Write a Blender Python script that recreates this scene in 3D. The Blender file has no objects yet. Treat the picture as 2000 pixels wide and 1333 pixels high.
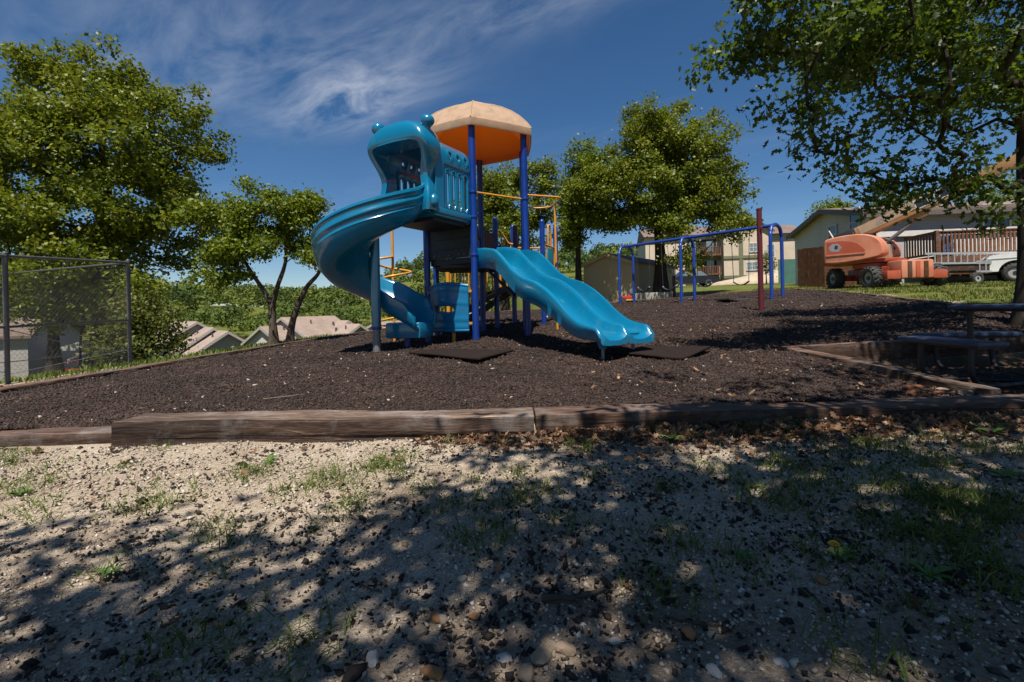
import bpy, bmesh, math, random
import numpy as np
from mathutils import Vector, Matrix

# ------------------------------------------------------------------ scene, camera, sky, sun
scene = bpy.context.scene
random.seed(7)
RNG = np.random.default_rng(11)
R = math.radians

EYE = 1.0
ROLL = R(1.3)
cam_data = bpy.data.cameras.new('camera')
cam = bpy.data.objects.new('camera', cam_data)
scene.collection.objects.link(cam)
cam_data.sensor_width = 36.0
cam_data.lens = 950.0 / 2000.0 * 36.0
cam_data.shift_y = -63.0 / 2000.0
cam_data.clip_start = 0.05
cam_data.clip_end = 4000.0
cam.matrix_world = Matrix.Translation((0, 0, EYE)) @ Matrix.Rotation(R(90), 4, 'X') @ Matrix.Rotation(-ROLL, 4, 'Z')
scene.camera = cam

TO_SUN = Vector((-0.04, -0.44, 0.90)).normalized()
SUN_EL = math.asin(TO_SUN.z)
SUN_AZ = math.atan2(TO_SUN.x, TO_SUN.y)          # clockwise from +Y

world = bpy.data.worlds.new('World')
scene.world = world
world.use_nodes = True
wn, wl = world.node_tree.nodes, world.node_tree.links
wn.clear()


def wnode(t, **kw):
    n = wn.new(t)
    for k, v in kw.items():
        setattr(n, k, v)
    return n


sky = wnode('ShaderNodeTexSky', sky_type='NISHITA', sun_disc=False)
sky.sun_elevation = SUN_EL
sky.sun_rotation = SUN_AZ
sky.altitude = 400.0
sky.air_density = 0.85
sky.dust_density = 0.35
sky.ozone_density = 2.0
SKY_STRENGTH = 0.062
bg = wnode('ShaderNodeBackground')
bg.inputs['Strength'].default_value = SKY_STRENGTH
out = wnode('ShaderNodeOutputWorld')
tc = wnode('ShaderNodeTexCoord')
sep = wnode('ShaderNodeSeparateXYZ')
wl.new(tc.outputs['Generated'], sep.inputs[0])


def wmath(op, a, b=None, c=None, clamp=False):
    n = wnode('ShaderNodeMath', operation=op)
    n.use_clamp = clamp
    for i, v in enumerate((a, b, c)):
        if v is None:
            continue
        if isinstance(v, (int, float)):
            n.inputs[i].default_value = v
        else:
            wl.new(v, n.inputs[i])
    return n.outputs[0]


zc = wmath('MAXIMUM', sep.outputs['Z'], 0.03)
px_ = wmath('DIVIDE', sep.outputs['X'], zc)
py_ = wmath('DIVIDE', sep.outputs['Y'], zc)
# cirrus: thin streaks on a high flat layer
ca, sa = math.cos(R(-40)), math.sin(R(-40))
ax_ = wmath('ADD', wmath('MULTIPLY', px_, ca), wmath('MULTIPLY', py_, sa))
bx_ = wmath('ADD', wmath('MULTIPLY', px_, -sa), wmath('MULTIPLY', py_, ca))
comb = wnode('ShaderNodeCombineXYZ')
wl.new(wmath('MULTIPLY', ax_, 0.8), comb.inputs[0])
wl.new(wmath('MULTIPLY', bx_, 2.0), comb.inputs[1])
nz1 = wnode('ShaderNodeTexNoise')
nz1.inputs['Scale'].default_value = 2.1
nz1.inputs['Detail'].default_value = 9
nz1.inputs['Roughness'].default_value = 0.62
nz1.inputs['Distortion'].default_value = 0.45
wl.new(comb.outputs[0], nz1.inputs['Vector'])
nz2 = wnode('ShaderNodeTexNoise')
nz2.inputs['Scale'].default_value = 0.55
nz2.inputs['Detail'].default_value = 3
wl.new(comb.outputs[0], nz2.inputs['Vector'])


def wisp(cx, cy, ang, la, lb):
    c, s = math.cos(ang), math.sin(ang)
    dx = wmath('SUBTRACT', px_, cx)
    dy = wmath('SUBTRACT', py_, cy)
    a = wmath('DIVIDE', wmath('ADD', wmath('MULTIPLY', dx, c), wmath('MULTIPLY', dy, s)), la)
    b = wmath('DIVIDE', wmath('SUBTRACT', wmath('MULTIPLY', dy, c), wmath('MULTIPLY', dx, s)), lb)
    q = wmath('ADD', wmath('MULTIPLY', a, a), wmath('MULTIPLY', b, b))
    return wmath('POWER', 2.718, wmath('MULTIPLY', q, -1.0))


w = wmath('ADD', wmath('MULTIPLY', wisp(-0.74, 2.3, R(138), 0.44, 0.2), 1.3), wmath('MULTIPLY', wisp(-1.0, 1.95, R(150), 0.9, 0.5), 0.45))
w = wmath('ADD', w, wmath('MULTIPLY', wisp(0.0, 1.66, R(160), 0.4, 0.12), 0.5))
w = wmath('ADD', w, wmath('MULTIPLY', wmath('SUBTRACT', nz2.outputs[0], 0.52, clamp=True), 1.2))
fib = wmath('MULTIPLY', wmath('SUBTRACT', nz1.outputs[0], 0.36, clamp=True), 3.0)
cloud = wmath('MULTIPLY', wmath('MULTIPLY', w, fib), 0.5, clamp=True)
horizon_fade = wmath('MULTIPLY', wmath('SUBTRACT', sep.outputs['Z'], 0.08, clamp=True), 6.0, clamp=True)
cloud = wmath('MULTIPLY', cloud, horizon_fade)
cmix = wnode('ShaderNodeMix', data_type='RGBA')
wl.new(cloud, cmix.inputs['Factor'])
hsv = wnode('ShaderNodeHueSaturation')
hsv.inputs['Saturation'].default_value = 1.25
wl.new(sky.outputs[0], hsv.inputs['Color'])
wl.new(hsv.outputs[0], cmix.inputs[6])
cmix.inputs[7].default_value = (8.2, 8.6, 9.4, 1)
wl.new(cmix.outputs[2], bg.inputs['Color'])
wl.new(bg.outputs[0], out.inputs[0])

sun_data = bpy.data.lights.new('sun', 'SUN')
sun_data.energy = 5.0
sun_data.angle = R(0.53)
sun_data.color = (1.0, 0.945, 0.865)
sun = bpy.data.objects.new('sun', sun_data)
scene.collection.objects.link(sun)
sun.rotation_euler = (-TO_SUN).to_track_quat('-Z', 'Y').to_euler()
sun.location = (3, -15, 26)

scene.render.engine = 'CYCLES'
scene.view_settings.view_transform = 'Standard'
scene.view_settings.look = 'None'
scene.view_settings.exposure = 0.62
scene.view_settings.gamma = 1.0
scene.view_settings.use_curve_mapping = False
scene.cycles.max_bounces = 6
scene.cycles.transparent_max_bounces = 6

# ------------------------------------------------------------------ helpers
COL = scene.collection
ORG = {}                                        # world origin of each built object


def tag(o, label=None, cat=None, group=None, kind=None):
    if label:
        o['label'] = label
    if cat:
        o['category'] = cat
    if group:
        o['group'] = group
    if kind:
        o['kind'] = kind
    return o


def thing(name, label, cat, loc, group=None):
    o = bpy.data.objects.new(name, None)
    o.empty_display_size = 0.2
    COL.objects.link(o)
    o.location = loc
    ORG[o.name] = Vector(loc)
    return tag(o, label, cat, group)


def link_mesh(name, me, mat, parent=None, origin=None):
    """mesh vertices are in world metres; re-based on the thing's origin"""
    org = ORG[parent.name] if parent else Vector(origin if origin is not None else (0, 0, 0))
    if org.length > 0:
        me.transform(Matrix.Translation(-org))
    o = bpy.data.objects.new(name, me)
    COL.objects.link(o)
    if mat:
        me.materials.append(mat)
    if parent:
        o.parent = parent
    else:
        o.location = org
    ORG[o.name] = org
    return o


def mesh_np(name, verts, faces, attrs=None, smooth=False):
    me = bpy.data.meshes.new(name)
    verts = np.ascontiguousarray(verts, dtype=np.float32)
    faces = np.ascontiguousarray(faces, dtype=np.int32)
    nf, k = faces.shape
    me.vertices.add(len(verts))
    me.vertices.foreach_set('co', verts.ravel())
    me.loops.add(nf * k)
    me.loops.foreach_set('vertex_index', faces.ravel())
    me.polygons.add(nf)
    me.polygons.foreach_set('loop_start', np.arange(0, nf * k, k, dtype=np.int32))
    me.polygons.foreach_set('loop_total', np.full(nf, k, dtype=np.int32))
    if smooth:
        me.polygons.foreach_set('use_smooth', np.ones(nf, dtype=bool))
    me.update(calc_edges=True)
    if attrs:
        for an, av in attrs.items():
            a = me.attributes.new(an, 'FLOAT', 'POINT')
            a.data.foreach_set('value', np.ascontiguousarray(av, dtype=np.float32))
    return me


def smooth_angle(me, deg=35):
    bm = bmesh.new()
    bm.from_mesh(me)
    lim = R(deg)
    for f in bm.faces:
        f.smooth = True
    for e in bm.edges:
        e.smooth = not (len(e.link_faces) == 2 and e.calc_face_angle(0) > lim)
    bm.to_mesh(me)
    bm.free()


class MB:
    """collects simple solids and links them as ONE mesh object"""

    def __init__(self):
        self.v, self.f = [], []

    def add(self, verts, faces):
        b = len(self.v)
        self.v += [tuple(p) for p in verts]
        self.f += [tuple(i + b for i in q) for q in faces]
        return self

    def box(self, c, s, ax=None, bev=0.0):
        c = Vector(c)
        ex, ey, ez = ax if ax else (Vector((1, 0, 0)), Vector((0, 1, 0)), Vector((0, 0, 1)))
        ex, ey, ez = Vector(ex), Vector(ey), Vector(ez)
        hx, hy, hz = s[0] / 2, s[1] / 2, s[2] / 2
        if bev <= 0:
            vs = [c + ex * (hx * i) + ey * (hy * j) + ez * (hz * k) for i in (-1, 1) for j in (-1, 1) for k in (-1, 1)]
            fs = [(0, 1, 3, 2), (4, 6, 7, 5), (0, 4, 5, 1), (2, 3, 7, 6), (0, 2, 6, 4), (1, 5, 7, 3)]
            return self.add(vs, fs)
        bm = bmesh.new()
        bmesh.ops.create_cube(bm, size=1)
        for v in bm.verts:
            v.co = (v.co.x * s[0], v.co.y * s[1], v.co.z * s[2])
        bmesh.ops.bevel(bm, geom=bm.edges[:], offset=bev, segments=2, affect='EDGES', profile=0.6)
        vs = [c + ex * v.co.x + ey * v.co.y + ez * v.co.z for v in bm.verts]
        bm.verts.index_update()
        fs = [[v.index for v in f.verts] for f in bm.faces]
        bm.free()
        return self.add(vs, fs)

    def loft(self, rings, close=True, cap=True):
        m = len(rings[0])
        vs = [p for r in rings for p in r]
        fs = []
        for i in range(len(rings) - 1):
            for j in range(m if close else m - 1):
                a, b = i * m + j, i * m + (j + 1) % m
                fs.append((a, b, b + m, a + m))
        if cap and close:
            fs.append(tuple(range(m))[::-1])
            fs.append(tuple(range((len(rings) - 1) * m, len(rings) * m)))
        return self.add(vs, fs)

    def tube(self, pts, r, n=10, cap=True):
        pts = [Vector(p) for p in pts]
        rs = r if isinstance(r, (list, tuple)) else [r] * len(pts)
        rings = []
        t0 = (pts[1] - pts[0]).normalized()
        up = Vector((0, 0, 1)) if abs(t0.z) < 0.9 else Vector((1, 0, 0))
        a = t0.cross(up).normalized()
        for i, p in enumerate(pts):
            if i == 0:
                t = pts[1] - pts[0]
            elif i == len(pts) - 1:
                t = pts[-1] - pts[-2]
            else:
                t = (pts[i + 1] - p).normalized() + (p - pts[i - 1]).normalized()
            t.normalize()
            a = (a - t * a.dot(t)).normalized()
            b = t.cross(a)
            rings.append([p + a * (rs[i] * math.cos(k * 2 * math.pi / n)) + b * (rs[i] * math.sin(k * 2 * math.pi / n)) for k in range(n)])
        return self.loft(rings, True, cap)

    def lathe(self, c, prof, n=20, axis=None):
        """prof: (radius, height) along axis"""
        c = Vector(c)
        az = Vector(axis).normalized() if axis is not None else Vector((0, 0, 1))
        ref = Vector((1, 0, 0)) if abs(az.x) < 0.9 else Vector((0, 1, 0))
        ax = az.cross(ref).normalized()
        ay = az.cross(ax)
        rings = [[c + az * h + ax * (r * math.cos(2 * math.pi * k / n)) + ay * (r * math.sin(2 * math.pi * k / n)) for k in range(n)] for r, h in prof]
        return self.loft(rings, True, True)

    def prism(self, pts2, origin, u, v, w, depth):
        """2-D outline pts2 in (u,v) from origin, extruded along w by depth (tuple from,to)"""
        o, u, v, w = Vector(origin), Vector(u), Vector(v), Vector(w)
        a = [o + u * p[0] + v * p[1] + w * depth[0] for p in pts2]
        b = [o + u * p[0] + v * p[1] + w * depth[1] for p in pts2]
        n = len(pts2)
        fs = [tuple(range(n))[::-1], tuple(range(n, 2 * n))]
        fs += [(i, (i + 1) % n, (i + 1) % n + n, i + n) for i in range(n)]
        return self.add(a + b, fs)

    def mesh(self, name, smooth=None):
        me = bpy.data.meshes.new(name)
        me.from_pydata([tuple(p) for p in self.v], [], self.f)
        bm = bmesh.new()
        bm.from_mesh(me)
        bmesh.ops.recalc_face_normals(bm, faces=bm.faces[:])
        bm.to_mesh(me)
        bm.free()
        if smooth is not None:
            smooth_angle(me, smooth)
        return me

    def build(self, name, mat, parent=None, smooth=None, origin=None):
        return link_mesh(name, self.mesh(name, smooth), mat, parent, origin)


def dup(o, off, parent=None, name=None, rotz=None):
    """copy of one part that shares its mesh"""
    c = o.copy()
    COL.objects.link(c)
    c.location = Vector(o.location) + Vector(off)
    if parent is not None:
        c.parent = parent
    if rotz is not None:
        c.rotation_euler.z = rotz
    return c


def P(px, py, d):
    """photo pixel (2000 wide) at depth d metres -> world point"""
    u = (px - 1000.0) / 950.0
    v = -(py - 603.5) / 950.0
    c, s = math.cos(ROLL), math.sin(ROLL)
    return Vector(((u * c + v * s) * d, d, EYE + (-u * s + v * c) * d))


def sst(a, b, x):
    t = np.clip((x - a) / (b - a), 0, 1)
    return t * t * (3 - 2 * t)


def vnoise(x, y, s=1.0, seed=0):
    """cheap smooth pseudo noise in about [-1,1]"""
    x = np.asarray(x) / s
    y = np.asarray(y) / s
    return (np.sin(1.7 * x + 2.3 * y + seed) + np.sin(-2.9 * x + 1.3 * y + 1.7 * seed + 2) + np.sin(0.9 * x - 3.7 * y + 0.6 * seed)
            + np.sin(4.1 * x + 3.1 * y + 2.2 * seed + 1) * 0.6) / 3.0


def gz(x, y):
    """height of the natural ground"""
    x = np.asarray(x, dtype=float)
    y = np.asarray(y, dtype=float)
    k = sst(-6, 0, x)
    z = 0.3 + 0.045 * (np.clip(y, -20, 50) - 5) * k + 0.022 * np.clip(x, -6.5, 45) + 0.05 * np.clip(x - 6, 0, 5)
    z = z - 0.14 * np.clip(-6.8 - x, 0, 36)
    z = z - 0.2 * np.clip(y - 18.0, 0, 26) * sst(3.0, -1.5, x)
    z = np.maximum(z, -6.0 + 0.3 * vnoise(x, y, 9))
    # wooded hills far behind
    d = np.hypot(x, y)
    u = x / np.maximum(y, 1.0)
    ridge = 3.0 + 13.0 * np.exp(-((u + 0.17) / 0.11) ** 2) + 6.0 * np.exp(-((u - 0.2) / 0.3) ** 2) + 4.0 * np.exp(-((u + 1.0) / 0.35) ** 2)
    hill = sst(85, 215, d) * (ridge + 6) + sst(85, 300, d) * 2.0 * vnoise(x, y, 30)
    z = z + np.where(y > 0, hill, 0) * sst(60, 110, d)
    # small foreground unevenness
    near = np.exp(-((x / 9) ** 2 + ((y - 2) / 7) ** 2))
    z = z + near * (0.012 * vnoise(x, y, 0.55, 1) + 0.006 * vnoise(x, y, 0.17, 3))
    return z


def G(x, y):
    return float(gz(x, y))


# ------------------------------------------------------------------ materials
MATS = {}


def newmat(name):
    m = bpy.data.materials.new(name)
    m.use_nodes = True
    MATS[name] = m
    nt = m.node_tree
    b = nt.nodes.get('Principled BSDF')
    return m, nt, b


def nd(nt, t, ins=None, **kw):
    n = nt.nodes.new(t)
    for k, v in kw.items():
        setattr(n, k, v)
    if ins:
        for k, v in ins.items():
            if isinstance(v, bpy.types.NodeSocket):
                nt.links.new(v, n.inputs[k])
            else:
                n.inputs[k].default_value = v
    return n


def c4(c):
    return (c[0], c[1], c[2], 1.0)


def ramp(nt, fac, stops):
    r = nt.nodes.new('ShaderNodeValToRGB')
    nt.links.new(fac, r.inputs[0])
    el = r.color_ramp.elements
    while len(el) < len(stops):
        el.new(0.5)
    for e, (p, c) in zip(el, stops):
        e.position = p
        e.color = c4(c)
    return r.outputs[0]


def pmat(name, c1, c2=None, scale=6.0, rough=0.5, bump=0.0, bscale=40.0, metal=0.0, coat=0.0, stretch=None, detail=5, lo=0.35, hi=0.65, rvar=0.0, spec=0.5, dirt=None):
    m, nt, b = newmat(name)
    t = nd(nt, 'ShaderNodeTexCoord')
    vec = t.outputs['Object']
    if stretch:
        mp = nd(nt, 'ShaderNodeMapping', {'Vector': vec, 'Scale': stretch})
        vec = mp.outputs[0]
    nz = nd(nt, 'ShaderNodeTexNoise', {'Vector': vec, 'Scale': scale, 'Detail': detail, 'Roughness': 0.6})
    if c2 is None:
        c2 = tuple(x * 0.8 for x in c1)
    col = ramp(nt, nz.outputs[0], [(lo, c1), (hi, c2)])
    if dirt:
        nz3 = nd(nt, 'ShaderNodeTexNoise', {'Vector': t.outputs['Object'], 'Scale': dirt[1], 'Detail': 8, 'Roughness': 0.7})
        dm = ramp(nt, nz3.outputs[0], [(dirt[2], (0, 0, 0)), (dirt[3], (1, 1, 1))])
        mx = nd(nt, 'ShaderNodeMix', {'Factor': dm, 6: col, 7: c4(dirt[0])}, data_type='RGBA')
        col = mx.outputs[2]
    nt.links.new(col, b.inputs['Base Color'])
    b.inputs['Roughness'].default_value = rough
    b.inputs['Metallic'].default_value = metal
    b.inputs['Specular IOR Level'].default_value = spec
    if coat:
        b.inputs['Coat Weight'].default_value = coat
        b.inputs['Coat Roughness'].default_value = 0.10
    if rvar:
        nz4 = nd(nt, 'ShaderNodeTexNoise', {'Vector': t.outputs['Object'], 'Scale': 5.0, 'Detail': 6})
        mr = nd(nt, 'ShaderNodeMapRange', {'Value': nz4.outputs[0], 'From Min': 0.3, 'From Max': 0.7, 'To Min': rough - rvar, 'To Max': rough + rvar})
        nt.links.new(mr.outputs[0], b.inputs['Roughness'])
    if bump:
        nz2 = nd(nt, 'ShaderNodeTexNoise', {'Vector': vec, 'Scale': bscale, 'Detail': 6, 'Roughness': 0.65})
        bp = nd(nt, 'ShaderNodeBump', {'Height': nz2.outputs[0], 'Strength': bump, 'Distance': 0.02})
        nt.links.new(bp.outputs[0], b.inputs['Normal'])
    return m


def attr_mat(name, stops, rough=0.7, trans=0.0, tcol=None, attr='rnd', spec=0.28, bump=0.0, bscale=60):
    """colour by a per-piece random attribute"""
    m, nt, b = newmat(name)
    a = nd(nt, 'ShaderNodeAttribute', attribute_name=attr)
    col = ramp(nt, a.outputs['Fac'], stops)
    nt.links.new(col, b.inputs['Base Color'])
    b.inputs['Roughness'].default_value = rough
    b.inputs['Specular IOR Level'].default_value = spec
    if bump:
        t = nd(nt, 'ShaderNodeTexCoord')
        nz2 = nd(nt, 'ShaderNodeTexNoise', {'Vector': t.outputs['Object'], 'Scale': bscale, 'Detail': 4})
        bp = nd(nt, 'ShaderNodeBump', {'Height': nz2.outputs[0], 'Strength': bump, 'Distance': 0.01})
        nt.links.new(bp.outputs[0], b.inputs['Normal'])
    if trans:
        o = nt.nodes.get('Material Output')
        tcl = nd(nt, 'ShaderNodeMix', {'Factor': 0.6, 6: col, 7: c4(tcol)}, data_type='RGBA', blend_type='MIX')
        tr = nd(nt, 'ShaderNodeBsdfTranslucent', {'Color': tcl.outputs[2]})
        mx = nd(nt, 'ShaderNodeMixShader', {0: trans, 1: b.outputs[0], 2: tr.outputs[0]})
        nt.links.new(mx.outputs[0], o.inputs['Surface'])
    return m


def wood_mat(name, c1, c2, c3, ring=9.0, rough=0.8, bump=0.5):
    """weathered wood, grain along object X"""
    m, nt, b = newmat(name)
    t = nd(nt, 'ShaderNodeTexCoord')
    oi = nd(nt, 'ShaderNodeObjectInfo')
    ofs = nd(nt, 'ShaderNodeVectorMath', {0: t.outputs['Object'], 1: (3.1, 7.7, 5.3)}, operation='ADD')
    rnd = nd(nt, 'ShaderNodeVectorMath', {0: oi.outputs['Random'], 1: (13.0, 31.0, 17.0)}, operation='MULTIPLY')
    add = nd(nt, 'ShaderNodeVectorMath', {0: ofs.outputs[0], 1: rnd.outputs[0]}, operation='ADD')
    mp = nd(nt, 'ShaderNodeMapping', {'Vector': add.outputs[0], 'Scale': (1.1, 11.0, 11.0)})
    nz = nd(nt, 'ShaderNodeTexNoise', {'Vector': mp.outputs[0], 'Scale': 1.6, 'Detail': 7, 'Roughness': 0.62, 'Distortion': 1.2})
    wv = nd(nt, 'ShaderNodeMath', {0: nz.outputs[0], 1: ring}, operation='MULTIPLY')
    fr = nd(nt, 'ShaderNodeMath', {0: wv.outputs[0]}, operation='SINE')
    mp2 = nd(nt, 'ShaderNodeMapping', {'Vector': add.outputs[0], 'Scale': (12.0, 110.0, 110.0)})
    nf = nd(nt, 'ShaderNodeTexNoise', {'Vector': mp2.outputs[0], 'Scale': 1.0, 'Detail': 4})
    s1 = nd(nt, 'ShaderNodeMath', {0: fr.outputs[0], 1: 0.22, 2: 0.25}, operation='MULTIPLY_ADD')
    s2a = nd(nt, 'ShaderNodeMath', {0: nf.outputs[0], 1: 0.5, 2: s1.outputs[0]}, operation='MULTIPLY_ADD')
    mp3 = nd(nt, 'ShaderNodeMapping', {'Vector': add.outputs[0], 'Scale': (1.1, 26.0, 26.0)})
    nc = nd(nt, 'ShaderNodeTexNoise', {'Vector': mp3.outputs[0], 'Scale': 1.0, 'Detail': 3, 'Distortion': 0.6})
    ck = nd(nt, 'ShaderNodeMapRange', {'Value': nc.outputs[0], 'From Min': 0.30, 'From Max': 0.42, 'To Min': 0.55, 'To Max': 0.0})
    s2 = nd(nt, 'ShaderNodeMath', {0: s2a.outputs[0], 1: ck.outputs[0]}, operation='SUBTRACT')
    col = ramp(nt, s2.outputs[0], [(0.2, c1), (0.5, c2), (0.8, c3)])
    big = nd(nt, 'ShaderNodeTexNoise', {'Vector': add.outputs[0], 'Scale': 1.3, 'Detail': 3})
    mr = nd(nt, 'ShaderNodeMapRange', {'Value': big.outputs[0], 'From Min': 0.3, 'From Max': 0.7, 'To Min': 0.7, 'To Max': 1.2})
    cm = nd(nt, 'ShaderNodeMix', {'Factor': 1.0, 6: col, 7: mr.outputs[0]}, data_type='RGBA', blend_type='MULTIPLY')
    gw = nd(nt, 'ShaderNodeTexNoise', {'Vector': add.outputs[0], 'Scale': 3.5, 'Detail': 8, 'Roughness': 0.75})
    gf = nd(nt, 'ShaderNodeMapRange', {'Value': gw.outputs[0], 'From Min': 0.5, 'From Max': 0.72, 'To Min': 0.0, 'To Max': 0.55})
    gm = nd(nt, 'ShaderNodeMix', {'Factor': gf.outputs[0], 6: cm.outputs[2], 7: c4(tuple(0.55 * (c2[0] + c3[0]) * q for q in (0.92, 0.9, 0.86)))}, data_type='RGBA')
    nt.links.new(gm.outputs[2], b.inputs['Base Color'])
    b.inputs['Roughness'].default_value = rough
    b.inputs['Specular IOR Level'].default_value = 0.25
    bp = nd(nt, 'ShaderNodeBump', {'Height': s2.outputs[0], 'Strength': bump, 'Distance': 0.02})
    nt.links.new(bp.outputs[0], b.inputs['Normal'])
    return m


def siding_mat(name, c1, lap=0.1, vertical=False, rough=0.6):
    m, nt, b = newmat(name)
    t = nd(nt, 'ShaderNodeTexCoord')
    sp = nd(nt, 'ShaderNodeSeparateXYZ', {0: t.outputs['Object']})
    src = sp.outputs['Z']
    if vertical:
        src = nd(nt, 'ShaderNodeMath', {0: sp.outputs['X'], 1: sp.outputs['Y']}, operation='ADD').outputs[0]
    dv = nd(nt, 'ShaderNodeMath', {0: src, 1: lap}, operation='DIVIDE')
    fr = nd(nt, 'ShaderNodeMath', {0: dv.outputs[0]}, operation='FRACT')
    nz = nd(nt, 'ShaderNodeTexNoise', {'Vector': t.outputs['Object'], 'Scale': 0.8, 'Detail': 6})
    col = ramp(nt, nz.outputs[0], [(0.3, c1), (0.7, tuple(x * 0.86 for x in c1))])
    nt.links.new(col, b.inputs['Base Color'])
    b.inputs['Roughness'].default_value = rough
    inv = nd(nt, 'ShaderNodeMath', {0: 1.0, 1: fr.outputs[0]}, operation='SUBTRACT')
    bp = nd(nt, 'ShaderNodeBump', {'Height': inv.outputs[0], 'Strength': 1.0, 'Distance': 0.03})
    nt.links.new(bp.outputs[0], b.inputs['Normal'])
    return m


def shingle_mat(name, c1, c2):
    m, nt, b = newmat(name)
    t = nd(nt, 'ShaderNodeTexCoord')
    mp = nd(nt, 'ShaderNodeMapping', {'Vector': t.outputs['Object'], 'Scale': (3.0, 3.0, 14.0)})
    vo = nd(nt, 'ShaderNodeTexVoronoi', {'Vector': mp.outputs[0], 'Scale': 1.2})
    nz = nd(nt, 'ShaderNodeTexNoise', {'Vector': t.outputs['Object'], 'Scale': 0.7, 'Detail': 6})
    ad = nd(nt, 'ShaderNodeMath', {0: vo.outputs['Color'], 1: 0.35, 2: nz.outputs[0]}, operation='MULTIPLY_ADD')
    col = ramp(nt, ad.outputs[0], [(0.4, c1), (0.85, c2)])
    nt.links.new(col, b.inputs['Base Color'])
    b.inputs['Roughness'].default_value = 0.9
    return m


def glass_mat(name, c):
    m, nt, b = newmat(name)
    b.inputs['Base Color'].default_value = c4(c)
    b.inputs['Roughness'].default_value = 0.08
    b.inputs['Specular IOR Level'].default_value = 0.8
    return m


# playground plastics and metals
m_slide = pmat('slide_blue_plastic', (0.002, 0.150, 0.275), (0.002, 0.128, 0.24), 2.5, 0.24, 0.02, 300, rvar=0.05, coat=0.6, dirt=((0.035, 0.155, 0.22), 4.5, 0.54, 0.86))
m_panel = pmat('panel_blue_plastic', (0.003, 0.13, 0.28), (0.003, 0.11, 0.245), 2.5, 0.3, rvar=0.06)
m_post = pmat('dark_blue_paint', (0.003, 0.033, 0.22), (0.003, 0.027, 0.18), 3.0, 0.33, 0.03, 200, rvar=0.08, dirt=((0.015, 0.05, 0.16), 5.0, 0.6, 0.9))
m_swing = pmat('swing_blue_paint', (0.010, 0.045, 0.25), (0.012, 0.04, 0.21), 3.0, 0.35, rvar=0.08)
m_yellow = pmat('yellow_paint', (0.60, 0.27, 0.025), (0.50, 0.21, 0.02), 5.0, 0.38, rvar=0.08)
m_brownp = pmat('brown_plastic', (0.10, 0.035, 0.012), (0.07, 0.022, 0.01), 5.0, 0.45)
m_purple = pmat('purple_plastic', (0.06, 0.018, 0.06), None, 5.0, 0.45)
m_turq = pmat('turquoise_plastic', (0.003, 0.22, 0.33), None, 5.0, 0.35)
m_deck = pmat('black_deck_vinyl', (0.012, 0.011, 0.010), (0.022, 0.020, 0.018), 8.0, 0.55)
m_rooftop = pmat('tan_roof_plastic', (0.50, 0.36, 0.235), (0.40, 0.29, 0.19), 9.0, 0.6, 0.1, 60, dirt=((0.22, 0.14, 0.09), 4.0, 0.52, 0.78))
m_wire = pmat('weathered_wire', (0.10, 0.10, 0.10), None, 30.0, 0.6, metal=0.3)
m_galv = pmat('galvanised_metal', (0.20, 0.20, 0.205), (0.15, 0.15, 0.155), 30.0, 0.5, metal=0.35)
m_greymetal = pmat('grey_metal', (0.105, 0.105, 0.105), (0.075, 0.075, 0.075), 12.0, 0.5, metal=0.3)
m_chain = pmat('dark_chain', (0.05, 0.05, 0.05), None, 20, 0.5, metal=0.5)
m_rubber = pmat('black_rubber', (0.018, 0.018, 0.018), (0.03, 0.029, 0.028), 20, 0.75, 0.15, 80)
m_mat = pmat('rubber_mat', (0.021, 0.013, 0.0105), (0.015, 0.0095, 0.008), 14, 0.95, 0.35, 220, spec=0.15, dirt=((0.05, 0.034, 0.027), 9.0, 0.6, 0.8))
m_redpole = pmat('maroon_paint', (0.10, 0.010, 0.018), (0.075, 0.008, 0.014), 4, 0.45)
m_table = pmat('picnic_blue_coating', (0.024, 0.040, 0.085), (0.018, 0.031, 0.068), 9, 0.5, 0.1, 120)
m_tleg = pmat('black_powder_coat', (0.012, 0.012, 0.014), None, 9, 0.5)
# roof underside: moulded orange plastic that lets some daylight through
m_orange, nt, b = newmat('orange_roof_plastic')
b.inputs['Base Color'].default_value = c4((0.72, 0.18, 0.014))
b.inputs['Roughness'].default_value = 0.55
tr = nd(nt, 'ShaderNodeBsdfTranslucent', {'Color': c4((0.95, 0.26, 0.015))})
mx = nd(nt, 'ShaderNodeMixShader', {0: 0.55, 1: b.outputs[0], 2: tr.outputs[0]})
nt.links.new(mx.outputs[0], nt.nodes['Material Output'].inputs['Surface'])
# nature
m_bark = pmat('bark', (0.055, 0.043, 0.034), (0.022, 0.017, 0.014), 7.0, 0.95, 0.9, 18.0, stretch=(1, 1, 0.25), spec=0.15)
m_barkpale = pmat('pale_bark', (0.11, 0.085, 0.065), (0.045, 0.033, 0.026), 7.0, 0.95, 0.9, 18.0, stretch=(1, 1, 0.25), spec=0.15)
OAK = [(0.0, (0.040, 0.068, 0.005)), (0.45, (0.110, 0.150, 0.008)), (0.8, (0.175, 0.200, 0.010)), (1.0, (0.24, 0.22, 0.018))]
DEEP = [(0.0, (0.018, 0.036, 0.007)), (0.5, (0.040, 0.072, 0.010)), (0.85, (0.070, 0.105, 0.013)), (1.0, (0.12, 0.145, 0.018))]
BRIGHT = [(0.0, (0.06, 0.095, 0.007)), (0.5, (0.125, 0.17, 0.010)), (1.0, (0.21, 0.235, 0.018))]
nt = m_rooftop.node_tree
_b = nt.nodes.get('Principled BSDF')
tr = nd(nt, 'ShaderNodeBsdfTranslucent', {'Color': c4((0.8, 0.6, 0.42))})
mx = nd(nt, 'ShaderNodeMixShader', {0: 0.3, 1: _b.outputs[0], 2: tr.outputs[0]})
nt.links.new(mx.outputs[0], nt.nodes['Material Output'].inputs['Surface'])
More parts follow.
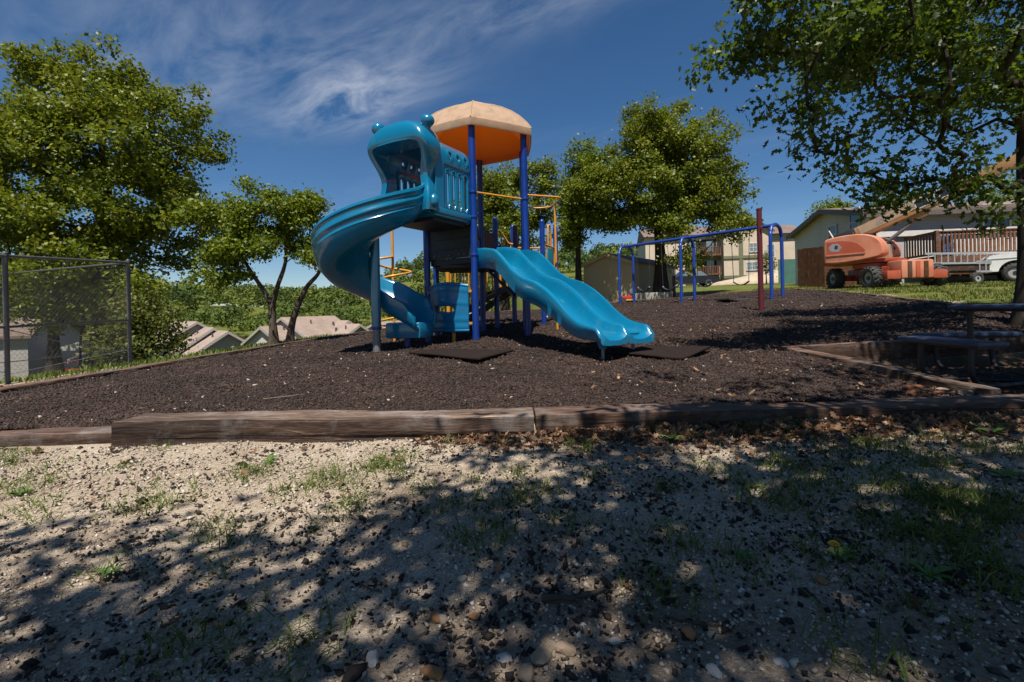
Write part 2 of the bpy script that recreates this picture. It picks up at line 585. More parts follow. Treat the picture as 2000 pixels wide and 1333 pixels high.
m_oak = attr_mat('oak_leaves', OAK, 0.45, 0.36, (0.22, 0.24, 0.015))
m_deep = attr_mat('deep_green_leaves', DEEP, 0.45, 0.42, (0.17, 0.25, 0.012))
m_bright = attr_mat('bright_leaves', BRIGHT, 0.45, 0.32, (0.20, 0.25, 0.02))
m_shrub = attr_mat('shrub_leaves', [(0.0, (0.035, 0.055, 0.008)), (0.5, (0.085, 0.105, 0.016)), (1.0, (0.17, 0.16, 0.035))], 0.5, 0.3, (0.2, 0.2, 0.03))
m_forest = attr_mat('forest_leaves', [(0.0, (0.036, 0.056, 0.010)), (0.5, (0.070, 0.105, 0.015)), (1.0, (0.125, 0.150, 0.022))], 0.75, 0.2, (0.10, 0.15, 0.02))
m_grass = attr_mat('grass_blades', [(0.0, (0.04, 0.065, 0.010)), (0.5, (0.085, 0.125, 0.015)), (0.85, (0.14, 0.17, 0.028)), (1.0, (0.26, 0.21, 0.09))], 0.6, 0.35, (0.14, 0.2, 0.02))
m_lawn = attr_mat('lawn_blades', [(0.0, (0.045, 0.065, 0.010)), (0.5, (0.10, 0.12, 0.018)), (0.85, (0.17, 0.17, 0.035)), (1.0, (0.27, 0.22, 0.10))], 0.6, 0.3, (0.2, 0.22, 0.03))
m_litter = attr_mat('dead_leaves', [(0.0, (0.045, 0.022, 0.013)), (0.4, (0.12, 0.06, 0.032)), (0.75, (0.22, 0.12, 0.065)), (1.0, (0.34, 0.22, 0.13))], 0.8, 0.15, (0.3, 0.14, 0.06))
m_chips = attr_mat('rubber_chips', [(0.0, (0.007, 0.004, 0.003)), (0.5, (0.026, 0.015, 0.0108)), (0.9, (0.057, 0.034, 0.025)), (0.985, (0.078, 0.048, 0.036)), (0.992, (0.26, 0.20, 0.16)), (1.0, (0.38, 0.32, 0.26))], 0.75, spec=0.35)
m_darkchips = attr_mat('dark_rubber_chips', [(0.0, (0.010, 0.008, 0.007)), (0.7, (0.030, 0.022, 0.019)), (1.0, (0.06, 0.045, 0.038))], 0.8, spec=0.25)
m_pebbles = attr_mat('gravel_grains', [(0.0, (0.13, 0.095, 0.068)), (0.35, (0.30, 0.245, 0.18)), (0.8, (0.42, 0.36, 0.285)), (1.0, (0.54, 0.49, 0.42))], 0.9, spec=0.2)
m_stone = pmat('field_stone', (0.36, 0.27, 0.19), (0.24, 0.17, 0.115), 18, 0.9, 0.4, 60, spec=0.2)
m_stonepale = pmat('pale_stone', (0.50, 0.46, 0.41), (0.36, 0.32, 0.28), 18, 0.9, 0.4, 60, spec=0.2)
m_stonerust = pmat('rusty_stone', (0.36, 0.18, 0.075), (0.22, 0.11, 0.05), 18, 0.9, 0.4, 60, spec=0.2)
m_twig = pmat('twig_bark', (0.09, 0.065, 0.045), (0.04, 0.028, 0.02), 30, 0.9, 0.5, 60)
# timber and houses
m_timber = wood_mat('grey_brown_timber', (0.022, 0.012, 0.008), (0.088, 0.055, 0.037), (0.24, 0.17, 0.12))
m_timbertop = wood_mat('pale_timber_top', (0.06, 0.038, 0.028), (0.22, 0.155, 0.112), (0.40, 0.31, 0.235))
m_timberdark = wood_mat('red_brown_timber', (0.030, 0.016, 0.010), (0.10, 0.055, 0.035), (0.21, 0.135, 0.09))
m_timberdarktop = wood_mat('pale_red_brown_timber_top', (0.06, 0.034, 0.024), (0.19, 0.115, 0.08), (0.31, 0.215, 0.155))
m_deckwood = wood_mat('deck_wood', (0.11, 0.045, 0.020), (0.19, 0.085, 0.04), (0.26, 0.13, 0.065), bump=0.2)
m_fencewood = wood_mat('fence_wood', (0.075, 0.028, 0.010), (0.125, 0.048, 0.018), (0.17, 0.07, 0.028), bump=0.2)
m_rotwood = pmat('rotten_wood', (0.26, 0.10, 0.035), (0.10, 0.04, 0.02), 40, 0.9, 0.6, 50, stretch=(0.3, 1, 1))
m_splinter = pmat('grey_splinters', (0.30, 0.23, 0.17), (0.13, 0.095, 0.07), 40, 0.9, 0.6, 50)
m_siding = siding_mat('beige_siding', (0.60, 0.50, 0.36), 0.12)
m_sidinggrey = siding_mat('grey_siding', (0.29, 0.275, 0.26), 0.12)
m_shed = siding_mat('tan_shed_siding', (0.40, 0.29, 0.17), 0.28, True)
m_apart = siding_mat('apartment_siding', (0.46, 0.37, 0.27), 0.15)
m_band = pmat('dull_green_band', (0.16, 0.15, 0.09), None, 2, 0.7)
m_trim = pmat('white_trim', (0.60, 0.57, 0.52), (0.5, 0.47, 0.43), 4, 0.6)
m_darktrim = pmat('dark_fascia', (0.11, 0.09, 0.08), None, 4, 0.6)
m_soffit = pmat('soffit', (0.40, 0.34, 0.26), None, 4, 0.7)
m_shingle = shingle_mat('pinkish_shingles', (0.22, 0.16, 0.125), (0.31, 0.235, 0.19))
m_shinglebr = shingle_mat('brown_shingles', (0.12, 0.085, 0.07), (0.18, 0.13, 0.105))
m_villwall = siding_mat('village_siding', (0.40, 0.375, 0.335), 0.15)
m_villgrey = siding_mat('village_grey_siding', (0.27, 0.25, 0.225), 0.15)
m_glass = glass_mat('window_glass', (0.025, 0.03, 0.035))
m_glasspale = glass_mat('pale_window_glass', (0.16, 0.20, 0.23))
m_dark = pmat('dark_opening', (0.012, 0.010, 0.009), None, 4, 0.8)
m_concrete = pmat('concrete', (0.33, 0.31, 0.28), (0.26, 0.24, 0.21), 5, 0.9, 0.2, 40)
# machines
m_lift = pmat('sun_faded_orange_paint', (0.54, 0.235, 0.145), (0.49, 0.17, 0.09), 1.6, 0.5, 0.03, 100, rvar=0.08, dirt=((0.40, 0.11, 0.05), 2.0, 0.5, 0.8))
m_liftdeep = pmat('orange_red_paint', (0.40, 0.082, 0.036), (0.32, 0.06, 0.026), 3, 0.5, rvar=0.08, dirt=((0.25, 0.09, 0.05), 4.0, 0.55, 0.8))
m_boom = pmat('ochre_boom_paint', (0.38, 0.21, 0.09), (0.30, 0.15, 0.06), 2, 0.5, rvar=0.06)
m_boomfade = pmat('faded_boom_side', (0.40, 0.29, 0.19), (0.33, 0.24, 0.16), 2, 0.6)
m_tyre = pmat('tyre_rubber', (0.022, 0.022, 0.021), (0.05, 0.047, 0.043), 9, 0.85, 0.2, 60)
m_rim = pmat('dusty_rim', (0.36, 0.35, 0.33), (0.25, 0.24, 0.22), 6, 0.55)
m_white = pmat('white_paint', (0.70, 0.69, 0.66), (0.60, 0.585, 0.55), 2, 0.35, coat=0.3)
m_alu = pmat('aluminium', (0.55, 0.55, 0.55), (0.45, 0.45, 0.45), 9, 0.4, metal=0.6)
m_decalgrey = pmat('faded_decal', (0.28, 0.27, 0.30), None, 6, 0.6)
m_decaldark = pmat('dark_decal', (0.025, 0.027, 0.03), None, 6, 0.5)
m_decalwhite = pmat('white_decal', (0.62, 0.64, 0.66), None, 6, 0.5)
m_barrel = pmat('blue_barrel_plastic', (0.008, 0.13, 0.42), None, 3, 0.4)
m_redtoy = pmat('red_toy_plastic', (0.40, 0.03, 0.03), None, 6, 0.4)
m_yeltoy = pmat('yellow_toy_plastic', (0.5, 0.3, 0.02), None, 6, 0.4)
m_carblue = pmat('dark_car_paint', (0.02, 0.022, 0.028), None, 3, 0.3, coat=0.4)
m_green = pmat('green_windscreen', (0.045, 0.12, 0.095), (0.06, 0.15, 0.12), 2, 0.8)
m_sand = pmat('sand_heap', (0.42, 0.34, 0.24), (0.34, 0.27, 0.19), 2, 0.95, 0.4, 12)
m_petal = pmat('dandelion_petals', (0.75, 0.45, 0.01), None, 30, 0.6)
m_weed = pmat('weed_leaf', (0.05, 0.11, 0.012), (0.075, 0.14, 0.02), 18, 0.5)

# ------------------------------------------------------------------ vectorised scattering
def rand_rot(n, rng=RNG):
    q = rng.normal(size=(n, 4))
    q /= np.linalg.norm(q, axis=1)[:, None]
    w_, x, y, z = q.T
    return np.stack([np.stack([1 - 2 * (y * y + z * z), 2 * (x * y - z * w_), 2 * (x * z + y * w_)], -1),
                     np.stack([2 * (x * y + z * w_), 1 - 2 * (x * x + z * z), 2 * (y * z - x * w_)], -1),
                     np.stack([2 * (x * z - y * w_), 2 * (y * z + x * w_), 1 - 2 * (x * x + y * y)], -1)], 1)


def frame_rot(nrm, rng=RNG):
    """rotation whose z axis is nrm, spun at random"""
    n = nrm / np.linalg.norm(nrm, axis=1)[:, None]
    t = rng.normal(size=n.shape)
    t -= n * np.sum(t * n, 1)[:, None]
    t /= np.linalg.norm(t, axis=1)[:, None]
    b_ = np.cross(n, t)
    return np.stack([t, b_, n], -1)


def inst(tv, tf, pos, rot, scl, jit=0.0, rng=RNG):
    n, k = len(pos), len(tv)
    scl = np.asarray(scl)
    if scl.ndim == 1:
        scl = scl[:, None]
    loc = tv[None, :, :] * scl[:, None, :]
    if jit:
        loc = loc * (1 + jit * rng.normal(size=(n, k, 1)))
    v = np.einsum('nij,nkj->nki', rot, loc) + pos[:, None, :]
    f = tf[None, :, :] + (np.arange(n) * k)[:, None, None]
    return v.reshape(-1, 3), f.reshape(-1, tf.shape[1])


CHIP_V = np.array([(1, 0, 0), (-0.5, 0.8, 0.05), (-0.5, -0.8, -0.05), (0.1, 0.1, 0.45), (-0.1, 0.0, -0.45)], float)
CHIP_F = np.array([(0, 1, 3), (1, 2, 3), (2, 0, 3), (1, 0, 4), (2, 1, 4), (0, 2, 4)])
ROCK_V = np.array([(1, 0, 0), (-1, 0.1, 0), (0.1, 0.9, 0), (0, -0.9, 0.1), (0.05, 0, 0.62), (0, 0.1, -0.62)], float)
ROCK_F = np.array([(0, 2, 4), (2, 1, 4), (1, 3, 4), (3, 0, 4), (2, 0, 5), (1, 2, 5), (3, 1, 5), (0, 3, 5)])


def scatter(name, pts, sizes, tv, tf, mat, jit=0.25, flat=0.0, val=None, lift=0.3, parent=None, origin=None, aspect=None):
    n = len(pts)
    nrm = RNG.normal(size=(n, 3))
    if flat:
        nrm = nrm * (1 - flat)
        nrm[:, 2] += 1.0
        rot = frame_rot(nrm)
    else:
        rot = rand_rot(n)
    p = pts.copy()
    p[:, 2] += sizes * lift
    s = sizes[:, None] * np.ones((1, 3))
    s = s * RNG.uniform(0.6, 1.25, size=(n, 3))
    if aspect is not None:
        s = s * np.asarray(aspect)[None, :]
    v, f = inst(tv, tf, p, rot, s, jit)
    if val is None:
        val = RNG.uniform(0, 1, n)
    me = mesh_np(name, v, f, {'rnd': np.repeat(val, len(tv))})
    return link_mesh(name, me, mat, parent, origin)


# ------------------------------------------------------------------ ground
PAD = (3.40, 8.0, 3.40, 5.85)          # sunken picnic pad


def pad_dip(x, y):
    return 0.22 * sst(PAD[0] - 0.05, PAD[0] + 0.15, x) * sst(PAD[1], PAD[1] - 0.6, x) * sst(PAD[2] - 0.05, PAD[2] + 0.15, y) * sst(PAD[3] + 0.05, PAD[3] - 0.15, y)


_gz0 = gz


def gz(x, y):
    x, y = np.asarray(x, float), np.asarray(y, float)
    soft = 0.05 * sst(1.8, 3.2, x) * sst(9.0, 7.0, x) * sst(2.9, 3.4, y) * sst(7.6, 6.0, y)
    return _gz0(x, y) - soft - pad_dip(x, y) * 0.85


BORDER_R = [(7.35, 5.95), (7.7, 7.3), (8.7, 9.7), (9.6, 12.4), (10.7, 16.0), (11.35, 19.2), (10.6, 20.6)]


def right_border(y):
    ys = [p[1] for p in BORDER_R[:-1]]
    xs = [p[0] for p in BORDER_R[:-1]]
    return np.interp(y, ys, xs)


def left_border(y):
    return np.interp(y, [3.0, 11.0, 17.4], [-5.25, -5.6, -5.2])


def in_mulch(x, y):
    x = np.asarray(x, float)
    y = np.asarray(y, float)
    ok = (y > 3.28) & (x > left_border(y)) & (x < right_border(y))
    ok &= ~((x > 3.32) & (y < 5.95))
    ok &= y < np.where(x < 3.1, 17.55, 20.6)
    return ok


def mulch_z(x, y):
    hol = 0.022 * np.exp(-((x - 1.6) / 0.55) ** 2 - ((y - 5.5) / 0.5) ** 2) + 0.018 * np.exp(-((x + 1.1) / 0.5) ** 2 - ((y - 7.2) / 0.4) ** 2)
    return gz(x, y) + 0.055 + 0.026 * vnoise(x, y, 1.1, 5) + 0.016 * vnoise(x, y, 0.36, 2) - hol


def build_ground():
    a = 2.6
    tx = np.linspace(-math.asinh(700 / a), math.asinh(700 / a), 240)
    xs = a * np.sinh(tx)
    t0, t1 = -math.asinh(60 / a), math.asinh(900 / a)
    ys = 3.0 + a * np.sinh(np.linspace(t0, t1, 245))
    X, Y = np.meshgrid(xs, ys)
    Z = gz(X, Y)
    v = np.stack([X, Y, Z], -1).reshape(-1, 3)
    ny, nx = X.shape
    i = np.arange(ny - 1)[:, None] * nx + np.arange(nx - 1)[None, :]
    f = np.stack([i, i + 1, i + nx + 1, i + nx], -1).reshape(-1, 4)
    x, y = v[:, 0], v[:, 1]
    gr = np.zeros(len(v))
    gr = np.maximum(gr, 0.72 * sst(0.0, 0.6, x - right_border(np.clip(y, 6, 20))) * sst(5.5, 6.5, y))
    gr = np.maximum(gr, 0.75 * sst(0.1, 0.7, left_border(np.clip(y, 3, 17)) - x) * sst(6.5, 10, y))
    gr = np.maximum(gr, 0.95 * sst(17.4, 19.0, y) * sst(3.4, 2.4, x))
    gr = np.maximum(gr, 0.8 * sst(20.5, 21.5, y))
    gr = np.maximum(gr, 1.3 * sst(26, 40, np.hypot(x, y)))
    gr = np.maximum(gr, 0.95 * sst(-7.5, -9, x) * sst(3, 8, y))
    gr = np.maximum(gr, 0.42 * np.exp(-((x - 2.2) / 1.1) ** 2 - ((y - 1.9) / 0.75) ** 2))
    gr = np.maximum(gr, 0.9 * sst(-8, -20, y))
    soil = 4.5 * np.minimum(pad_dip(x, y), 0.22)
    soil = np.maximum(soil, 0.8 * sst(0.5, 0.0, np.abs(y - 2.95)) * sst(-0.4, 0.6, x))
    soil = np.maximum(soil, 0.5 * sst(2.4, 1.2, y) * sst(-4, 0, y) * (0.6 + 0.5 * vnoise(x, y, 0.7, 2)))
    me = mesh_np('ground', v, f, {'grass': gr, 'soil': np.clip(soil, 0, 1)}, True)
    m, nt, b = newmat('ground_gravel_and_grass')
    t = nd(nt, 'ShaderNodeTexCoord')
    ob = t.outputs['Object']
    g1 = nd(nt, 'ShaderNodeTexNoise', {'Vector': ob, 'Scale': 2.2, 'Detail': 8, 'Roughness': 0.65})
    g2 = nd(nt, 'ShaderNodeTexNoise', {'Vector': ob, 'Scale': 85.0, 'Detail': 5, 'Roughness': 0.7})
    v1 = nd(nt, 'ShaderNodeTexVoronoi', {'Vector': ob, 'Scale': 150.0})
    base = ramp(nt, g1.outputs[0], [(0.3, (0.25, 0.19, 0.135)), (0.5, (0.38, 0.31, 0.235)), (0.72, (0.46, 0.39, 0.305))])
    grit = ramp(nt, g2.outputs[0], [(0.3, (0.55, 0.52, 0.5)), (0.55, (1, 1, 1)), (0.75, (1.25, 1.22, 1.18))])
    gc = nd(nt, 'ShaderNodeMix', {'Factor': 1.0, 6: base, 7: grit}, data_type='RGBA', blend_type='MULTIPLY')
    vc = ramp(nt, v1.outputs['Color'], [(0.0, (0.72, 0.68, 0.64)), (0.6, (1, 1, 1)), (1.0, (1.15, 1.15, 1.15))])
    gc2 = nd(nt, 'ShaderNodeMix', {'Factor': 0.8, 6: gc.outputs[2], 7: vc}, data_type='RGBA', blend_type='MULTIPLY')
    so = nd(nt, 'ShaderNodeAttribute', attribute_name='soil')
    ns = nd(nt, 'ShaderNodeTexNoise', {'Vector': ob, 'Scale': 9.0, 'Detail': 9, 'Roughness': 0.75})
    sa_ = nd(nt, 'ShaderNodeMath', {0: ns.outputs[0], 1: so.outputs['Fac']}, operation='ADD')
    sf = nd(nt, 'ShaderNodeMapRange', {'Value': sa_.outputs[0], 'From Min': 0.62, 'From Max': 1.15, 'To Min': 0.0, 'To Max': 0.9})
    gc2 = nd(nt, 'ShaderNodeMix', {'Factor': sf.outputs[0], 6: gc2.outputs[2], 7: c4((0.085, 0.055, 0.036))}, data_type='RGBA')
    n3 = nd(nt, 'ShaderNodeTexNoise', {'Vector': ob, 'Scale': 3.0, 'Detail': 8, 'Roughness': 0.7})
    gcol = ramp(nt, n3.outputs[0], [(0.3, (0.045, 0.066, 0.012)), (0.48, (0.085, 0.105, 0.018)), (0.6, (0.14, 0.135, 0.032)), (0.72, (0.25, 0.195, 0.10))])
    at = nd(nt, 'ShaderNodeAttribute', attribute_name='grass')
    n4 = nd(nt, 'ShaderNodeTexNoise', {'Vector': ob, 'Scale': 1.1, 'Detail': 9, 'Roughness': 0.72})
    s = nd(nt, 'ShaderNodeMath', {0: n4.outputs[0], 1: at.outputs['Fac']}, operation='ADD')
    fac = nd(nt, 'ShaderNodeMapRange', {'Value': s.outputs[0], 'From Min': 0.98, 'From Max': 1.12, 'To Min': 0.0, 'To Max': 1.0})
    cm = nd(nt, 'ShaderNodeMix', {'Factor': fac.outputs[0], 6: gc2.outputs[2], 7: gcol}, data_type='RGBA')
    nt.links.new(cm.outputs[2], b.inputs['Base Color'])
    b.inputs['Roughness'].default_value = 0.95
    b.inputs['Specular IOR Level'].default_value = 0.15
    hh = nd(nt, 'ShaderNodeMath', {0: g2.outputs[0], 1: v1.outputs['Distance']}, operation='ADD')
    bp = nd(nt, 'ShaderNodeBump', {'Height': hh.outputs[0], 'Strength': 0.7, 'Distance': 0.008})
    nt.links.new(bp.outputs[0], b.inputs['Normal'])
    o = link_mesh('ground', me, m)
    tag(o, 'pale gravel and patchy grass ground in front of and around the playground', None, None, 'structure')


build_ground()


def build_mulch():
    st = 0.11
    xs = np.arange(-5.7, 11.7, st)
    ys = np.arange(3.2, 20.8, st)
    X, Y = np.meshgrid(xs, ys)
    Z = mulch_z(X, Y)
    v = np.stack([X, Y, Z], -1).reshape(-1, 3)
    ny, nx = X.shape
    i = np.arange(ny - 1)[:, None] * nx + np.arange(nx - 1)[None, :]
    f = np.stack([i, i + 1, i + nx + 1, i + nx], -1).reshape(-1, 4)
    c = v[f].mean(1)
    f = f[in_mulch(c[:, 0], c[:, 1])]
    used, inv = np.unique(f, return_inverse=True)
    me = mesh_np('mulch_bed', v[used], inv.reshape(-1, 4), None, True)
    m, nt, b = newmat('dark_rubber_mulch')
    t = nd(nt, 'ShaderNodeTexCoord')
    vo = nd(nt, 'ShaderNodeTexVoronoi', {'Vector': t.outputs['Object'], 'Scale': 34.0})
    vo2 = nd(nt, 'ShaderNodeTexVoronoi', {'Vector': t.outputs['Object'], 'Scale': 15.0})
    nz = nd(nt, 'ShaderNodeTexNoise', {'Vector': t.outputs['Object'], 'Scale': 1.3, 'Detail': 7})
    ad = nd(nt, 'ShaderNodeMath', {0: vo.outputs['Color'], 1: vo2.outputs['Color']}, operation='ADD')
    col = ramp(nt, ad.outputs[0], [(0.2, (0.007, 0.004, 0.003)), (0.55, (0.021, 0.013, 0.010)), (0.85, (0.047, 0.030, 0.024))])
    vr = ramp(nt, nz.outputs[0], [(0.3, (0.8, 0.8, 0.8)), (0.7, (1.15, 1.1, 1.05))])
    cm = nd(nt, 'ShaderNodeMix', {'Factor': 1.0, 6: col, 7: vr}, data_type='RGBA', blend_type='MULTIPLY')
    nt.links.new(cm.outputs[2], b.inputs['Base Color'])
    b.inputs['Roughness'].default_value = 0.85
    b.inputs['Specular IOR Level'].default_value = 0.2
    hh = nd(nt, 'ShaderNodeMath', {0: vo.outputs['Distance'], 1: vo2.outputs['Distance']}, operation='ADD')
    bp = nd(nt, 'ShaderNodeBump', {'Height': hh.outputs[0], 'Strength': 1.0, 'Distance': 0.03})
    nt.links.new(bp.outputs[0], b.inputs['Normal'])
    o = link_mesh('mulch_bed', me, m)
    tag(o, 'dark brown rubber mulch bed under the play equipment', None, None, 'structure')
    # the loose chips themselves
    pts, sz = [], []
    for (y0, y1, dens, s0, s1) in ((3.28, 4.4, 2100, 0.010, 0.021), (4.4, 6.2, 1300, 0.012, 0.025), (6.2, 9.5, 560, 0.016, 0.031), (9.5, 20.6, 130, 0.024, 0.045)):
        xa, xb = -5.5, 11.5
        n = int((xb - xa) * (y1 - y0) * dens)
        x = RNG.uniform(xa, xb, n)
        y = RNG.uniform(y0, y1, n)
        ok = in_mulch(x, y) & (np.abs(x) < 1.12 * y + 0.3)
        x, y = x[ok], y[ok]
        pts.append(np.stack([x, y, mulch_z(x, y)], -1))
        sz.append(RNG.uniform(s0, s1, len(x)))
    pts = np.concatenate(pts)
    sz = np.concatenate(sz)
    val = np.clip(RNG.uniform(0, 1, len(pts)) * 0.8 + 0.14 + 0.18 * vnoise(pts[:, 0], pts[:, 1], 0.8, 4), 0, 0.98)
    val = np.where(RNG.uniform(size=len(pts)) < 0.004, 1.0, val)
    o = scatter('rubber_mulch_chips', pts, sz, CHIP_V, CHIP_F, m_chips, 0.3, 0.3, val, lift=0.12, aspect=(1.35, 0.8, 1.0))
    tag(o, 'loose dark brown rubber mulch chips covering the play area', 'mulch', None, 'stuff')


build_mulch()


def foreground_pts(n, y0=0.75, y1=3.05, xl=1.15):
    y = np.sqrt(RNG.uniform(y0 * y0, y1 * y1, n))
    x = RNG.uniform(-1, 1, n) * (xl * y + 0.25)
    return x, y


def build_gravel():
    x, y = foreground_pts(40000)
    s = RNG.gamma(2.2, 0.0016, len(x)) + 0.0018
    big = RNG.uniform(size=len(x)) < (0.07 * sst(2.0, 0.95, y) + 0.01)
    s = np.where(big, RNG.uniform(0.005, 0.012, len(x)), s)
    pts = np.stack([x, y, gz(x, y)], -1)
    val = np.clip(RNG.normal(0.5, 0.3, len(x)) - np.where(big, 0.25, 0), 0, 1)
    o = scatter('gravel_grains', pts, s, ROCK_V, ROCK_F, m_pebbles, 0.2, 0.3, val, 0.25)
    tag(o, 'fine pale gravel grains strewn over the foreground', 'gravel', None, 'stuff')
    # rubber chips kicked out of the bed onto the gravel
    x, y = foreground_pts(56000, 0.75, 3.05)
    d = vnoise(x, y, 0.5, 9) * 0.5 + vnoise(x, y, 0.16, 4) * 0.5
    prob = np.clip(0.30 + 0.55 * d, 0.02, 1) * (0.55 + 0.5 * sst(2.6, 1.4, y)) * np.where(x < -0.2, 0.8, 1.0)
    ok = RNG.uniform(size=len(x)) < prob
    x, y = x[ok], y[ok]
    pts = np.stack([x, y, gz(x, y)], -1)
    s = 0.004 + RNG.gamma(2.0, 0.0021, len(x))
    val = RNG.uniform(0, 1, len(x))
    o = scatter('scattered_rubber_chips', pts, s, ROCK_V, ROCK_F, m_darkchips, 0.32, 0.2, val, 0.3, aspect=(1.25, 0.8, 0.9))
    tag(o, 'dark rubber chips scattered over the pale foreground gravel', 'mulch', None, 'stuff')


build_gravel()


def rock_mesh(name, seed):
    bm = bmesh.new()
    bmesh.ops.create_icosphere(bm, subdivisions=2, radius=1.0)
    r = random.Random(seed)
    planes = [(Vector((r.gauss(0, 1), r.gauss(0, 1), r.gauss(0, 1))).normalized(), r.uniform(0.6, 0.85)) for _ in range(9)]
    for v in bm.verts:
        for n, d in planes:
            q = v.co.dot(n)
            if q > d:
                v.co -= n * (q - d)
        v.co *= r.uniform(0.97, 1.03)
        v.co = Vector((v.co.x * 1.15, v.co.y * 0.85, v.co.z * 0.55))
    me = bpy.data.meshes.new(name)
    bm.to_mesh(me)
    bm.free()
    return me


def build_stones():
    meshes = [rock_mesh('stone', s) for s in range(5)]
    named = [  # (px, py, half size m, material, label)
        (815, 1240, 0.032, m_stone, 'brownish rounded stone, largest in the bottom middle of the gravel'),
        (850, 1210, 0.022, m_stonerust, 'reddish brown stone just right of the largest rounded stone'),
        (927, 1208, 0.017, m_stonerust, 'small orange tan stone in the sunlit gravel, bottom middle'),
        (987, 1128, 0.017, m_stonepale, 'small white angular stone above the orange tan one'),
        (1060, 1288, 0.033, m_stone, 'wide flat tan stone near the bottom edge'),
        (985, 1290, 0.021, m_stonepale, 'pale grey stone left of the wide flat tan stone'),
        (1105, 1272, 0.027, m_stone, 'light tan stone right of the wide flat tan stone'),
        (1345, 1243, 0.024, m_stonerust, 'orange brown flat stone right of the stick in the gravel'),
        (728, 1292, 0.024, m_stonepale, 'pale flat stone left of the largest rounded stone'),
        (797, 1145, 0.013, m_stonepale, 'little white stone in the shade above the rounded stone'),
        (1200, 1255, 0.016, m_stonepale, 'whitish stone between the tan stones and the orange flat stone'),
        (552, 1249, 0.016, m_stonepale, 'pale stone at the lower left in the shade'),
        (580, 1322, 0.027, m_stone, 'tan stone at the bottom edge, left of the middle'),
        (1395, 1315, 0.020, m_stonepale, 'bluish white stone at the bottom edge, right of the middle'),
        (1605, 1137, 0.020, m_stonerust, 'orange flat stone just below the dandelion'),
        (1525, 1298, 0.017, m_stonepale, 'small pale stone in the bottom right shade'),
        (845, 1320, 0.028, m_stonerust, 'dark reddish stone at the bottom edge below the rounded stone'),
        (1030, 1325, 0.03, m_stone, 'tan stone touching the bottom edge in the middle'),
        (1840, 1215, 0.018, m_stonepale, 'pale stone among the grass at the lower right'),
        (1815, 992, 0.02, m_stonepale, 'white stone in the grass patch at the right'),
    ]
    for i, (px, py, r, mt, lab) in enumerate(named):
        d = 1.2
        for _ in range(12):
            p = P(px, py, d)
            d += ((p.z - G(p.x, p.y)) / max(0.2, (EYE - p.z) / d)) * 0.8
        p = P(px, py, d)
        me = meshes[i % 5].copy()
        me.materials.append(mt)
        o = bpy.data.objects.new('stone', me)
        COL.objects.link(o)
        o.scale = (r, r, r)
        o.location = (p.x, p.y, G(p.x, p.y) + r * 0.25)
        o.rotation_euler = (random.uniform(-.15, .15), random.uniform(-.15, .15), random.uniform(0, 6))
        tag(o, lab, 'stone', 'stones in the foreground gravel')


build_stones()


def on_ground(px, py, d=2.0):
    for _ in range(25):
        p = P(px, py, d)
        d += ((p.z - G(p.x, p.y)) / max(0.12, (EYE - p.z) / max(d, 0.3))) * 0.7
        d = max(d, 0.5)
    return P(px, py, d)


def build_twigs():
    data = [((1058, 1176), (1180, 1160), 0.010, 'thick broken stick lying on the gravel in the middle foreground'),
            ((1735, 1190), (1800, 1150), 0.005, 'thin bent twig at the edge of the grass, lower right'),
            ((1300, 1208), (1405, 1225), 0.004, 'thin dark twig on the shaded gravel right of the stick'),
            ((700, 1140), (745, 1160), 0.004, 'short curved dark twig left of the middle foreground'),
            ((555, 995), (590, 1000), 0.004, 'short twig in the shade at the left'),
            ((590, 1010), (545, 1040), 0.004, 'dark twig lying in the left shade'),
            ((1590, 1165), (1625, 1215), 0.003, 'thin twig below the dandelion'),
            ((515, 797), (595, 790), 0.004, 'pale straw stick lying on the mulch behind the long timber'),
            ((312, 1228), (355, 1205), 0.005, 'dark stick in the shade at the lower left')]
    for a, b, r, lab in data:
        pa, pb = on_ground(*a), on_ground(*b)
        if a[1] < 810:
            pa.z = float(mulch_z(pa.x, pa.y)) + 0.03
            pb.z = float(mulch_z(pb.x, pb.y)) + 0.03
        else:
            pa.z = G(pa.x, pa.y) + r
            pb.z = G(pb.x, pb.y) + r
        n = 7
        pts, rs = [], []
        side = (pb - pa).cross(Vector((0, 0, 1))).normalized()
        for i in range(n):
            t = i / (n - 1)
            pts.append(pa.lerp(pb, t) + side * math.sin(t * 3.1) * r * 2.0 + side * random.uniform(-r, r) * 0.5 + Vector((0, 0, random.uniform(0, r * 0.8))))
            rs.append(r * (1.0 - 0.45 * t) * random.uniform(0.85, 1.15))
        mb = MB().tube(pts, rs, 7)
        if r >= 0.004:
            q = pts[3]
            mb.tube([q, q + side * r * 5 + (pb - pa) * 0.12 + Vector((0, 0, r))], [r * 0.6, r * 0.3], 5)
        o = mb.build('twig', m_twig if a[1] > 810 else m_splinter, None, 40, pa)
        tag(o, lab, 'twig', 'twigs on the ground')


build_twigs()

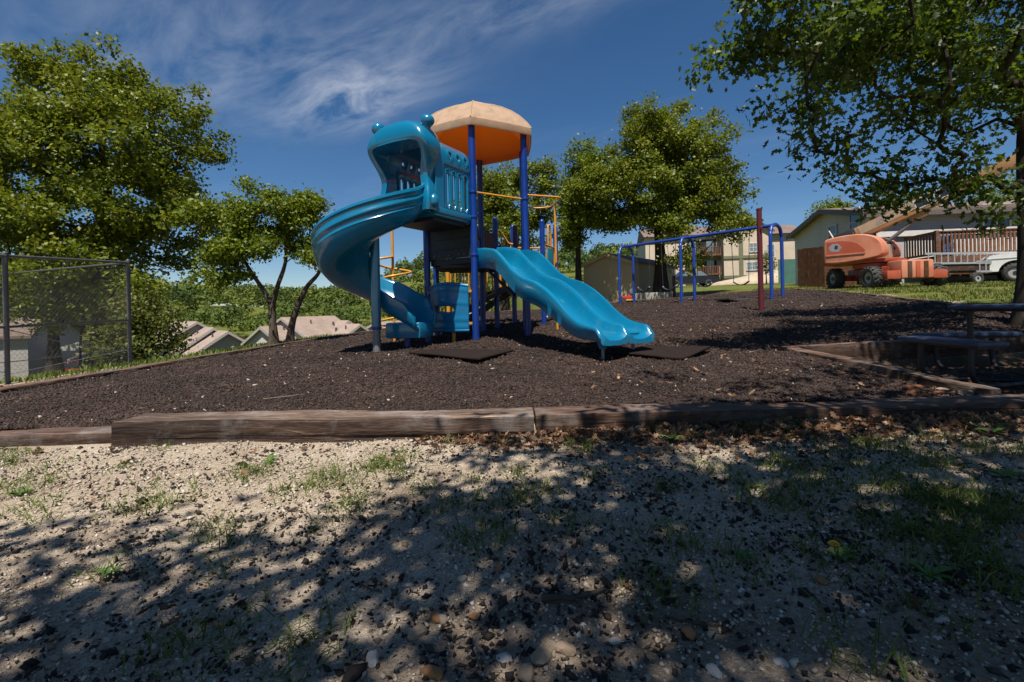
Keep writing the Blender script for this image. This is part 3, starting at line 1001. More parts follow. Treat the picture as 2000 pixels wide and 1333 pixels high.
LEAF_OAK_V = np.array([(0, -0.5, 0), (0.10, -0.30, .02), (0.07, -0.2, 0), (0.27, -0.10, .05), (0.12, 0.02, .01), (0.33, 0.17, .06), (0.13, 0.26, .01), (0.2, 0.42, .04),
                       (0, 0.55, 0.0), (-0.2, 0.42, .04), (-0.13, 0.26, .01), (-0.33, 0.17, .06), (-0.12, 0.02, .01), (-0.27, -0.10, .05), (-0.07, -0.2, 0), (-0.10, -0.30, .02)], float)
LEAF_OAK_F = np.array([(0, 1, 15), (1, 2, 14), (1, 14, 15), (2, 3, 4), (2, 4, 12), (2, 12, 14), (14, 12, 13), (4, 5, 6), (4, 6, 10), (4, 10, 12), (12, 10, 11), (6, 7, 8), (6, 8, 10), (10, 8, 9)])
LEAF_LOBE_V = np.array([(0, -0.5, 0), (0.25, -0.12, .05), (0.10, 0.02, .0), (0.31, 0.2, .06), (0.11, 0.28, 0), (0, 0.55, 0.03), (-0.11, 0.28, 0), (-0.31, 0.2, .06), (-0.10, 0.02, .0), (-0.25, -0.12, .05)], float)
LEAF_LOBE_F = np.array([(0, 1, 2), (0, 2, 8), (0, 8, 9), (2, 3, 4), (2, 4, 6), (2, 6, 8), (8, 6, 7), (4, 5, 6)])
LEAF_V = np.array([(0, -0.5, 0), (0.26, 0.05, 0.05), (0, 0.5, 0.0), (-0.26, 0.05, 0.05)], float)
LEAF_F = np.array([(0, 1, 2), (0, 2, 3)])
LEAF5_V = np.array([(0, -0.5, 0), (0.24, -0.12, 0.06), (0.20, 0.28, 0.05), (0, 0.5, 0), (-0.20, 0.28, 0.05), (-0.24, -0.12, 0.06)], float)
LEAF5_F = np.array([(0, 1, 3), (1, 2, 3), (0, 3, 5), (3, 4, 5)])


def build_litter():
    # drift of brown oak leaves along the front timbers and on the picnic pad
    n = 5200
    x = RNG.uniform(-0.6, 4.2, n)
    w_ = 0.16 + 0.34 * sst(-0.4, 0.6, x) * 0.5 + 0.25 * sst(1.6, 3.2, x)
    y = 3.02 - np.abs(RNG.normal(0, 1, n)) * w_ * 0.55
    keep = RNG.uniform(size=n) < (0.35 + 0.65 * sst(-0.5, 0.1, x)) * np.clip(0.75 + 0.6 * vnoise(x, y, 0.25, 8), 0.1, 1)
    x, y = x[keep], y[keep]
    x2 = RNG.uniform(3.4, 6.6, 2300)
    y2 = RNG.uniform(3.45, 5.85, 2300)
    x3, y3 = foreground_pts(150, 1.2, 3.0)
    x4 = RNG.uniform(0.5, 7.2, 900)
    y4 = RNG.uniform(3.5, 9.0, 900)
    k4 = in_mulch(x4, y4)
    x4, y4 = x4[k4], y4[k4]
    x5 = RNG.uniform(-6.6, -5.7, 260)
    y5 = RNG.uniform(4.2, 8.0, 260)
    x = np.concatenate([x, x2, x3, x4, x5])
    y = np.concatenate([y, y2, y3, y4, y5])
    z = np.where(in_mulch(x, y), mulch_z(x, y) + 0.012, gz(x, y))
    pile = np.where((y > 2.6) & (y < 3.05), RNG.uniform(0.004, 0.028, len(x)), RNG.uniform(0.004, 0.016, len(x)))
    pts = np.stack([x, y, z + pile], -1)
    s = np.where(y < 2.5, RNG.uniform(0.02, 0.045, len(x)), RNG.uniform(0.035, 0.07, len(x)))
    nrm = RNG.normal(size=(len(x), 3)) * 0.55
    nrm[:, 2] += 1
    tv = LEAF_OAK_V.copy()
    tv[:, 2] = 0.9 * tv[:, 0] ** 2 + 0.35 * tv[:, 1] ** 2
    v, f = inst(tv, LEAF_OAK_F, pts, frame_rot(nrm), s[:, None] * RNG.uniform(0.6, 1.2, (len(x), 3)))
    me = mesh_np('leaf_litter', v, f, {'rnd': np.repeat(RNG.uniform(0, 1, len(x)), len(tv))})
    o = link_mesh('leaf_litter', me, m_litter)
    tag(o, 'brown dry oak leaves drifted along the front timbers and picnic pad', 'leaf litter', None, 'stuff')


build_litter()


def blades(name, roots, heights, lean, mat, label, width=0.004, seed=3):
    rng = np.random.default_rng(seed)
    n = len(roots)
    a = rng.uniform(0, 2 * np.pi, n)
    d = np.stack([np.cos(a), np.sin(a), np.zeros(n)], -1)
    s = np.stack([-np.sin(a), np.cos(a), np.zeros(n)], -1) * (width * rng.uniform(0.6, 1.4, n))[:, None]
    up = np.array([0, 0, 1.0])
    h = heights[:, None]
    l = (lean * rng.uniform(0.3, 1.2, n))[:, None] * h
    p0 = roots
    p1 = roots + up * h * 0.55 + d * l * 0.35
    p2 = roots + up * h * 0.9 + d * l
    v = np.stack([p0 - s, p0 + s, p1 + s * 0.8, p1 - s * 0.8, p2], 1).reshape(-1, 3)
    b0 = (np.arange(n) * 5)[:, None]
    f = np.concatenate([b0 + np.array([[0, 1, 2]]), b0 + np.array([[0, 2, 3]]), b0 + np.array([[3, 2, 4]])])
    me = mesh_np(name, v, f, {'rnd': np.repeat(np.clip(rng.normal(0.5, 0.25, n), 0, 1), 5)})
    o = link_mesh(name, me, mat)
    return tag(o, label, 'grass', None, 'stuff')


def build_grass():
    # tufts in the foreground gravel
    x, y = foreground_pts(1100, 0.85, 3.0)
    dens = 0.13 + 0.8 * np.exp(-((x - 2.1) / 0.9) ** 2 - ((y - 1.9) / 0.7) ** 2) + 0.16 * np.exp(-((x + 0.6) / 0.8) ** 2 - ((y - 2.1) / 0.5) ** 2)
    dens = dens * np.clip(0.6 + vnoise(x, y, 0.4, 3), 0, 1.6)
    k = RNG.uniform(size=len(x)) < dens
    tx, ty = x[k], y[k]
    nb = RNG.integers(15, 90, len(tx))
    # some hand-placed tufts
    hx, hy, hn = [], [], []
    for px, py, c in ((1660, 1090, 150), (1455, 1100, 110), (365, 1255, 110), (1570, 1000, 60), (1110, 1025, 70), (25, 965, 60), (510, 925, 70), (240, 918, 25), (320, 878, 25), (680, 1000, 70), (620, 945, 60),
                      (780, 930, 40), (930, 940, 45), (1020, 930, 45), (1165, 930, 60), (900, 1060, 35), (205, 1125, 50), (1240, 1045, 30), (1890, 870, 90), (1950, 885, 80), (1680, 1280, 70), (1830, 1220, 60),
                      (1560, 960, 70), (1640, 950, 60), (1750, 960, 90), (1850, 990, 120), (1940, 980, 90), (1700, 1020, 80), (1800, 1060, 130), (1900, 1090, 130), (1960, 1150, 90), (400, 1030, 50), (850, 1000, 40)):
        p = on_ground(px, py)
        hx.append(p.x)
        hy.append(p.y)
        hn.append(c)
    tx = np.concatenate([tx, hx])
    ty = np.concatenate([ty, hy])
    nb = np.concatenate([nb, hn])
    rx = np.repeat(tx, nb) + RNG.normal(0, 1, nb.sum()) * np.repeat(0.022 + 0.0006 * nb, nb)
    ry = np.repeat(ty, nb) + RNG.normal(0, 1, nb.sum()) * np.repeat(0.022 + 0.0006 * nb, nb)
    roots = np.stack([rx, ry, gz(rx, ry) - 0.003], -1)
    blades('grass_tufts', roots, RNG.uniform(0.015, 0.07, len(rx)), np.full(len(rx), 1.7), m_grass, 'thin green grass tufts sprouting from the foreground gravel', 0.0022)
    # lawn behind the right hand border
    n = 70000
    x = RNG.uniform(7.5, 24, n)
    y = RNG.uniform(6.2, 24, n)
    k = (x > right_border(np.clip(y, 6, 20)) + 0.15) & (x < 1.12 * y) & (vnoise(x, y, 1.6, 6) + 0.6 * vnoise(x, y, 0.5, 1) > -0.1)
    x, y = x[k], y[k]
    roots = np.stack([x, y, gz(x, y)], -1)
    blades('lawn_grass', roots, RNG.uniform(0.03, 0.11, len(x)), np.full(len(x), 0.7), m_lawn, 'sparse sunlit lawn around the orange lift', 0.010, 5)
    # grass outside the left border
    n = 22000
    x = RNG.uniform(-16, -5.5, n)
    y = RNG.uniform(6.5, 22, n)
    k = (x < left_border(np.clip(y, 3, 17)) - 0.25)
    x, y = x[k], y[k]
    roots = np.stack([x, y, gz(x, y)], -1)
    blades('slope_grass', roots, RNG.uniform(0.03, 0.13, len(x)), np.full(len(x), 0.7), m_grass, 'grass strip on the slope behind the left border timber', 0.010, 6)


build_grass()


def timber(p0, p1, w, h, mat, label, tilt=0.0, group='landscape timbers framing the mulch', seed=0):
    """weathered square timber; p0,p1 = centre line of its TOP"""
    p0, p1 = Vector(p0), Vector(p1)
    ex = (p1 - p0)
    L = ex.length
    ex.normalize()
    ey = Vector((0, 0, 1)).cross(ex).normalized()
    ez = ex.cross(ey)
    r = random.Random(seed)
    ch = min(w, h) * 0.07
    sec = [(-w / 2 + ch, 0), (0.0, 0), (w / 2 - ch, 0), (w / 2, -ch), (w / 2, -h * .5), (w / 2, -h), (-w / 2, -h), (-w / 2, -h * .72), (-w / 2 + .006, -h * .60), (-w / 2, -h * .46), (-w / 2, -h * .3), (-w / 2, -ch)]
    walk = [[0.0, 0.0] for _ in sec]
    n = max(6, int(L / 0.09))
    rings = []
    for i in range(n + 1):
        t = i / n
        for q in walk:
            q[0] = q[0] * 0.85 + r.gauss(0, 0.0022)
            q[1] = q[1] * 0.85 + r.gauss(0, 0.0022)
        rings.append([Vector((t * L - L / 2, a + q[0], b + q[1] + 0.005 * math.sin(t * 5 + seed))) for (a, b), q in zip(sec, walk)])
    me = MB().loft(rings).mesh('landscape_timber', 50)
    me.materials.append(mat)
    me.materials.append(m_timbertop if mat is m_timber else m_timberdarktop)  # top faces take a paler wood tone than the sides
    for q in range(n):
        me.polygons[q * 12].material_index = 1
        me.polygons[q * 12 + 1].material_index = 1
    o = bpy.data.objects.new('landscape_timber', me)
    COL.objects.link(o)
    o.matrix_world = Matrix.Translation((p0 + p1) / 2) @ Matrix((ex, ey, ez)).transposed().to_4x4() @ Matrix.Rotation(tilt, 4, 'X')
    ORG[o.name] = (p0 + p1) / 2
    return tag(o, label, 'timber', group)


def build_timbers():
    yc = 3.05 + 0.15
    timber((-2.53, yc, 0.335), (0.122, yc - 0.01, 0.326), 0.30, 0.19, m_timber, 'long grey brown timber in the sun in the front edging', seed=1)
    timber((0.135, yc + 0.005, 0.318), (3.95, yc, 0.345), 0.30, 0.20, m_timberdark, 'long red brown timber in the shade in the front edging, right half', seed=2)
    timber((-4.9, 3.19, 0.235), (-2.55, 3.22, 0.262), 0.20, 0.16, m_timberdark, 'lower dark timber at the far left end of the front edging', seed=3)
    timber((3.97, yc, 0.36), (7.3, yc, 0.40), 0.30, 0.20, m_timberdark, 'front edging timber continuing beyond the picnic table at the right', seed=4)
    # picnic pad box
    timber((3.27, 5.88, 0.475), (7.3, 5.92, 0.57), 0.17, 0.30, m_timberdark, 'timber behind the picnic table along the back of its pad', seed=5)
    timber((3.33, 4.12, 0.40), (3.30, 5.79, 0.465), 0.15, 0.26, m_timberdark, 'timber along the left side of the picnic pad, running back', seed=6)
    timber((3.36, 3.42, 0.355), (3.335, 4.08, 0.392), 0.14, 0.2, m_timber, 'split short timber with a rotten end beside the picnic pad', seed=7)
    # left edging
    for i, (a, b, lab) in enumerate((((-5.32, 3.4), (-5.42, 6.6), 'nearest timber of the left edging beside the chain link fence'),
                                     ((-5.42, 6.62), (-5.53, 9.8), 'second timber of the left edging, at the fence corner'),
                                     ((-5.53, 9.82), (-5.55, 13.2), 'third timber of the left edging, left of the small forked tree'),
                                     ((-5.55, 13.22), (-5.25, 17.4), 'farthest timber of the left edging, behind the small forked tree'))):
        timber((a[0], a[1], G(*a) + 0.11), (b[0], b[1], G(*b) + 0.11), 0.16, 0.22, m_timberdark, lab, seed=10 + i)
    for i, (a, b, lab) in enumerate((((-5.2, 17.5), (-1.0, 17.6), 'back edging timber behind the spiral slide'),
                                     ((-0.98, 17.6), (3.1, 17.62), 'back edging timber seen between the posts of the play structure'),
                                     ((3.15, 17.7), (3.2, 20.6), 'back edging timber by the tan shed'),
                                     ((3.3, 20.7), (7.0, 20.75), 'back edging timber behind the left swing bay'),
                                     ((7.05, 20.75), (10.6, 20.7), 'back edging timber behind the right swing bay'))):
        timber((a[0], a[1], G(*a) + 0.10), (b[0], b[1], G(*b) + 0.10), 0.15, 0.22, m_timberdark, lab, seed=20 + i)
    labs = ['right edging timber behind the picnic table', 'right edging timber beside the near lawn', 'right edging timber in front of the white truck', 'right edging timber in front of the orange lift',
            'right edging timber at the corner by the swing frame', 'short edging timber rounding the corner behind the swing frame']
    for i in range(len(BORDER_R) - 1):
        a, b = Vector(BORDER_R[i]), Vector(BORDER_R[i + 1])
        d = (b - a).normalized() * 0.01
        a, b = a + d, b - d
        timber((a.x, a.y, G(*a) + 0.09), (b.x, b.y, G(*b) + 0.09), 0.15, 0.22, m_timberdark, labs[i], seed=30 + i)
    # rotten wood lumps broken off the split timber
    r = random.Random(5)
    spots = [(2.88, 3.52), (2.98, 3.62), (3.06, 3.50), (3.16, 3.60), (3.24, 3.50)]
    wlab = ['leftmost orange rotten wood chunk beside the split timber', 'second orange rotten wood chunk from the left beside the split timber', 'middle wood piece by the split timber, orange and rotten',
            'grey splinter of wood lying against the split timber, farther one', 'grey splinter of wood at the near right end of the broken pieces']
    for i in range(5):
        p = Vector((spots[i][0] + r.uniform(-0.02, 0.02), spots[i][1], 0))
        p.z = float(mulch_z(p.x, p.y)) + 0.02
        a = r.uniform(-0.5, 0.5)
        L, w_, h = r.uniform(0.10, 0.18), r.uniform(0.018, 0.035), r.uniform(0.012, 0.025)
        ax = (Vector((math.cos(a), math.sin(a), r.uniform(-.1, .2))).normalized(),)
        ey = Vector((0, 0, 1)).cross(ax[0]).normalized()
        ez = ax[0].cross(ey)
        mb = MB()
        rings = []
        for k in range(10):
            t = k / 9 - 0.5
            ss = (1 - abs(t) * r.uniform(0.5, 1.8)) * r.uniform(.75, 1.2)
            rings.append([p + ax[0] * (t * L) + ey * (w_ * ss * math.cos(q) * r.uniform(.8, 1.2)) + ez * (h * ss * math.sin(q) * r.uniform(.8, 1.2)) for q in (0.3, 0.9, 1.5, 2.1, 2.7, 3.8, 4.5, 5.2)])
        mb.loft(rings)
        o = mb.build('wood_chunk', m_rotwood if i < 3 else m_splinter, None, None, p)
        tag(o, wlab[i], 'wood', 'wood pieces broken off the split timber')


build_timbers()


def build_weeds():
    def rosette(px, py, n, size, label, name='weed_plant', flower=False):
        p = on_ground(px, py)
        p.z = G(p.x, p.y)
        t = thing(name, label, 'plant', p)
        for i in range(n):
            a = i * 2.4 + random.uniform(-.3, .3)
            d = Vector((math.cos(a), math.sin(a), 0))
            s = Vector((-math.sin(a), math.cos(a), 0))
            L = 0.62 * size * random.uniform(0.7, 1.1)
            el = random.uniform(0.25, 0.8)
            rings = []
            for k, (tt, ww) in enumerate(((0, .06), (.3, .13), (.6, .2), (.85, .12), (1, .01))):
                c = p + d * (L * tt) + Vector((0, 0, 0.006 + L * (el * tt - 0.5 * el * tt * tt)))
                rings.append([c - s * (L * ww) + Vector((0, 0, L * ww * .35)), c, c + s * (L * ww) + Vector((0, 0, L * ww * .35))])
            MB().loft(rings, False, False).build('leaf', m_weed, t, 60)
        if flower:
            top = p + Vector((-0.03, -0.02, 0.055))
            MB().tube([p, p + Vector((-0.02, -0.01, 0.03)), top], 0.0025, 6).build('stem', m_weed, t)
            mb = MB()
            for ring_, (rad, hh) in enumerate(((0.018, 0.0), (0.013, 0.005), (0.007, 0.008))):
                for k in range(14):
                    a = k * 2 * math.pi / 14 + ring_ * .2
                    d = Vector((math.cos(a), math.sin(a), 0))
                    s = Vector((-math.sin(a), math.cos(a), 0)) * 0.003
                    b0 = top + Vector((0, 0, hh))
                    e = b0 + d * rad + Vector((0, 0, 0.004))
                    mb.add([b0 - s, b0 + s, e + s, e - s], [(0, 1, 2, 3)])
            mb.build('flower', m_petal, t)

    rosette(1640, 1092, 9, 0.09, 'dandelion with one yellow flower beside a sunlit grass tuft', 'dandelion', True)
    rosette(1312, 862, 8, 0.13, 'green broad leaved weed growing against the dark front timber')
    rosette(1805, 850, 3, 0.08, 'small weed with one upright leaf before the front timber at the right')
    rosette(1815, 1130, 9, 0.10, 'bright green weed right of the dandelion')
    rosette(1935, 850, 11, 0.12, 'leafy weed in the sun by the front timber, far right')
    rosette(1965, 935, 9, 0.12, 'leafy weed at the right edge above the grass patch')
    rosette(525, 905, 7, 0.09, 'low weed at the edge of the sunlit gravel, left of the middle')
    rosette(40, 968, 9, 0.10, 'spreading weed in the sunlit gravel at the far left')
    rosette(215, 1125, 6, 0.08, 'dark green weed in the left shade')
    rosette(1455, 1095, 7, 0.07, 'fine weed in the shade left of the dandelion')


build_weeds()

# ------------------------------------------------------------------ play structure
def catmull(pts, n=8):
    pts = [Vector(p) for p in pts]
    q = [pts[0] * 2 - pts[1]] + pts + [pts[-1] * 2 - pts[-2]]
    res = []
    for i in range(1, len(q) - 2):
        p0, p1, p2, p3 = q[i - 1], q[i], q[i + 1], q[i + 2]
        for k in range(n):
            t = k / n
            res.append(0.5 * ((2 * p1) + (p2 - p0) * t + (2 * p0 - 5 * p1 + 4 * p2 - p3) * t * t + (3 * p1 - p0 - 3 * p2 + p3) * t ** 3))
    res.append(pts[-1])
    return res


HX, HY, HR = -0.60, 9.0, 1.0                    # hexagon tower
PG = 0.36
play = thing('play_structure', 'blue playground structure with tan hexagon roof, spiral slide and double slide', 'playground', (HX, HY, G(HX, HY)))
HEXA = [math.radians(-90 + 60 * k) for k in range(6)]       # A front, B, C, D back, F, E
HEX = [(HX + HR * math.cos(a), HY + HR * math.sin(a)) for a in HEXA]
A_, B_, C_, D_, F_, E_ = HEX
PR = 0.058
EAVE = 4.0


def post(x, y, top, r=PR, mat=m_post, cap=False):
    g = float(mulch_z(x, y)) - 0.15
    prof = [(r, 0), (r, top - g)]
    if cap:
        prof += [(r * 1.06, top - g), (r * 1.06, top - g + 0.02), (r * 0.9, top - g + 0.05), (r * 0.55, top - g + 0.075), (0.005, top - g + 0.085)]
    return MB().lathe((x, y, g), prof, 20).build('post', mat, play, 40)


def collar(x, y, z, parent=None):
    return MB().lathe((x, y, z - 0.02), [(PR + 0.004, 0), (PR + 0.012, 0.006), (PR + 0.012, 0.034), (PR + 0.004, 0.04)], 18).build('clamp', m_post, parent or play, 40)


for (x, y) in HEX:
    post(x, y, EAVE + 0.06)

# --- roof: tan shell, orange inside
def hexring(r, z, sub=5, sag=0.0):
    pts = []
    for k in range(6):
        a0, a1 = HEXA[k], HEXA[(k + 1) % 6]
        for j in range(sub):
            t = j / sub
            x = (1 - t) * math.cos(a0) + t * math.cos(a1)
            y = (1 - t) * math.sin(a0) + t * math.sin(a1)
            bul = 1 + 0.02 * math.sin(math.pi * t)
            pts.append(Vector((HX + r * x * bul, HY + r * y * bul, z - sag * math.sin(math.pi * t))))
    return pts


prof = [(1.115, EAVE), (1.15, EAVE - 0.005), (1.16, EAVE + 0.02), (1.16, EAVE + 0.115), (1.14, EAVE + 0.145), (1.06, EAVE + 0.245), (0.93, EAVE + 0.375), (0.77, EAVE + 0.50), (0.58, EAVE + 0.61),
        (0.38, EAVE + 0.70), (0.2, EAVE + 0.76), (0.07, EAVE + 0.785), (0.01, EAVE + 0.79)]
roof = MB().loft([hexring(r, z) for r, z in prof], True, False).build('roof', m_rooftop, play, 28)
prof2 = [(1.112, EAVE + 0.002), (1.10, EAVE + 0.09), (1.02, EAVE + 0.2), (0.88, EAVE + 0.33), (0.72, EAVE + 0.45), (0.52, EAVE + 0.56), (0.3, EAVE + 0.65), (0.1, EAVE + 0.71), (0.01, EAVE + 0.72)]
MB().loft([hexring(r, z) for r, z in prof2], True, False).build('underside', m_orange, roof, 28)
for k in range(6):                              # moulded seams over the hips
    a = HEXA[k]
    pts = [Vector((HX + r * math.cos(a), HY + r * math.sin(a), z + 0.004)) for r, z in prof[3:]]
    MB().tube(pts, [0.012] * 4 + [0.01] * (len(pts) - 4), 6).build('seam', m_rooftop, roof, 60)

# --- decks
LOW, UP = 1.88, 2.50


def hexpoly(r, idx=None):
    ks = idx if idx else range(6)
    return [(HX + r * math.cos(HEXA[k]), HY + r * math.sin(HEXA[k])) for k in ks]


def slab(pts2, z0, z1, name, mat=m_deck, parent=play):
    return MB().prism(pts2, (0, 0, 0), (1, 0, 0), (0, 1, 0), (0, 0, 1), (z0, z1)).build(name, mat, parent)


slab(hexpoly(0.93), LOW - 0.10, LOW, 'deck')
slab([hexpoly(0.90)[k] for k in (0, 5, 4)] + [hexpoly(0.9)[3]], UP - 0.10, UP, 'upper_deck')
# risers of the step between the two decks on the outer left sides
for a, b in ((A_, E_), (E_, F_)):
    a, b = Vector((a[0], a[1], 0)), Vector((b[0], b[1], 0))
    ex = (b - a).normalized()
    ey = Vector((-ex.y, ex.x, 0))
    inn = (Vector((HX, HY, 0)) - (a + b) / 2).normalized() * 0.03
    c = (a + b) / 2 + inn
    L = (b - a).length - 0.14
    MB().box(c + Vector((0, 0, (LOW + UP) / 2 - 0.05)), (L, 0.04, UP - LOW - 0.1), (ex, ey, Vector((0, 0, 1)))).build('riser', m_deck, play)
    for z in (LOW + 0.16, LOW + 0.33):
        MB().box(c - inn * 1.3 + Vector((0, 0, z)), (L * 0.8, 0.012, 0.018), (ex, ey, Vector((0, 0, 1)))).build('riser_rib', m_deck, play)
    for t in (-.36, -.24, 0, .24, .36):
        MB().lathe(c - inn * 1.7 + ex * (t * L) + Vector((0, 0, LOW + 0.05)), [(0.014, 0), (0.014, 0.008), (0.006, 0.014)], 8, -inn).build('bolt', m_galv, play)
for i in range(5):                              # joists under the lower deck
    y = HY - 0.62 + i * 0.31
    hw = 0.62 if i in (0, 4) else 0.76
    MB().box((HX, y, LOW - 0.125), (2 * hw, 0.05, 0.05)).build('joist', m_deck, play)
for k in (0, 5, 4):
    collar(HEX[k][0], HEX[k][1], UP + 0.02)
for k in range(6):
    collar(HEX[k][0], HEX[k][1], LOW + 0.02)

# --- tunnel hood on side A-E
nT = Vector((-0.5, -0.8660254, 0))
tT = Vector((0.8660254, -0.5, 0))
S0 = Vector((HX, HY, 0)) + nT * 0.866
TL = 0.95
TW, TH = 0.46, 1.17                             # half width, crown height above the floor


def tunnel_section():
    """cross-section polyline (lateral, height) from right foot over the crown to left foot, with arc length"""
    pts = [(TW, -0.02 + 0.0)]
    for h in np.linspace(0, 0.82, 40)[1:]:
        pts.append((TW, h))
    for a in np.linspace(0, math.pi, 64)[1:-1]:
        c, s = math.cos(a), math.sin(a)
        e = 2 / 2.5
        pts.append((TW * math.copysign(abs(c) ** e, c), 0.82 + (TH - 0.82) * s ** e))
    for h in np.linspace(0.82, 0, 40):
        pts.append((-TW, h))
    return pts


def build_tunnel():
    sec = tunnel_section()
    m = len(sec)
    ns = 70
    ss = np.linspace(0.06, TL, ns)
    q = np.zeros(m)
    for i in range(1, m):
        q[i] = q[i - 1] + math.dist(sec[i], sec[i - 1])
    Q = q[-1]
    S, QQ = np.meshgrid(ss, q)
    side = np.minimum(QQ, Q - QQ)               # arc height from either foot

    def capsule(s0, q0, q1, r):
        qq = np.clip(side, q0, q1)
        return np.hypot(S - s0, side - qq) - r

    sd = np.full(S.shape, 9.0)
    for s0 in (0.17, 0.325, 0.48, 0.635):
        sd = np.minimum(sd, capsule(s0, 0.17, 0.66, 0.040))
    for s0 in (0.18, 0.38, 0.58):
        sd = np.minimum(sd, capsule(s0, 0.93, 0.93, 0.045))
    # recessed field round the slots
    dx = np.abs(S - 0.40) - 0.33
    dq = np.abs(side - 0.415) - 0.335
    box = np.hypot(np.maximum(dx, 0), np.maximum(dq, 0)) + np.minimum(np.maximum(dx, dq), 0) - 0.02
    rec = -0.022 * np.clip(0.5 - box / 0.03, 0, 1)
    rib = 0.016 * np.exp(-((sd - 0.012) / 0.012) ** 2) * (sd < 0.06)
    disp = rec + rib
    # vertices
    lat = np.array([p[0] for p in sec])
    hgt = np.array([p[1] for p in sec])
    nl = np.gradient(hgt)
    nh = -np.gradient(lat)
    nn = np.hypot(nl, nh)
    nl, nh = nl / nn, nh / nn
    st = ss[1] - ss[0]
    gy, gx = np.gradient(sd, q, ss)
    g = np.hypot(gx, gy) + 1e-6
    mv = (np.abs(sd) < st * 0.62)
    S2 = np.where(mv, S - sd * gx / g, S)
    mvq = np.where(mv, -sd * gy / g, 0)
    LAT = lat[:, None] + disp * nl[:, None] + mvq * np.gradient(lat, q)[:, None]
    HGT = hgt[:, None] + disp * nh[:, None] + mvq * np.gradient(hgt, q)[:, None]
    base = np.array(S0) + np.array((0, 0, UP - 0.03))
    V = base + S2[..., None] * np.array(nT) + LAT[..., None] * np.array(tT) + HGT[..., None] * np.array((0, 0, 1.0))
    idx = np.arange(m * ns).reshape(m, ns)
    f = np.stack([idx[:-1, :-1], idx[:-1, 1:], idx[1:, 1:], idx[1:, :-1]], -1).reshape(-1, 4)
    sc = 0.25 * (sd[:-1, :-1] + sd[:-1, 1:] + sd[1:, 1:] + sd[1:, :-1])
    f = f[(sc > 0).reshape(-1)]
    me = mesh_np('crawl_tunnel', V.reshape(-1, 3), f, None, True)
    o = link_mesh('crawl_tunnel', me, m_slide, play)
    md = o.modifiers.new('wall', 'SOLIDIFY')
    md.thickness = 0.035
    md.offset = -1.0
    return o


tunnel = build_tunnel()
# tunnel floor
c = S0 + nT * (TL / 2) + Vector((0, 0, UP - 0.055))
MB().box(c, (TW * 2 + 0.02, TL, 0.07), (tT, nT, Vector((0, 0, 1))), 0.015).build('floor', m_slide, tunnel, 40)
# bulging lower skirt of the panel
for sgn in (1, -1):
    MB().box(S0 + nT * (TL / 2 + 0.02) + tT * (sgn * (TW + 0.012)) + Vector((0, 0, UP - 0.005)), (0.06, TL - 0.06, 0.10), (tT, nT, Vector((0, 0, 1))), 0.025).build('skirt', m_slide, tunnel, 50)
MB().box(S0 + nT * (TL / 2) + Vector((0, 0, UP - 0.12)), (TW * 1.7, TL - 0.1, 0.05), (tT, nT, Vector((0, 0, 1)))).build('floor_frame', m_deck, tunnel)


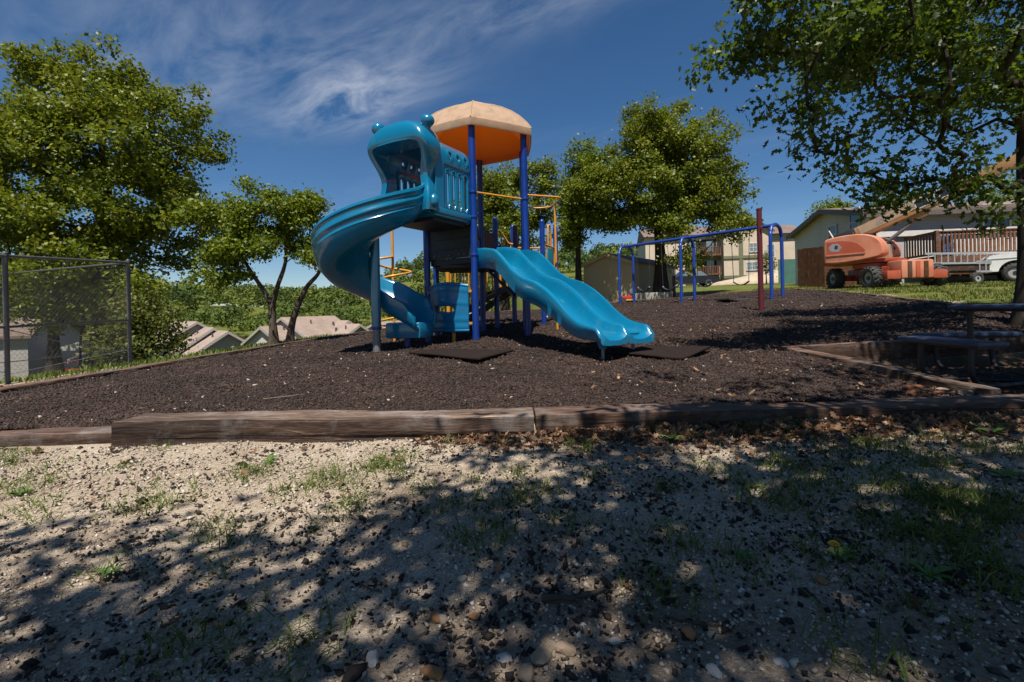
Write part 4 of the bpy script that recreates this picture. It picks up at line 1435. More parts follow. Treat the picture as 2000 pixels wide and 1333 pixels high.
def build_hood():
    """helmet-like mouth of the tunnel with a deep brow"""
    #  (outer lateral, outer height, inner lateral, inner height, forward reach)
    half = [(0.50, -0.03, 0.385, -0.03, 0.13), (0.52, 0.10, 0.395, 0.10, 0.14), (0.505, 0.22, 0.375, 0.22, 0.13), (0.475, 0.36, 0.355, 0.36, 0.10), (0.46, 0.49, 0.34, 0.49, 0.10),
            (0.49, 0.62, 0.37, 0.62, 0.13), (0.54, 0.75, 0.425, 0.745, 0.18), (0.575, 0.88, 0.455, 0.865, 0.25), (0.56, 1.01, 0.435, 0.93, 0.30), (0.50, 1.13, 0.35, 0.96, 0.32),
            (0.39, 1.225, 0.24, 0.97, 0.325), (0.25, 1.28, 0.14, 0.975, 0.325), (0.12, 1.30, 0.06, 0.977, 0.325)]
    pts = half + [(0.0, 1.305, 0.0, 0.978, 0.325)] + [(-a, b_, -c_, d, e) for a, b_, c_, d, e in half[::-1]]
    base = S0 + nT * (TL - 0.07) + Vector((0, 0, UP))
    rings = []
    for (ol, oh, il, ih, fw) in pts:
        sec = [(ol * 0.90, oh * 0.94, -0.02), (ol * 0.97, oh * 0.985, 0.03), (ol, oh, 0.13), (ol, oh * 0.985 + ih * .015, 0.13 + (fw - 0.0) * 0.55),
               (ol * 0.93 + il * 0.07, oh * 0.85 + ih * 0.15, 0.13 + fw * 0.85), (ol * 0.72 + il * 0.28, oh * 0.55 + ih * 0.45, 0.13 + fw * 0.98), (ol * 0.35 + il * 0.65, oh * 0.22 + ih * 0.78, 0.13 + fw * 1.0),
               (il, ih, 0.13 + fw * 0.95), (il * 0.985, ih * 0.995, 0.13 + fw * 0.88), (il * 1.02, ih * 1.01, 0.10), (il * 1.05, ih * 1.02, -0.02)]
        rings.append([base + tT * a + Vector((0, 0, h)) + nT * d for a, h, d in sec])
    # refine along the arch
    out_r = []
    m = len(rings[0])
    cols = [catmull([rg[j] for rg in rings], 4) for j in range(m)]
    for i in range(len(cols[0])):
        cc = [cols[j][i] for j in range(m)]
        loop = catmull(cc, 3)
        out_r.append(loop)
    o = MB().loft(out_r, False, False).build('hood', m_slide, tunnel, 60)
    # ears
    for sgn, off in ((1, 0.43), (-1, 0.41)):
        p = base + tT * (sgn * off) + Vector((0, 0, 1.10 if sgn > 0 else 1.17)) + nT * 0.22
        d = (tT * (sgn * 0.45) + Vector((0, 0, 1)) + nT * 0.1).normalized()
        MB().lathe(p, [(0.10, -0.08), (0.08, 0.03), (0.068, 0.08), (0.07, 0.10), (0.09, 0.125), (0.102, 0.16), (0.098, 0.20), (0.07, 0.235), (0.025, 0.252), (0.002, 0.254)], 20, d).build('ear', m_slide, tunnel, 60)
    # cheek bulge low on each side
    for sgn in (1, -1):
        p = base + tT * (sgn * 0.50) + Vector((0, 0, 0.10)) + nT * 0.14
        MB().lathe(p, [(0.002, -0.10), (0.05, -0.085), (0.075, -0.04), (0.08, 0.02), (0.06, 0.08), (0.02, 0.11), (0.002, 0.112)], 16).build('cheek', m_slide, tunnel, 60)


build_hood()

# --- spiral slide
SC = S0 + nT * (TL + 0.3) + Vector((nT.y, -nT.x, 0)) * 0.475   # turning centre
SR = 0.475
SG = float(mulch_z(SC.x, SC.y))


def spiral_path():
    pts = []
    st = S0 + nT * (TL - 0.02)
    for i in range(6):
        pts.append(st + nT * (0.32 * i / 6))
    a0 = math.atan2(-(-nT.x), nT.y)             # placeholder, replaced below
    rel = (S0 + nT * (TL + 0.3)) - SC
    a0 = math.atan2(rel.y, rel.x)
    N = 46
    for i in range(N + 1):
        a = a0 - R(258) * i / N
        pts.append(SC + Vector((math.cos(a), math.sin(a), 0)) * SR)
    a = a0 - R(258)
    hd = Vector((math.sin(a), -math.cos(a), 0))
    e = pts[-1]
    for i in range(1, 9):
        pts.append(e + hd * (0.56 * i / 8))
    return pts


def build_spiral():
    pts = spiral_path()
    n = len(pts)
    s = [0.0]
    for i in range(1, n):
        s.append(s[-1] + (pts[i] - pts[i - 1]).length)
    L = s[-1]
    rings = []
    for i, p in enumerate(pts):
        a = pts[max(0, i - 1)]
        b = pts[min(n - 1, i + 1)]
        h = (b - a).normalized()
        left = Vector((-h.y, h.x, 0))
        t = s[i] / L
        # bed height: steep in the middle, flattening at the exit
        z = UP + 0.0 - (UP - 0.80) * (t * 0.80 + 0.20 * sst(0, 1, t)) if t < 1 else 0.80
        z = UP - (UP - 0.76) * (1.06 * t - 0.06 * t ** 5)
        z = float(z)
        if t > 0.93:
            z -= 0.03 * ((t - 0.93) / 0.07) ** 2
        lip = sst(0.955, 1.0, t)
        ow = 0.46 - 0.07 * sst(0.6, 0.9, t) - 0.20 * float(lip)
        iw = 0.30 - 0.12 * float(lip)
        bank = 0.05 * math.sin(math.pi * min(1, t * 1.05))
        sec = [(-.335, iw), (-.31, iw * .97), (-.30, iw * .6), (-.265, .10), (-.17, .02), (0, 0), (.16, .025 + bank * .5), (.27, .12 + bank), (.325, .26), (.345, ow * .93), (.36, ow),
               (.395, ow + .012), (.42, ow), (.425, ow - .035), (.405, ow - .055), (.40, ow * .74), (.418, ow * .69), (.415, ow * .63), (.388, ow * .58), (.385, ow * .46), (.395, ow * .42), (.378, ow * .34), (.35, .07),
               (.26, -.03), (.10, -.055), (-.10, -.055), (-.29, -.03), (-.375, .05), (-.385, iw * .6), (-.40, iw - .04), (-.40, iw - .01), (-.37, iw + .01)]
        rings.append([Vector((p.x, p.y, z)) + left * e + Vector((0, 0, hh)) for e, hh in sec])
    return MB().loft(rings, True, True).build('spiral_slide', m_slide, play, 50)


spiral = build_spiral()
ep = spiral_path()[-1]
hd = (ep - spiral_path()[-2]).normalized()
lf = Vector((-hd.y, hd.x, 0))
# rolled lip at the mouth
mb = MB()
pts = [ep + lf * e + hd * 0.0 + Vector((0, 0, 0.72 + h)) for e, h in ((-.34, .19), (-.31, .06), (-.2, -.015), (0, -.035), (.2, -.01), (.33, .08), (.385, .21))]
mb.tube(catmull(pts, 4), 0.034, 10)
mb.build('mouth_lip', m_slide, spiral, 60)
# box skirt carrying the exit
c = ep - hd * 0.26
ez = Vector((0, 0, 1))
mb = MB()
mb.box(Vector((c.x, c.y, 0.70)), (0.62, 0.46, 0.25), (hd, lf, ez), 0.04)
mb.build('exit_skirt', m_slide, spiral, 40)
MB().lathe((ep.x - hd.x * .3, ep.y - hd.y * .3, SG - 0.1), [(0.05, 0), (0.05, 0.45)], 14).build('exit_support', m_post, spiral, 40)
# central column
MB().lathe((SC.x, SC.y, SG + 0.36), [(0.072, 0.0), (0.072, 2.12 - SG - 0.36)], 22).build('column', m_slide, spiral, 40)
MB().lathe((SC.x, SC.y, SG - 0.15), [(0.060, 0), (0.060, 0.52)], 20).build('column_foot', m_galv, spiral, 40)
MB().lathe((SC.x, SC.y, SG + 0.345), [(0.074, 0), (0.08, 0.005), (0.08, 0.03), (0.074, 0.035)], 20).build('column_collar', m_post, spiral, 40)

# --- double wave slide on side A-B
nS = Vector((0.5, -0.8660254, 0))
tS = Vector((0.8660254, 0.5, 0))
S1 = Vector((HX, HY, 0)) + nS * 0.866
WAVE_S = [-0.05, 0.27, 0.615, 0.9, 1.165, 1.416, 1.74, 2.0, 2.21, 2.42, 2.64, 2.857, 3.02, 3.12]
WAVE_Z = [1.66, 1.63, 1.57, 1.39, 1.195, 1.08, 1.005, 0.89, 0.76, 0.60, 0.477, 0.43, 0.415, 0.40]


def build_double():
    ss = np.linspace(-0.05, 3.06, 74)
    # smooth (cosine-windowed) profile
    zz = np.interp(ss, WAVE_S, WAVE_Z)
    for _ in range(3):
        zz[1:-1] = 0.25 * zz[:-2] + 0.5 * zz[1:-1] + 0.25 * zz[2:]
    rings = []
    hw = 0.44
    lane = [(-.43, 1.0), (-.408, .98), (-.39, .76), (-.368, .48), (-.33, .20), (-.28, .05), (-.215, 0), (-.15, .05), (-.10, .20), (-.058, .50), (-.034, .85), (-.016, 1.06), (0, 1.10)]
    for s, z in zip(ss, zz):
        rh = 0.29 - 0.165 * float(sst(2.0, 2.95, s))
        e = float(sst(2.96, 3.06, s))
        top = [(a, b_ * rh * (1 - 0.45 * e)) for a, b_ in lane]
        top += [(-a, b_) for a, b_ in top[-2::-1]]
        bed = z - rh + PG - 0.03 * e * e
        rh = rh * (1 - .45 * e)
        sec = [(a, b_) for a, b_ in top]
        sec += [(.455, rh - .012), (.465, rh - .04), (.452, rh * .5), (.45, -.02), (.42, -.045), (.3, -.055), (.05, -.045), (0, -.02), (-.05, -.045), (-.3, -.055), (-.42, -.045), (-.45, -.02), (-.452, rh * .5), (-.465, rh - .04), (-.455, rh - .012)]
        p = S1 + nS * float(s)
        rings.append([Vector((p.x, p.y, bed + h)) + tS * (a * 0.907 - 0.04) for a, h in sec])
    return MB().loft(rings, True, True).build('double_slide', m_slide, play, 50)


dslide = build_double()
for lat in (-0.27, 0.20):
    p = S1 + nS * 2.88 + tS * lat
    g = float(mulch_z(p.x, p.y))
    MB().lathe((p.x, p.y, g - 0.1), [(0.02, 0), (0.02, 0.1 + 0.22)], 12).build('leg', m_galv, dslide, 40)
    MB().lathe((p.x, p.y, g + 0.12), [(0.045, 0), (0.055, 0.03), (0.075, 0.09), (0.085, 0.12)], 16).build('leg_socket', m_slide, dslide, 50)
for lat in (-0.34, 0.26):                        # dark frame under the head of the slide
    a = S1 + nS * 0.0 + tS * lat + Vector((0, 0, LOW - 0.16))
    b = S1 + nS * 1.0 + tS * lat + Vector((0, 0, 1.20))
    MB().tube([a, b], 0.025, 8).build('frame', m_deck, dslide)
mb = MB()
mb.box(S1 + nS * 0.02 + Vector((0, 0, LOW - 0.12)), (0.84, 0.06, 0.26), (tS, nS, Vector((0, 0, 1))))
mb.build('entry_plate', m_deck, dslide)

# --- yellow rails
ZB = LOW + 1.05


def rail(pts, r=0.017, name='rail', mat=m_yellow, parent=play):
    return MB().tube(pts, r, 10).build(name, mat, parent, 50)


rail([(A_[0] + .04, A_[1], ZB), (B_[0] - .04, B_[1], ZB - 0.02)])
collar(B_[0], B_[1], ZB - 0.02)
collar(A_[0], A_[1], ZB)
# hoop beside the tunnel
px, py = A_[0] - 0.10, A_[1] + 0.03
rail([(A_[0] - 0.05, A_[1], UP + 0.95), (px, py, UP + 0.95), (px - 0.02, py, UP + 0.9), (px - 0.02, py, UP + 0.15), (A_[0] - 0.04, A_[1], UP + 0.13)], 0.016, 'hoop')
# arms and sliding pole right of B / C
B3, C3 = Vector((B_[0], B_[1], 0)), Vector((C_[0], C_[1], 0))
outv = ((B3 + C3) / 2 - Vector((HX, HY, 0))).normalized()
pole = Vector((0.86, 9.28, 0))
za = 2.98
rail(catmull([B3 + Vector((0.05, 0, za)), Vector((0.62, 8.62, za)), Vector((0.86, 8.72, za)), Vector((0.92, 8.86, za)), pole + Vector((0, 0, za))], 4), 0.018, 'rail')
rail(catmull([C3 + Vector((0.05, 0, za)), Vector((0.5, 9.62, za)), Vector((0.78, 9.56, za)), pole + Vector((0, 0, za))], 4), 0.018, 'rail')
MB().tube([(pole.x, pole.y, float(mulch_z(pole.x, pole.y)) - 0.1), (pole.x, pole.y, za)], 0.022, 12).build('sliding_pole', m_yellow, play, 50)
# corkscrew climber on the left
cl = Vector((-2.20, 9.05, 0))
cg = float(mulch_z(cl.x, cl.y))
cork = MB().tube([(cl.x, cl.y, cg - 0.1), (cl.x, cl.y, 2.9)], 0.026, 12).build('corkscrew_climber', m_yellow, play, 50)
hel = []
for i in range(131):
    a = i / 130 * 2 * math.pi * 3.6 + 1.2
    rr = 0.33 * min(1, i / 6, (130 - i) / 6 if i > 124 else 1)
    hel.append(cl + Vector((rr * math.cos(a), rr * math.sin(a), 0.66 + 1.36 * i / 130)))
MB().tube(hel, 0.02, 8).build('helix', m_yellow, cork, 60)
F3 = Vector((F_[0], F_[1], 0))
rail([cl + Vector((0, 0, 2.9)), F3 + Vector((0, 0, 2.9))], 0.02, 'top_arm', m_yellow, cork)
rail([cl + Vector((0, 0, 0.62)), F3 + Vector((0, 0, 0.62))], 0.016, 'foot_arm', m_yellow, cork)

# --- curved blue shop panel low between E and A
def build_panel():
    a, b = Vector((E_[0], E_[1], 0)), Vector((A_[0], A_[1], 0))
    ex = (b - a).normalized()
    W = (b - a).length - 0.2
    cen = (a + b) / 2
    nu, nv = 34, 26
    slot = (-0.10, 0.24, 0.57, 0.66)             # see-through slot (u0,u1,z0,z1)
    us = np.linspace(-W / 2, W / 2, nu)
    vs = np.linspace(0.30, 1.02, nv)
    U, Vv = np.meshgrid(us, vs)
    bul = 0.14 * np.cos(U / (W / 2) * 1.25)
    arch = 0.06 * np.cos(U / (W / 2) * 1.4) * np.clip((Vv - 0.3) / 0.72, 0, 1)
    ribs = 0.012 * (np.exp(-((Vv - 0.74) / 0.02) ** 2) + np.exp(-((Vv - 0.48) / 0.02) ** 2) + np.exp(-((Vv - 0.36) / 0.02) ** 2) + np.exp(-((Vv - 0.95) / 0.03) ** 2))
    out_ = bul + ribs
    X = cen.x + ex.x * U + nT.x * out_
    Y = cen.y + ex.y * U + nT.y * out_
    Z = PG + Vv + arch
    idx = np.arange(nu * nv).reshape(nv, nu)
    f = np.stack([idx[:-1, :-1], idx[:-1, 1:], idx[1:, 1:], idx[1:, :-1]], -1).reshape(-1, 4)
    cu = 0.25 * (U[:-1, :-1] + U[:-1, 1:] + U[1:, 1:] + U[1:, :-1])
    cv = 0.25 * (Vv[:-1, :-1] + Vv[:-1, 1:] + Vv[1:, 1:] + Vv[1:, :-1])
    hole = (cu > -0.26) & (cu < 0.16) & (cv > 0.60) & (cv < 0.665)
    f = f[~hole.reshape(-1)]
    me = mesh_np('shop_panel', np.stack([X, Y, Z], -1).reshape(-1, 3), f, None, True)
    o = link_mesh('shop_panel', me, m_panel, play)
    md = o.modifiers.new('wall', 'SOLIDIFY')
    md.thickness = 0.04
    md.offset = 0
    # counter shelf, rolled edges and yellow clamps
    pts = [cen + ex * float(u) + nT * float(0.14 * math.cos(u / (W / 2) * 1.25)) + Vector((0, 0, PG + 1.02 + 0.06 * math.cos(u / (W / 2) * 1.4))) for u in us]
    MB().tube(pts, 0.03, 8).build('top_edge', m_panel, o, 60)
    pts = [cen + ex * float(u) + nT * float(0.14 * math.cos(u / (W / 2) * 1.25)) + Vector((0, 0, PG + 0.30)) for u in us]
    MB().tube(pts, 0.028, 8).build('bottom_edge', m_panel, o, 60)
    for z in (0.42, 0.95):
        for q, s_ in ((b, 1), (a, -1)):
            MB().box(q - ex * (s_ * 0.09) + nT * 0.03 + Vector((0, 0, PG + z)), (0.10, 0.035, 0.035), (ex, nT, Vector((0, 0, 1)))).build('clamp', m_yellow, o)
    MB().tube([cen + ex * 0.05 + Vector((0, 0, PG - 0.06)), cen + ex * 0.05 + Vector((0, 0, PG + 0.32))], 0.03, 10).build('panel_foot', m_yellow, o)


build_panel()

# --- lower rear deck with posts, stair and rails
Q1, Q2, Q4 = Vector((-0.33, 10.65, 0)), Vector((0.72, 11.0, 0)), Vector((0.06, 11.65, 0))
Q3 = Q2 + (Q4 - Q1)
DK = 1.48
for q in (Q1, Q2, Q3, Q4):
    post(q.x, q.y, 2.93, 0.058, m_post, True)
slab([(q.x, q.y) for q in (Q1, Q2, Q3, Q4)], DK - 0.11, DK, 'rear_deck')
e12 = (Q2 - Q1).normalized()
e23 = (Q3 - Q2).normalized()


def barred(a, b, z0, z1, n, mat=m_yellow, name='guard_rail', r=0.013):
    """guard rail: two rails and single bars as its own sub-parts"""
    a, b = Vector(a), Vector(b)
    g = MB().tube([a + Vector((0, 0, z1)), b + Vector((0, 0, z1 - 0.0))], 0.02, 8).build(name, mat, play, 50)
    MB().tube([a + Vector((0, 0, z0)), b + Vector((0, 0, z0))], 0.016, 8).build('lower_rail', mat, g, 50)
    first = None
    for i in range(n):
        p = a.lerp(b, (i + 0.5) / n)
        if first is None:
            first = MB().tube([p + Vector((0, 0, z0)), p + Vector((0, 0, z1))], r, 8).build('bar', mat, g, 50)
            p0 = p
        else:
            dup(first, p - p0, g)
    return g


barred(Q2 + e23 * 0.08, Q3 - e23 * 0.08, DK + 0.1, DK + 0.98, 7)
barred(Q4 + e12 * 0.1, Q3 - e12 * 0.1, DK + 0.1, DK + 0.98, 7)
MB().box((Q2 + Q3) / 2 + e12 * 0.02 + Vector((0, 0, DK + 0.52)), (0.42, 0.03, 0.8), (e23, e12, Vector((0, 0, 1))), 0.01).build('turquoise_panel', m_turq, play, 40)
c = Q2 + e23 * 0.45
rail(catmull([c + Vector((0, 0, DK + 0.98)), c + Vector((0, 0, DK + 1.38)), c + e23 * 0.05 + Vector((0, 0, DK + 1.46)), c + e23 * 0.18 + Vector((0, 0, DK + 1.44)), c + e23 * 0.25 + Vector((0, 0, DK + 0.98))], 4), 0.022, 'grip_arch')
# brown slatted barrier and purple tube between the tower and the rear deck
D3 = Vector((D_[0], D_[1], 0))
ed = (Q1 - D3).normalized()
bar0 = None
brw = MB().tube([D3 + ed * 0.08 + Vector((0, 0, 2.62)), Q1 - ed * 0.08 + Vector((0, 0, 2.62))], 0.018, 8).tube([D3 + ed * 0.08 + Vector((0, 0, 1.92)), Q1 - ed * 0.08 + Vector((0, 0, 1.92))], 0.018, 8).build('brown_barrier', m_brownp, play)
for i in range(6):
    p = D3.lerp(Q1, 0.16 + 0.13 * i)
    if bar0 is None:
        bar0 = MB().box(p + Vector((0, 0, 2.27)), (0.05, 0.03, 0.7), (ed, Vector((-ed.y, ed.x, 0)), Vector((0, 0, 1)))).build('slat', m_brownp, brw)
        pb = p
    else:
        dup(bar0, p - pb, brw)
MB().tube([(0.10, 10.1, 1.5), (0.10, 10.1, 2.72)], 0.05, 12).build('purple_tube', m_purple, play, 50)
MB().box((0.34, 9.75, 2.35), (0.09, 0.05, 1.15)).build('brown_panel', m_brownp, play)
# stair from the rear deck down to the left, with yellow barred hand rails
st0, st1 = Q1 + (Q4 - Q1) * 0.1, Q1 + (Q4 - Q1) * 0.85
dn = (-e12 + Vector((-0.05, 0, 0))).normalized()
steps = 5
stair = MB()
for q in (st0, st1):
    a = q + Vector((0, 0, DK - 0.12))
    b = q + dn * 1.55 + Vector((0, 0, 0.40))
    stair.add([a, b, b + Vector((0, 0, .2)), a + Vector((0, 0, .12)), a + Vector((.03, .03, 0)), b + Vector((.03, .03, 0)), b + Vector((.03, .03, .2)), a + Vector((.03, .03, .12))],
              [(0, 1, 2, 3), (7, 6, 5, 4), (0, 4, 5, 1), (1, 5, 6, 2), (2, 6, 7, 3), (3, 7, 4, 0)])
stair = stair.build('stair', m_deck, play)
sd = (st1 - st0).normalized()
for i in range(steps):
    t = (i + 0.6) / steps
    c = (st0 + st1) / 2 + dn * (1.55 * t) + Vector((0, 0, DK - (DK - 0.55) * t))
    MB().box(c, (0.28, (st1 - st0).length, 0.035), (dn, sd, Vector((0, 0, 1)))).build('tread', m_deck, stair)
for q in (st0 - sd * 0.03, st1 + sd * 0.03):
    pts = [q + Vector((0, 0, DK + 0.95)), q + dn * 0.3 + Vector((0, 0, DK + 0.86)), q + dn * 0.62 + Vector((0, 0, DK + 0.62)), q + dn * 0.80 + Vector((0, 0, DK + 0.60)), q + dn * 0.84 + Vector((0, 0, DK + 0.5)), q + dn * 0.84 + Vector((0, 0, DK - 0.45))]
    hr = MB().tube(catmull(pts, 4), 0.022, 8).build('hand_rail', m_yellow, play, 50)
    for i in range(5):
        s = 0.12 + 0.16 * i
        top = float(np.interp(s, [0, .3, .62, .8], [.95, .86, .62, .6]))
        p = q + dn * s
        MB().tube([p + Vector((0, 0, DK + top)), p + Vector((0, 0, DK - 0.5 * s - 0.05))], 0.013 if i != 1 else 0.026, 8).build('bar', m_yellow, hr, 50)
    e = q + dn * 1.05
    MB().tube(catmull([e + Vector((0, 0, DK - 0.55)), e + Vector((0, 0, DK + 0.02)), e + dn * 0.05 + Vector((0, 0, DK + 0.10)), e + dn * 0.11 + Vector((0, 0, DK + 0.02)), e + dn * 0.12 + Vector((0, 0, DK - 0.6))], 4), 0.02, 8).build('newel_hoop', m_yellow, hr, 50)
# small step rail joining the tower to the rear deck, right of P1
a = Q1 + e12 * 0.08
pts = [a + Vector((0, 0, 2.72)), a + e12 * 0.1 + Vector((0, 0, 2.62)), a + e12 * 0.22 + Vector((0, 0, 2.45)), a + e12 * 0.34 + Vector((0, 0, 2.42)), a + e12 * 0.37 + Vector((0, 0, 2.34)), a + e12 * 0.37 + Vector((0, 0, 1.5))]
hr = MB().tube(catmull(pts, 4), 0.024, 8).build('hand_rail', m_yellow, play, 50)
for s, zt in ((0.06, 2.66), (0.14, 2.56), (0.2, 2.48), (0.27, 2.43)):
    MB().tube([a + e12 * s + Vector((0, 0, 1.5)), a + e12 * s + Vector((0, 0, zt))], 0.013, 8).build('bar', m_yellow, hr, 50)
rail([a + e12 * 0.3 + Vector((0, 0, 2.0)), a + e12 * 0.62 + Vector((0, 0, 2.02))], 0.016)
# ramp-like transfer step under the rear deck, black
MB().prism([(0, 0), (0.9, 0.42), (0.9, 0.52), (0, 0.1)], Q1 - e12 * 0.75 + Vector((0, -0.25, 0.92)), e12, (0, 0, 1), (e12.y, -e12.x, 0), (-0.25, 0.05)).build('transfer_step', m_deck, play)

# low transfer platform beyond the tower's shade with its yellow barred guard
slab([(-1.62, 12.25), (-0.9, 12.25), (0.0, 11.75), (0.1, 12.6), (-0.9, 13.0), (-1.62, 13.0)], 1.32, 1.42, 'transfer_platform')
post(-1.6, 12.25, 2.30, 0.05, m_yellow, True)
post(-0.88, 12.25, 2.30, 0.05, m_yellow, True)
barred((-1.58, 12.22, 0), (-0.9, 12.22, 0), 1.46, 2.24, 6, m_yellow, 'guard_rail', 0.016)

# ------------------------------------------------------------------ loose rubber mats under the slide exits
def rubber_mat(corners, label, curl):
    pts = [Vector((x, y, float(mulch_z(x, y)) + 0.012 + c)) for (x, y), c in zip(corners, curl)]
    n = 10
    rings_t, v, f = [], [], []
    for i in range(n + 1):
        for j in range(n + 1):
            s, t = i / n, j / n
            p = pts[0] * (1 - s) * (1 - t) + pts[1] * s * (1 - t) + pts[2] * s * t + pts[3] * (1 - s) * t
            zz = p.z + 0.008 * math.sin(5 * s + 3 * t)
            zz = max(zz, float(mulch_z(p.x, p.y)) + 0.012)
            v.append((p.x, p.y, zz))
    for i in range(n):
        for j in range(n):
            a = i * (n + 1) + j
            f.append((a, a + n + 1, a + n + 2, a + 1))
    o = MB().add(v, f).build('rubber_mat', m_mat, None, 60, pts[0])
    md = o.modifiers.new('slab', 'SOLIDIFY')
    md.thickness = 0.028
    md.offset = 1.0
    tag(o, label, 'mat', 'rubber mats at the slide exits')


rubber_mat([(-1.42, 6.65), (-0.40, 5.62), (0.0, 6.35), (-1.0, 7.05)], 'square black rubber mat on the mulch left of the double slide', (0.03, 0.05, 0.02, 0.0))
rubber_mat([(1.22, 5.75), (1.85, 5.30), (2.38, 5.85), (1.75, 6.2)], 'rubber mat half in shade in front of the double slide exit', (0.0, 0.0, 0.03, 0.0))

# ------------------------------------------------------------------ swing frame, swings, red pole, picnic table
ZUP = Vector((0, 0, 1))


def build_swings():
    a, b = Vector((4.62, 19.8, 0)), Vector((8.55, 15.6, 0))     # beam ends (plan)
    mid = Vector((6.62, 18.0, 0))
    ax = (b - a).normalized()
    sd = Vector((-ax.y, ax.x, 0))
    za, zb = 3.42, 3.50
    t = thing('swing_set', 'blue arched swing frame with two bays behind the red pole', 'swing set', ((a.x + b.x) / 2, (a.y + b.y) / 2, G((a.x + b.x) / 2, (a.y + b.y) / 2)))
    nodes = []
    for q in (0.015, 0.47, 0.995):
        nodes.append((a.lerp(b, q), za + (zb - za) * q))
    MB().tube([a.lerp(b, 0.02) + ZUP * za, b + ZUP * zb], 0.055, 14).build('beam', m_swing, t, 50)
    for p, z in nodes:
        for s in (-1, 1):
            foot = p + sd * (0.50 * s)
            g = float(mulch_z(foot.x, foot.y)) - 0.12
            pts = [foot + ZUP * g, foot + ZUP * (z - 0.55), foot - sd * (0.03 * s) + ZUP * (z - 0.28), foot - sd * (0.16 * s) + ZUP * (z - 0.07), p + sd * (0.10 * s) + ZUP * (z + 0.0), p + ZUP * (z + 0.02)]
            MB().tube(catmull(pts, 4), 0.056, 14).build('leg', m_swing, t, 50)
    # swings
    labs = ['black belt swing hanging in the left bay, nearest the left end frame', 'black belt swing hanging in the left bay, beside the middle frame', 'black belt swing hanging in the right bay, beside the middle frame',
            'black belt swing hanging in the right bay behind the red pole']
    for q, lab in zip((0.15, 0.34, 0.58, 0.80), labs):
        c = a.lerp(b, q)
        z = za + (zb - za) * q - 0.055
        zs = float(mulch_z(c.x, c.y)) + 0.50
        s = thing('swing', lab, 'swing', (c.x, c.y, zs), 'belt swings on the blue frame')
        ends = []
        for k in (-1, 1):
            top = c + ax * (0.30 * k) + ZUP * z
            bot = c + ax * (0.25 * k) + ZUP * (zs + 0.12)
            MB().tube([top, bot], 0.011, 6).build('chain', m_chain, s)
            MB().lathe(bot - ZUP * 0.02, [(0.022, 0), (0.028, 0.02), (0.022, 0.05)], 8).build('hook', m_alu, s)
            ends.append(bot)
        pts = []
        for k in range(9):
            u = k / 8 * 2 - 1
            pts.append(c + ax * (0.25 * u) + ZUP * (zs + 0.11 * u * u))
        mb = MB()
        rings = [[p + sd * 0.075 + ZUP * 0.012, p - sd * 0.075 + ZUP * 0.012, p - sd * 0.075 - ZUP * 0.012, p + sd * 0.075 - ZUP * 0.012] for p in pts]
        mb.loft(rings).build('seat', m_rubber, s, 60)
    # worn rubber mats under the right bay
    p = P(1432, 589, 16.2)
    g = float(mulch_z(p.x, p.y))
    for i, (dx, dy, rz, lab) in enumerate(((0, 0, 0.3, 'black rubber mat curled up under the right swing bay'), (0.75, 0.25, -0.2, 'black rubber mat lying flat under the right swing bay'))):
        mb = MB()
        ex, ey = Vector((math.cos(rz), math.sin(rz), 0)), Vector((-math.sin(rz), math.cos(rz), 0))
        c = Vector((p.x + dx, p.y + dy, g))
        rings = []
        for k in range(7):
            u = k / 6 - 0.5
            zc = 0.03 + (0.16 * abs(u) ** 1.5 if i == 0 else 0.03 * abs(u))
            q = c + ex * (0.95 * u) + ZUP * zc
            rings.append([q + ey * .35 + ZUP * .02, q - ey * .35 + ZUP * .02, q - ey * .35 - ZUP * .02, q + ey * .35 - ZUP * .02])
        tag(mb.loft(rings).build('rubber_mat', m_rubber, None, 60, c), lab, 'mat', 'rubber mats under the swings')


build_swings()


def build_redpole():
    p = P(1487, 611, 12.0)
    g = float(mulch_z(p.x, p.y))
    H = 2.48
    t = thing('tether_pole', 'tall maroon steel pole standing in the mulch before the swings', 'pole', (p.x, p.y, g))
    MB().lathe((p.x, p.y, g - 0.1), [(0.062, 0), (0.062, H + 0.1)], 18).build('pole', m_redpole, t, 40)
    MB().lathe((p.x, p.y, g + H - 0.005), [(0.068, 0), (0.068, 0.035), (0.03, 0.05)], 18).build('cap', m_redpole, t, 40)
    MB().tube(catmull([(p.x, p.y - 0.05, g + H - 0.42), (p.x - .02, p.y - 0.11, g + H - 0.43), (p.x, p.y - 0.115, g + H - 0.5), (p.x, p.y - 0.05, g + H - 0.52)], 4), 0.008, 6).build('eye_bolt', m_redpole, t)


build_redpole()


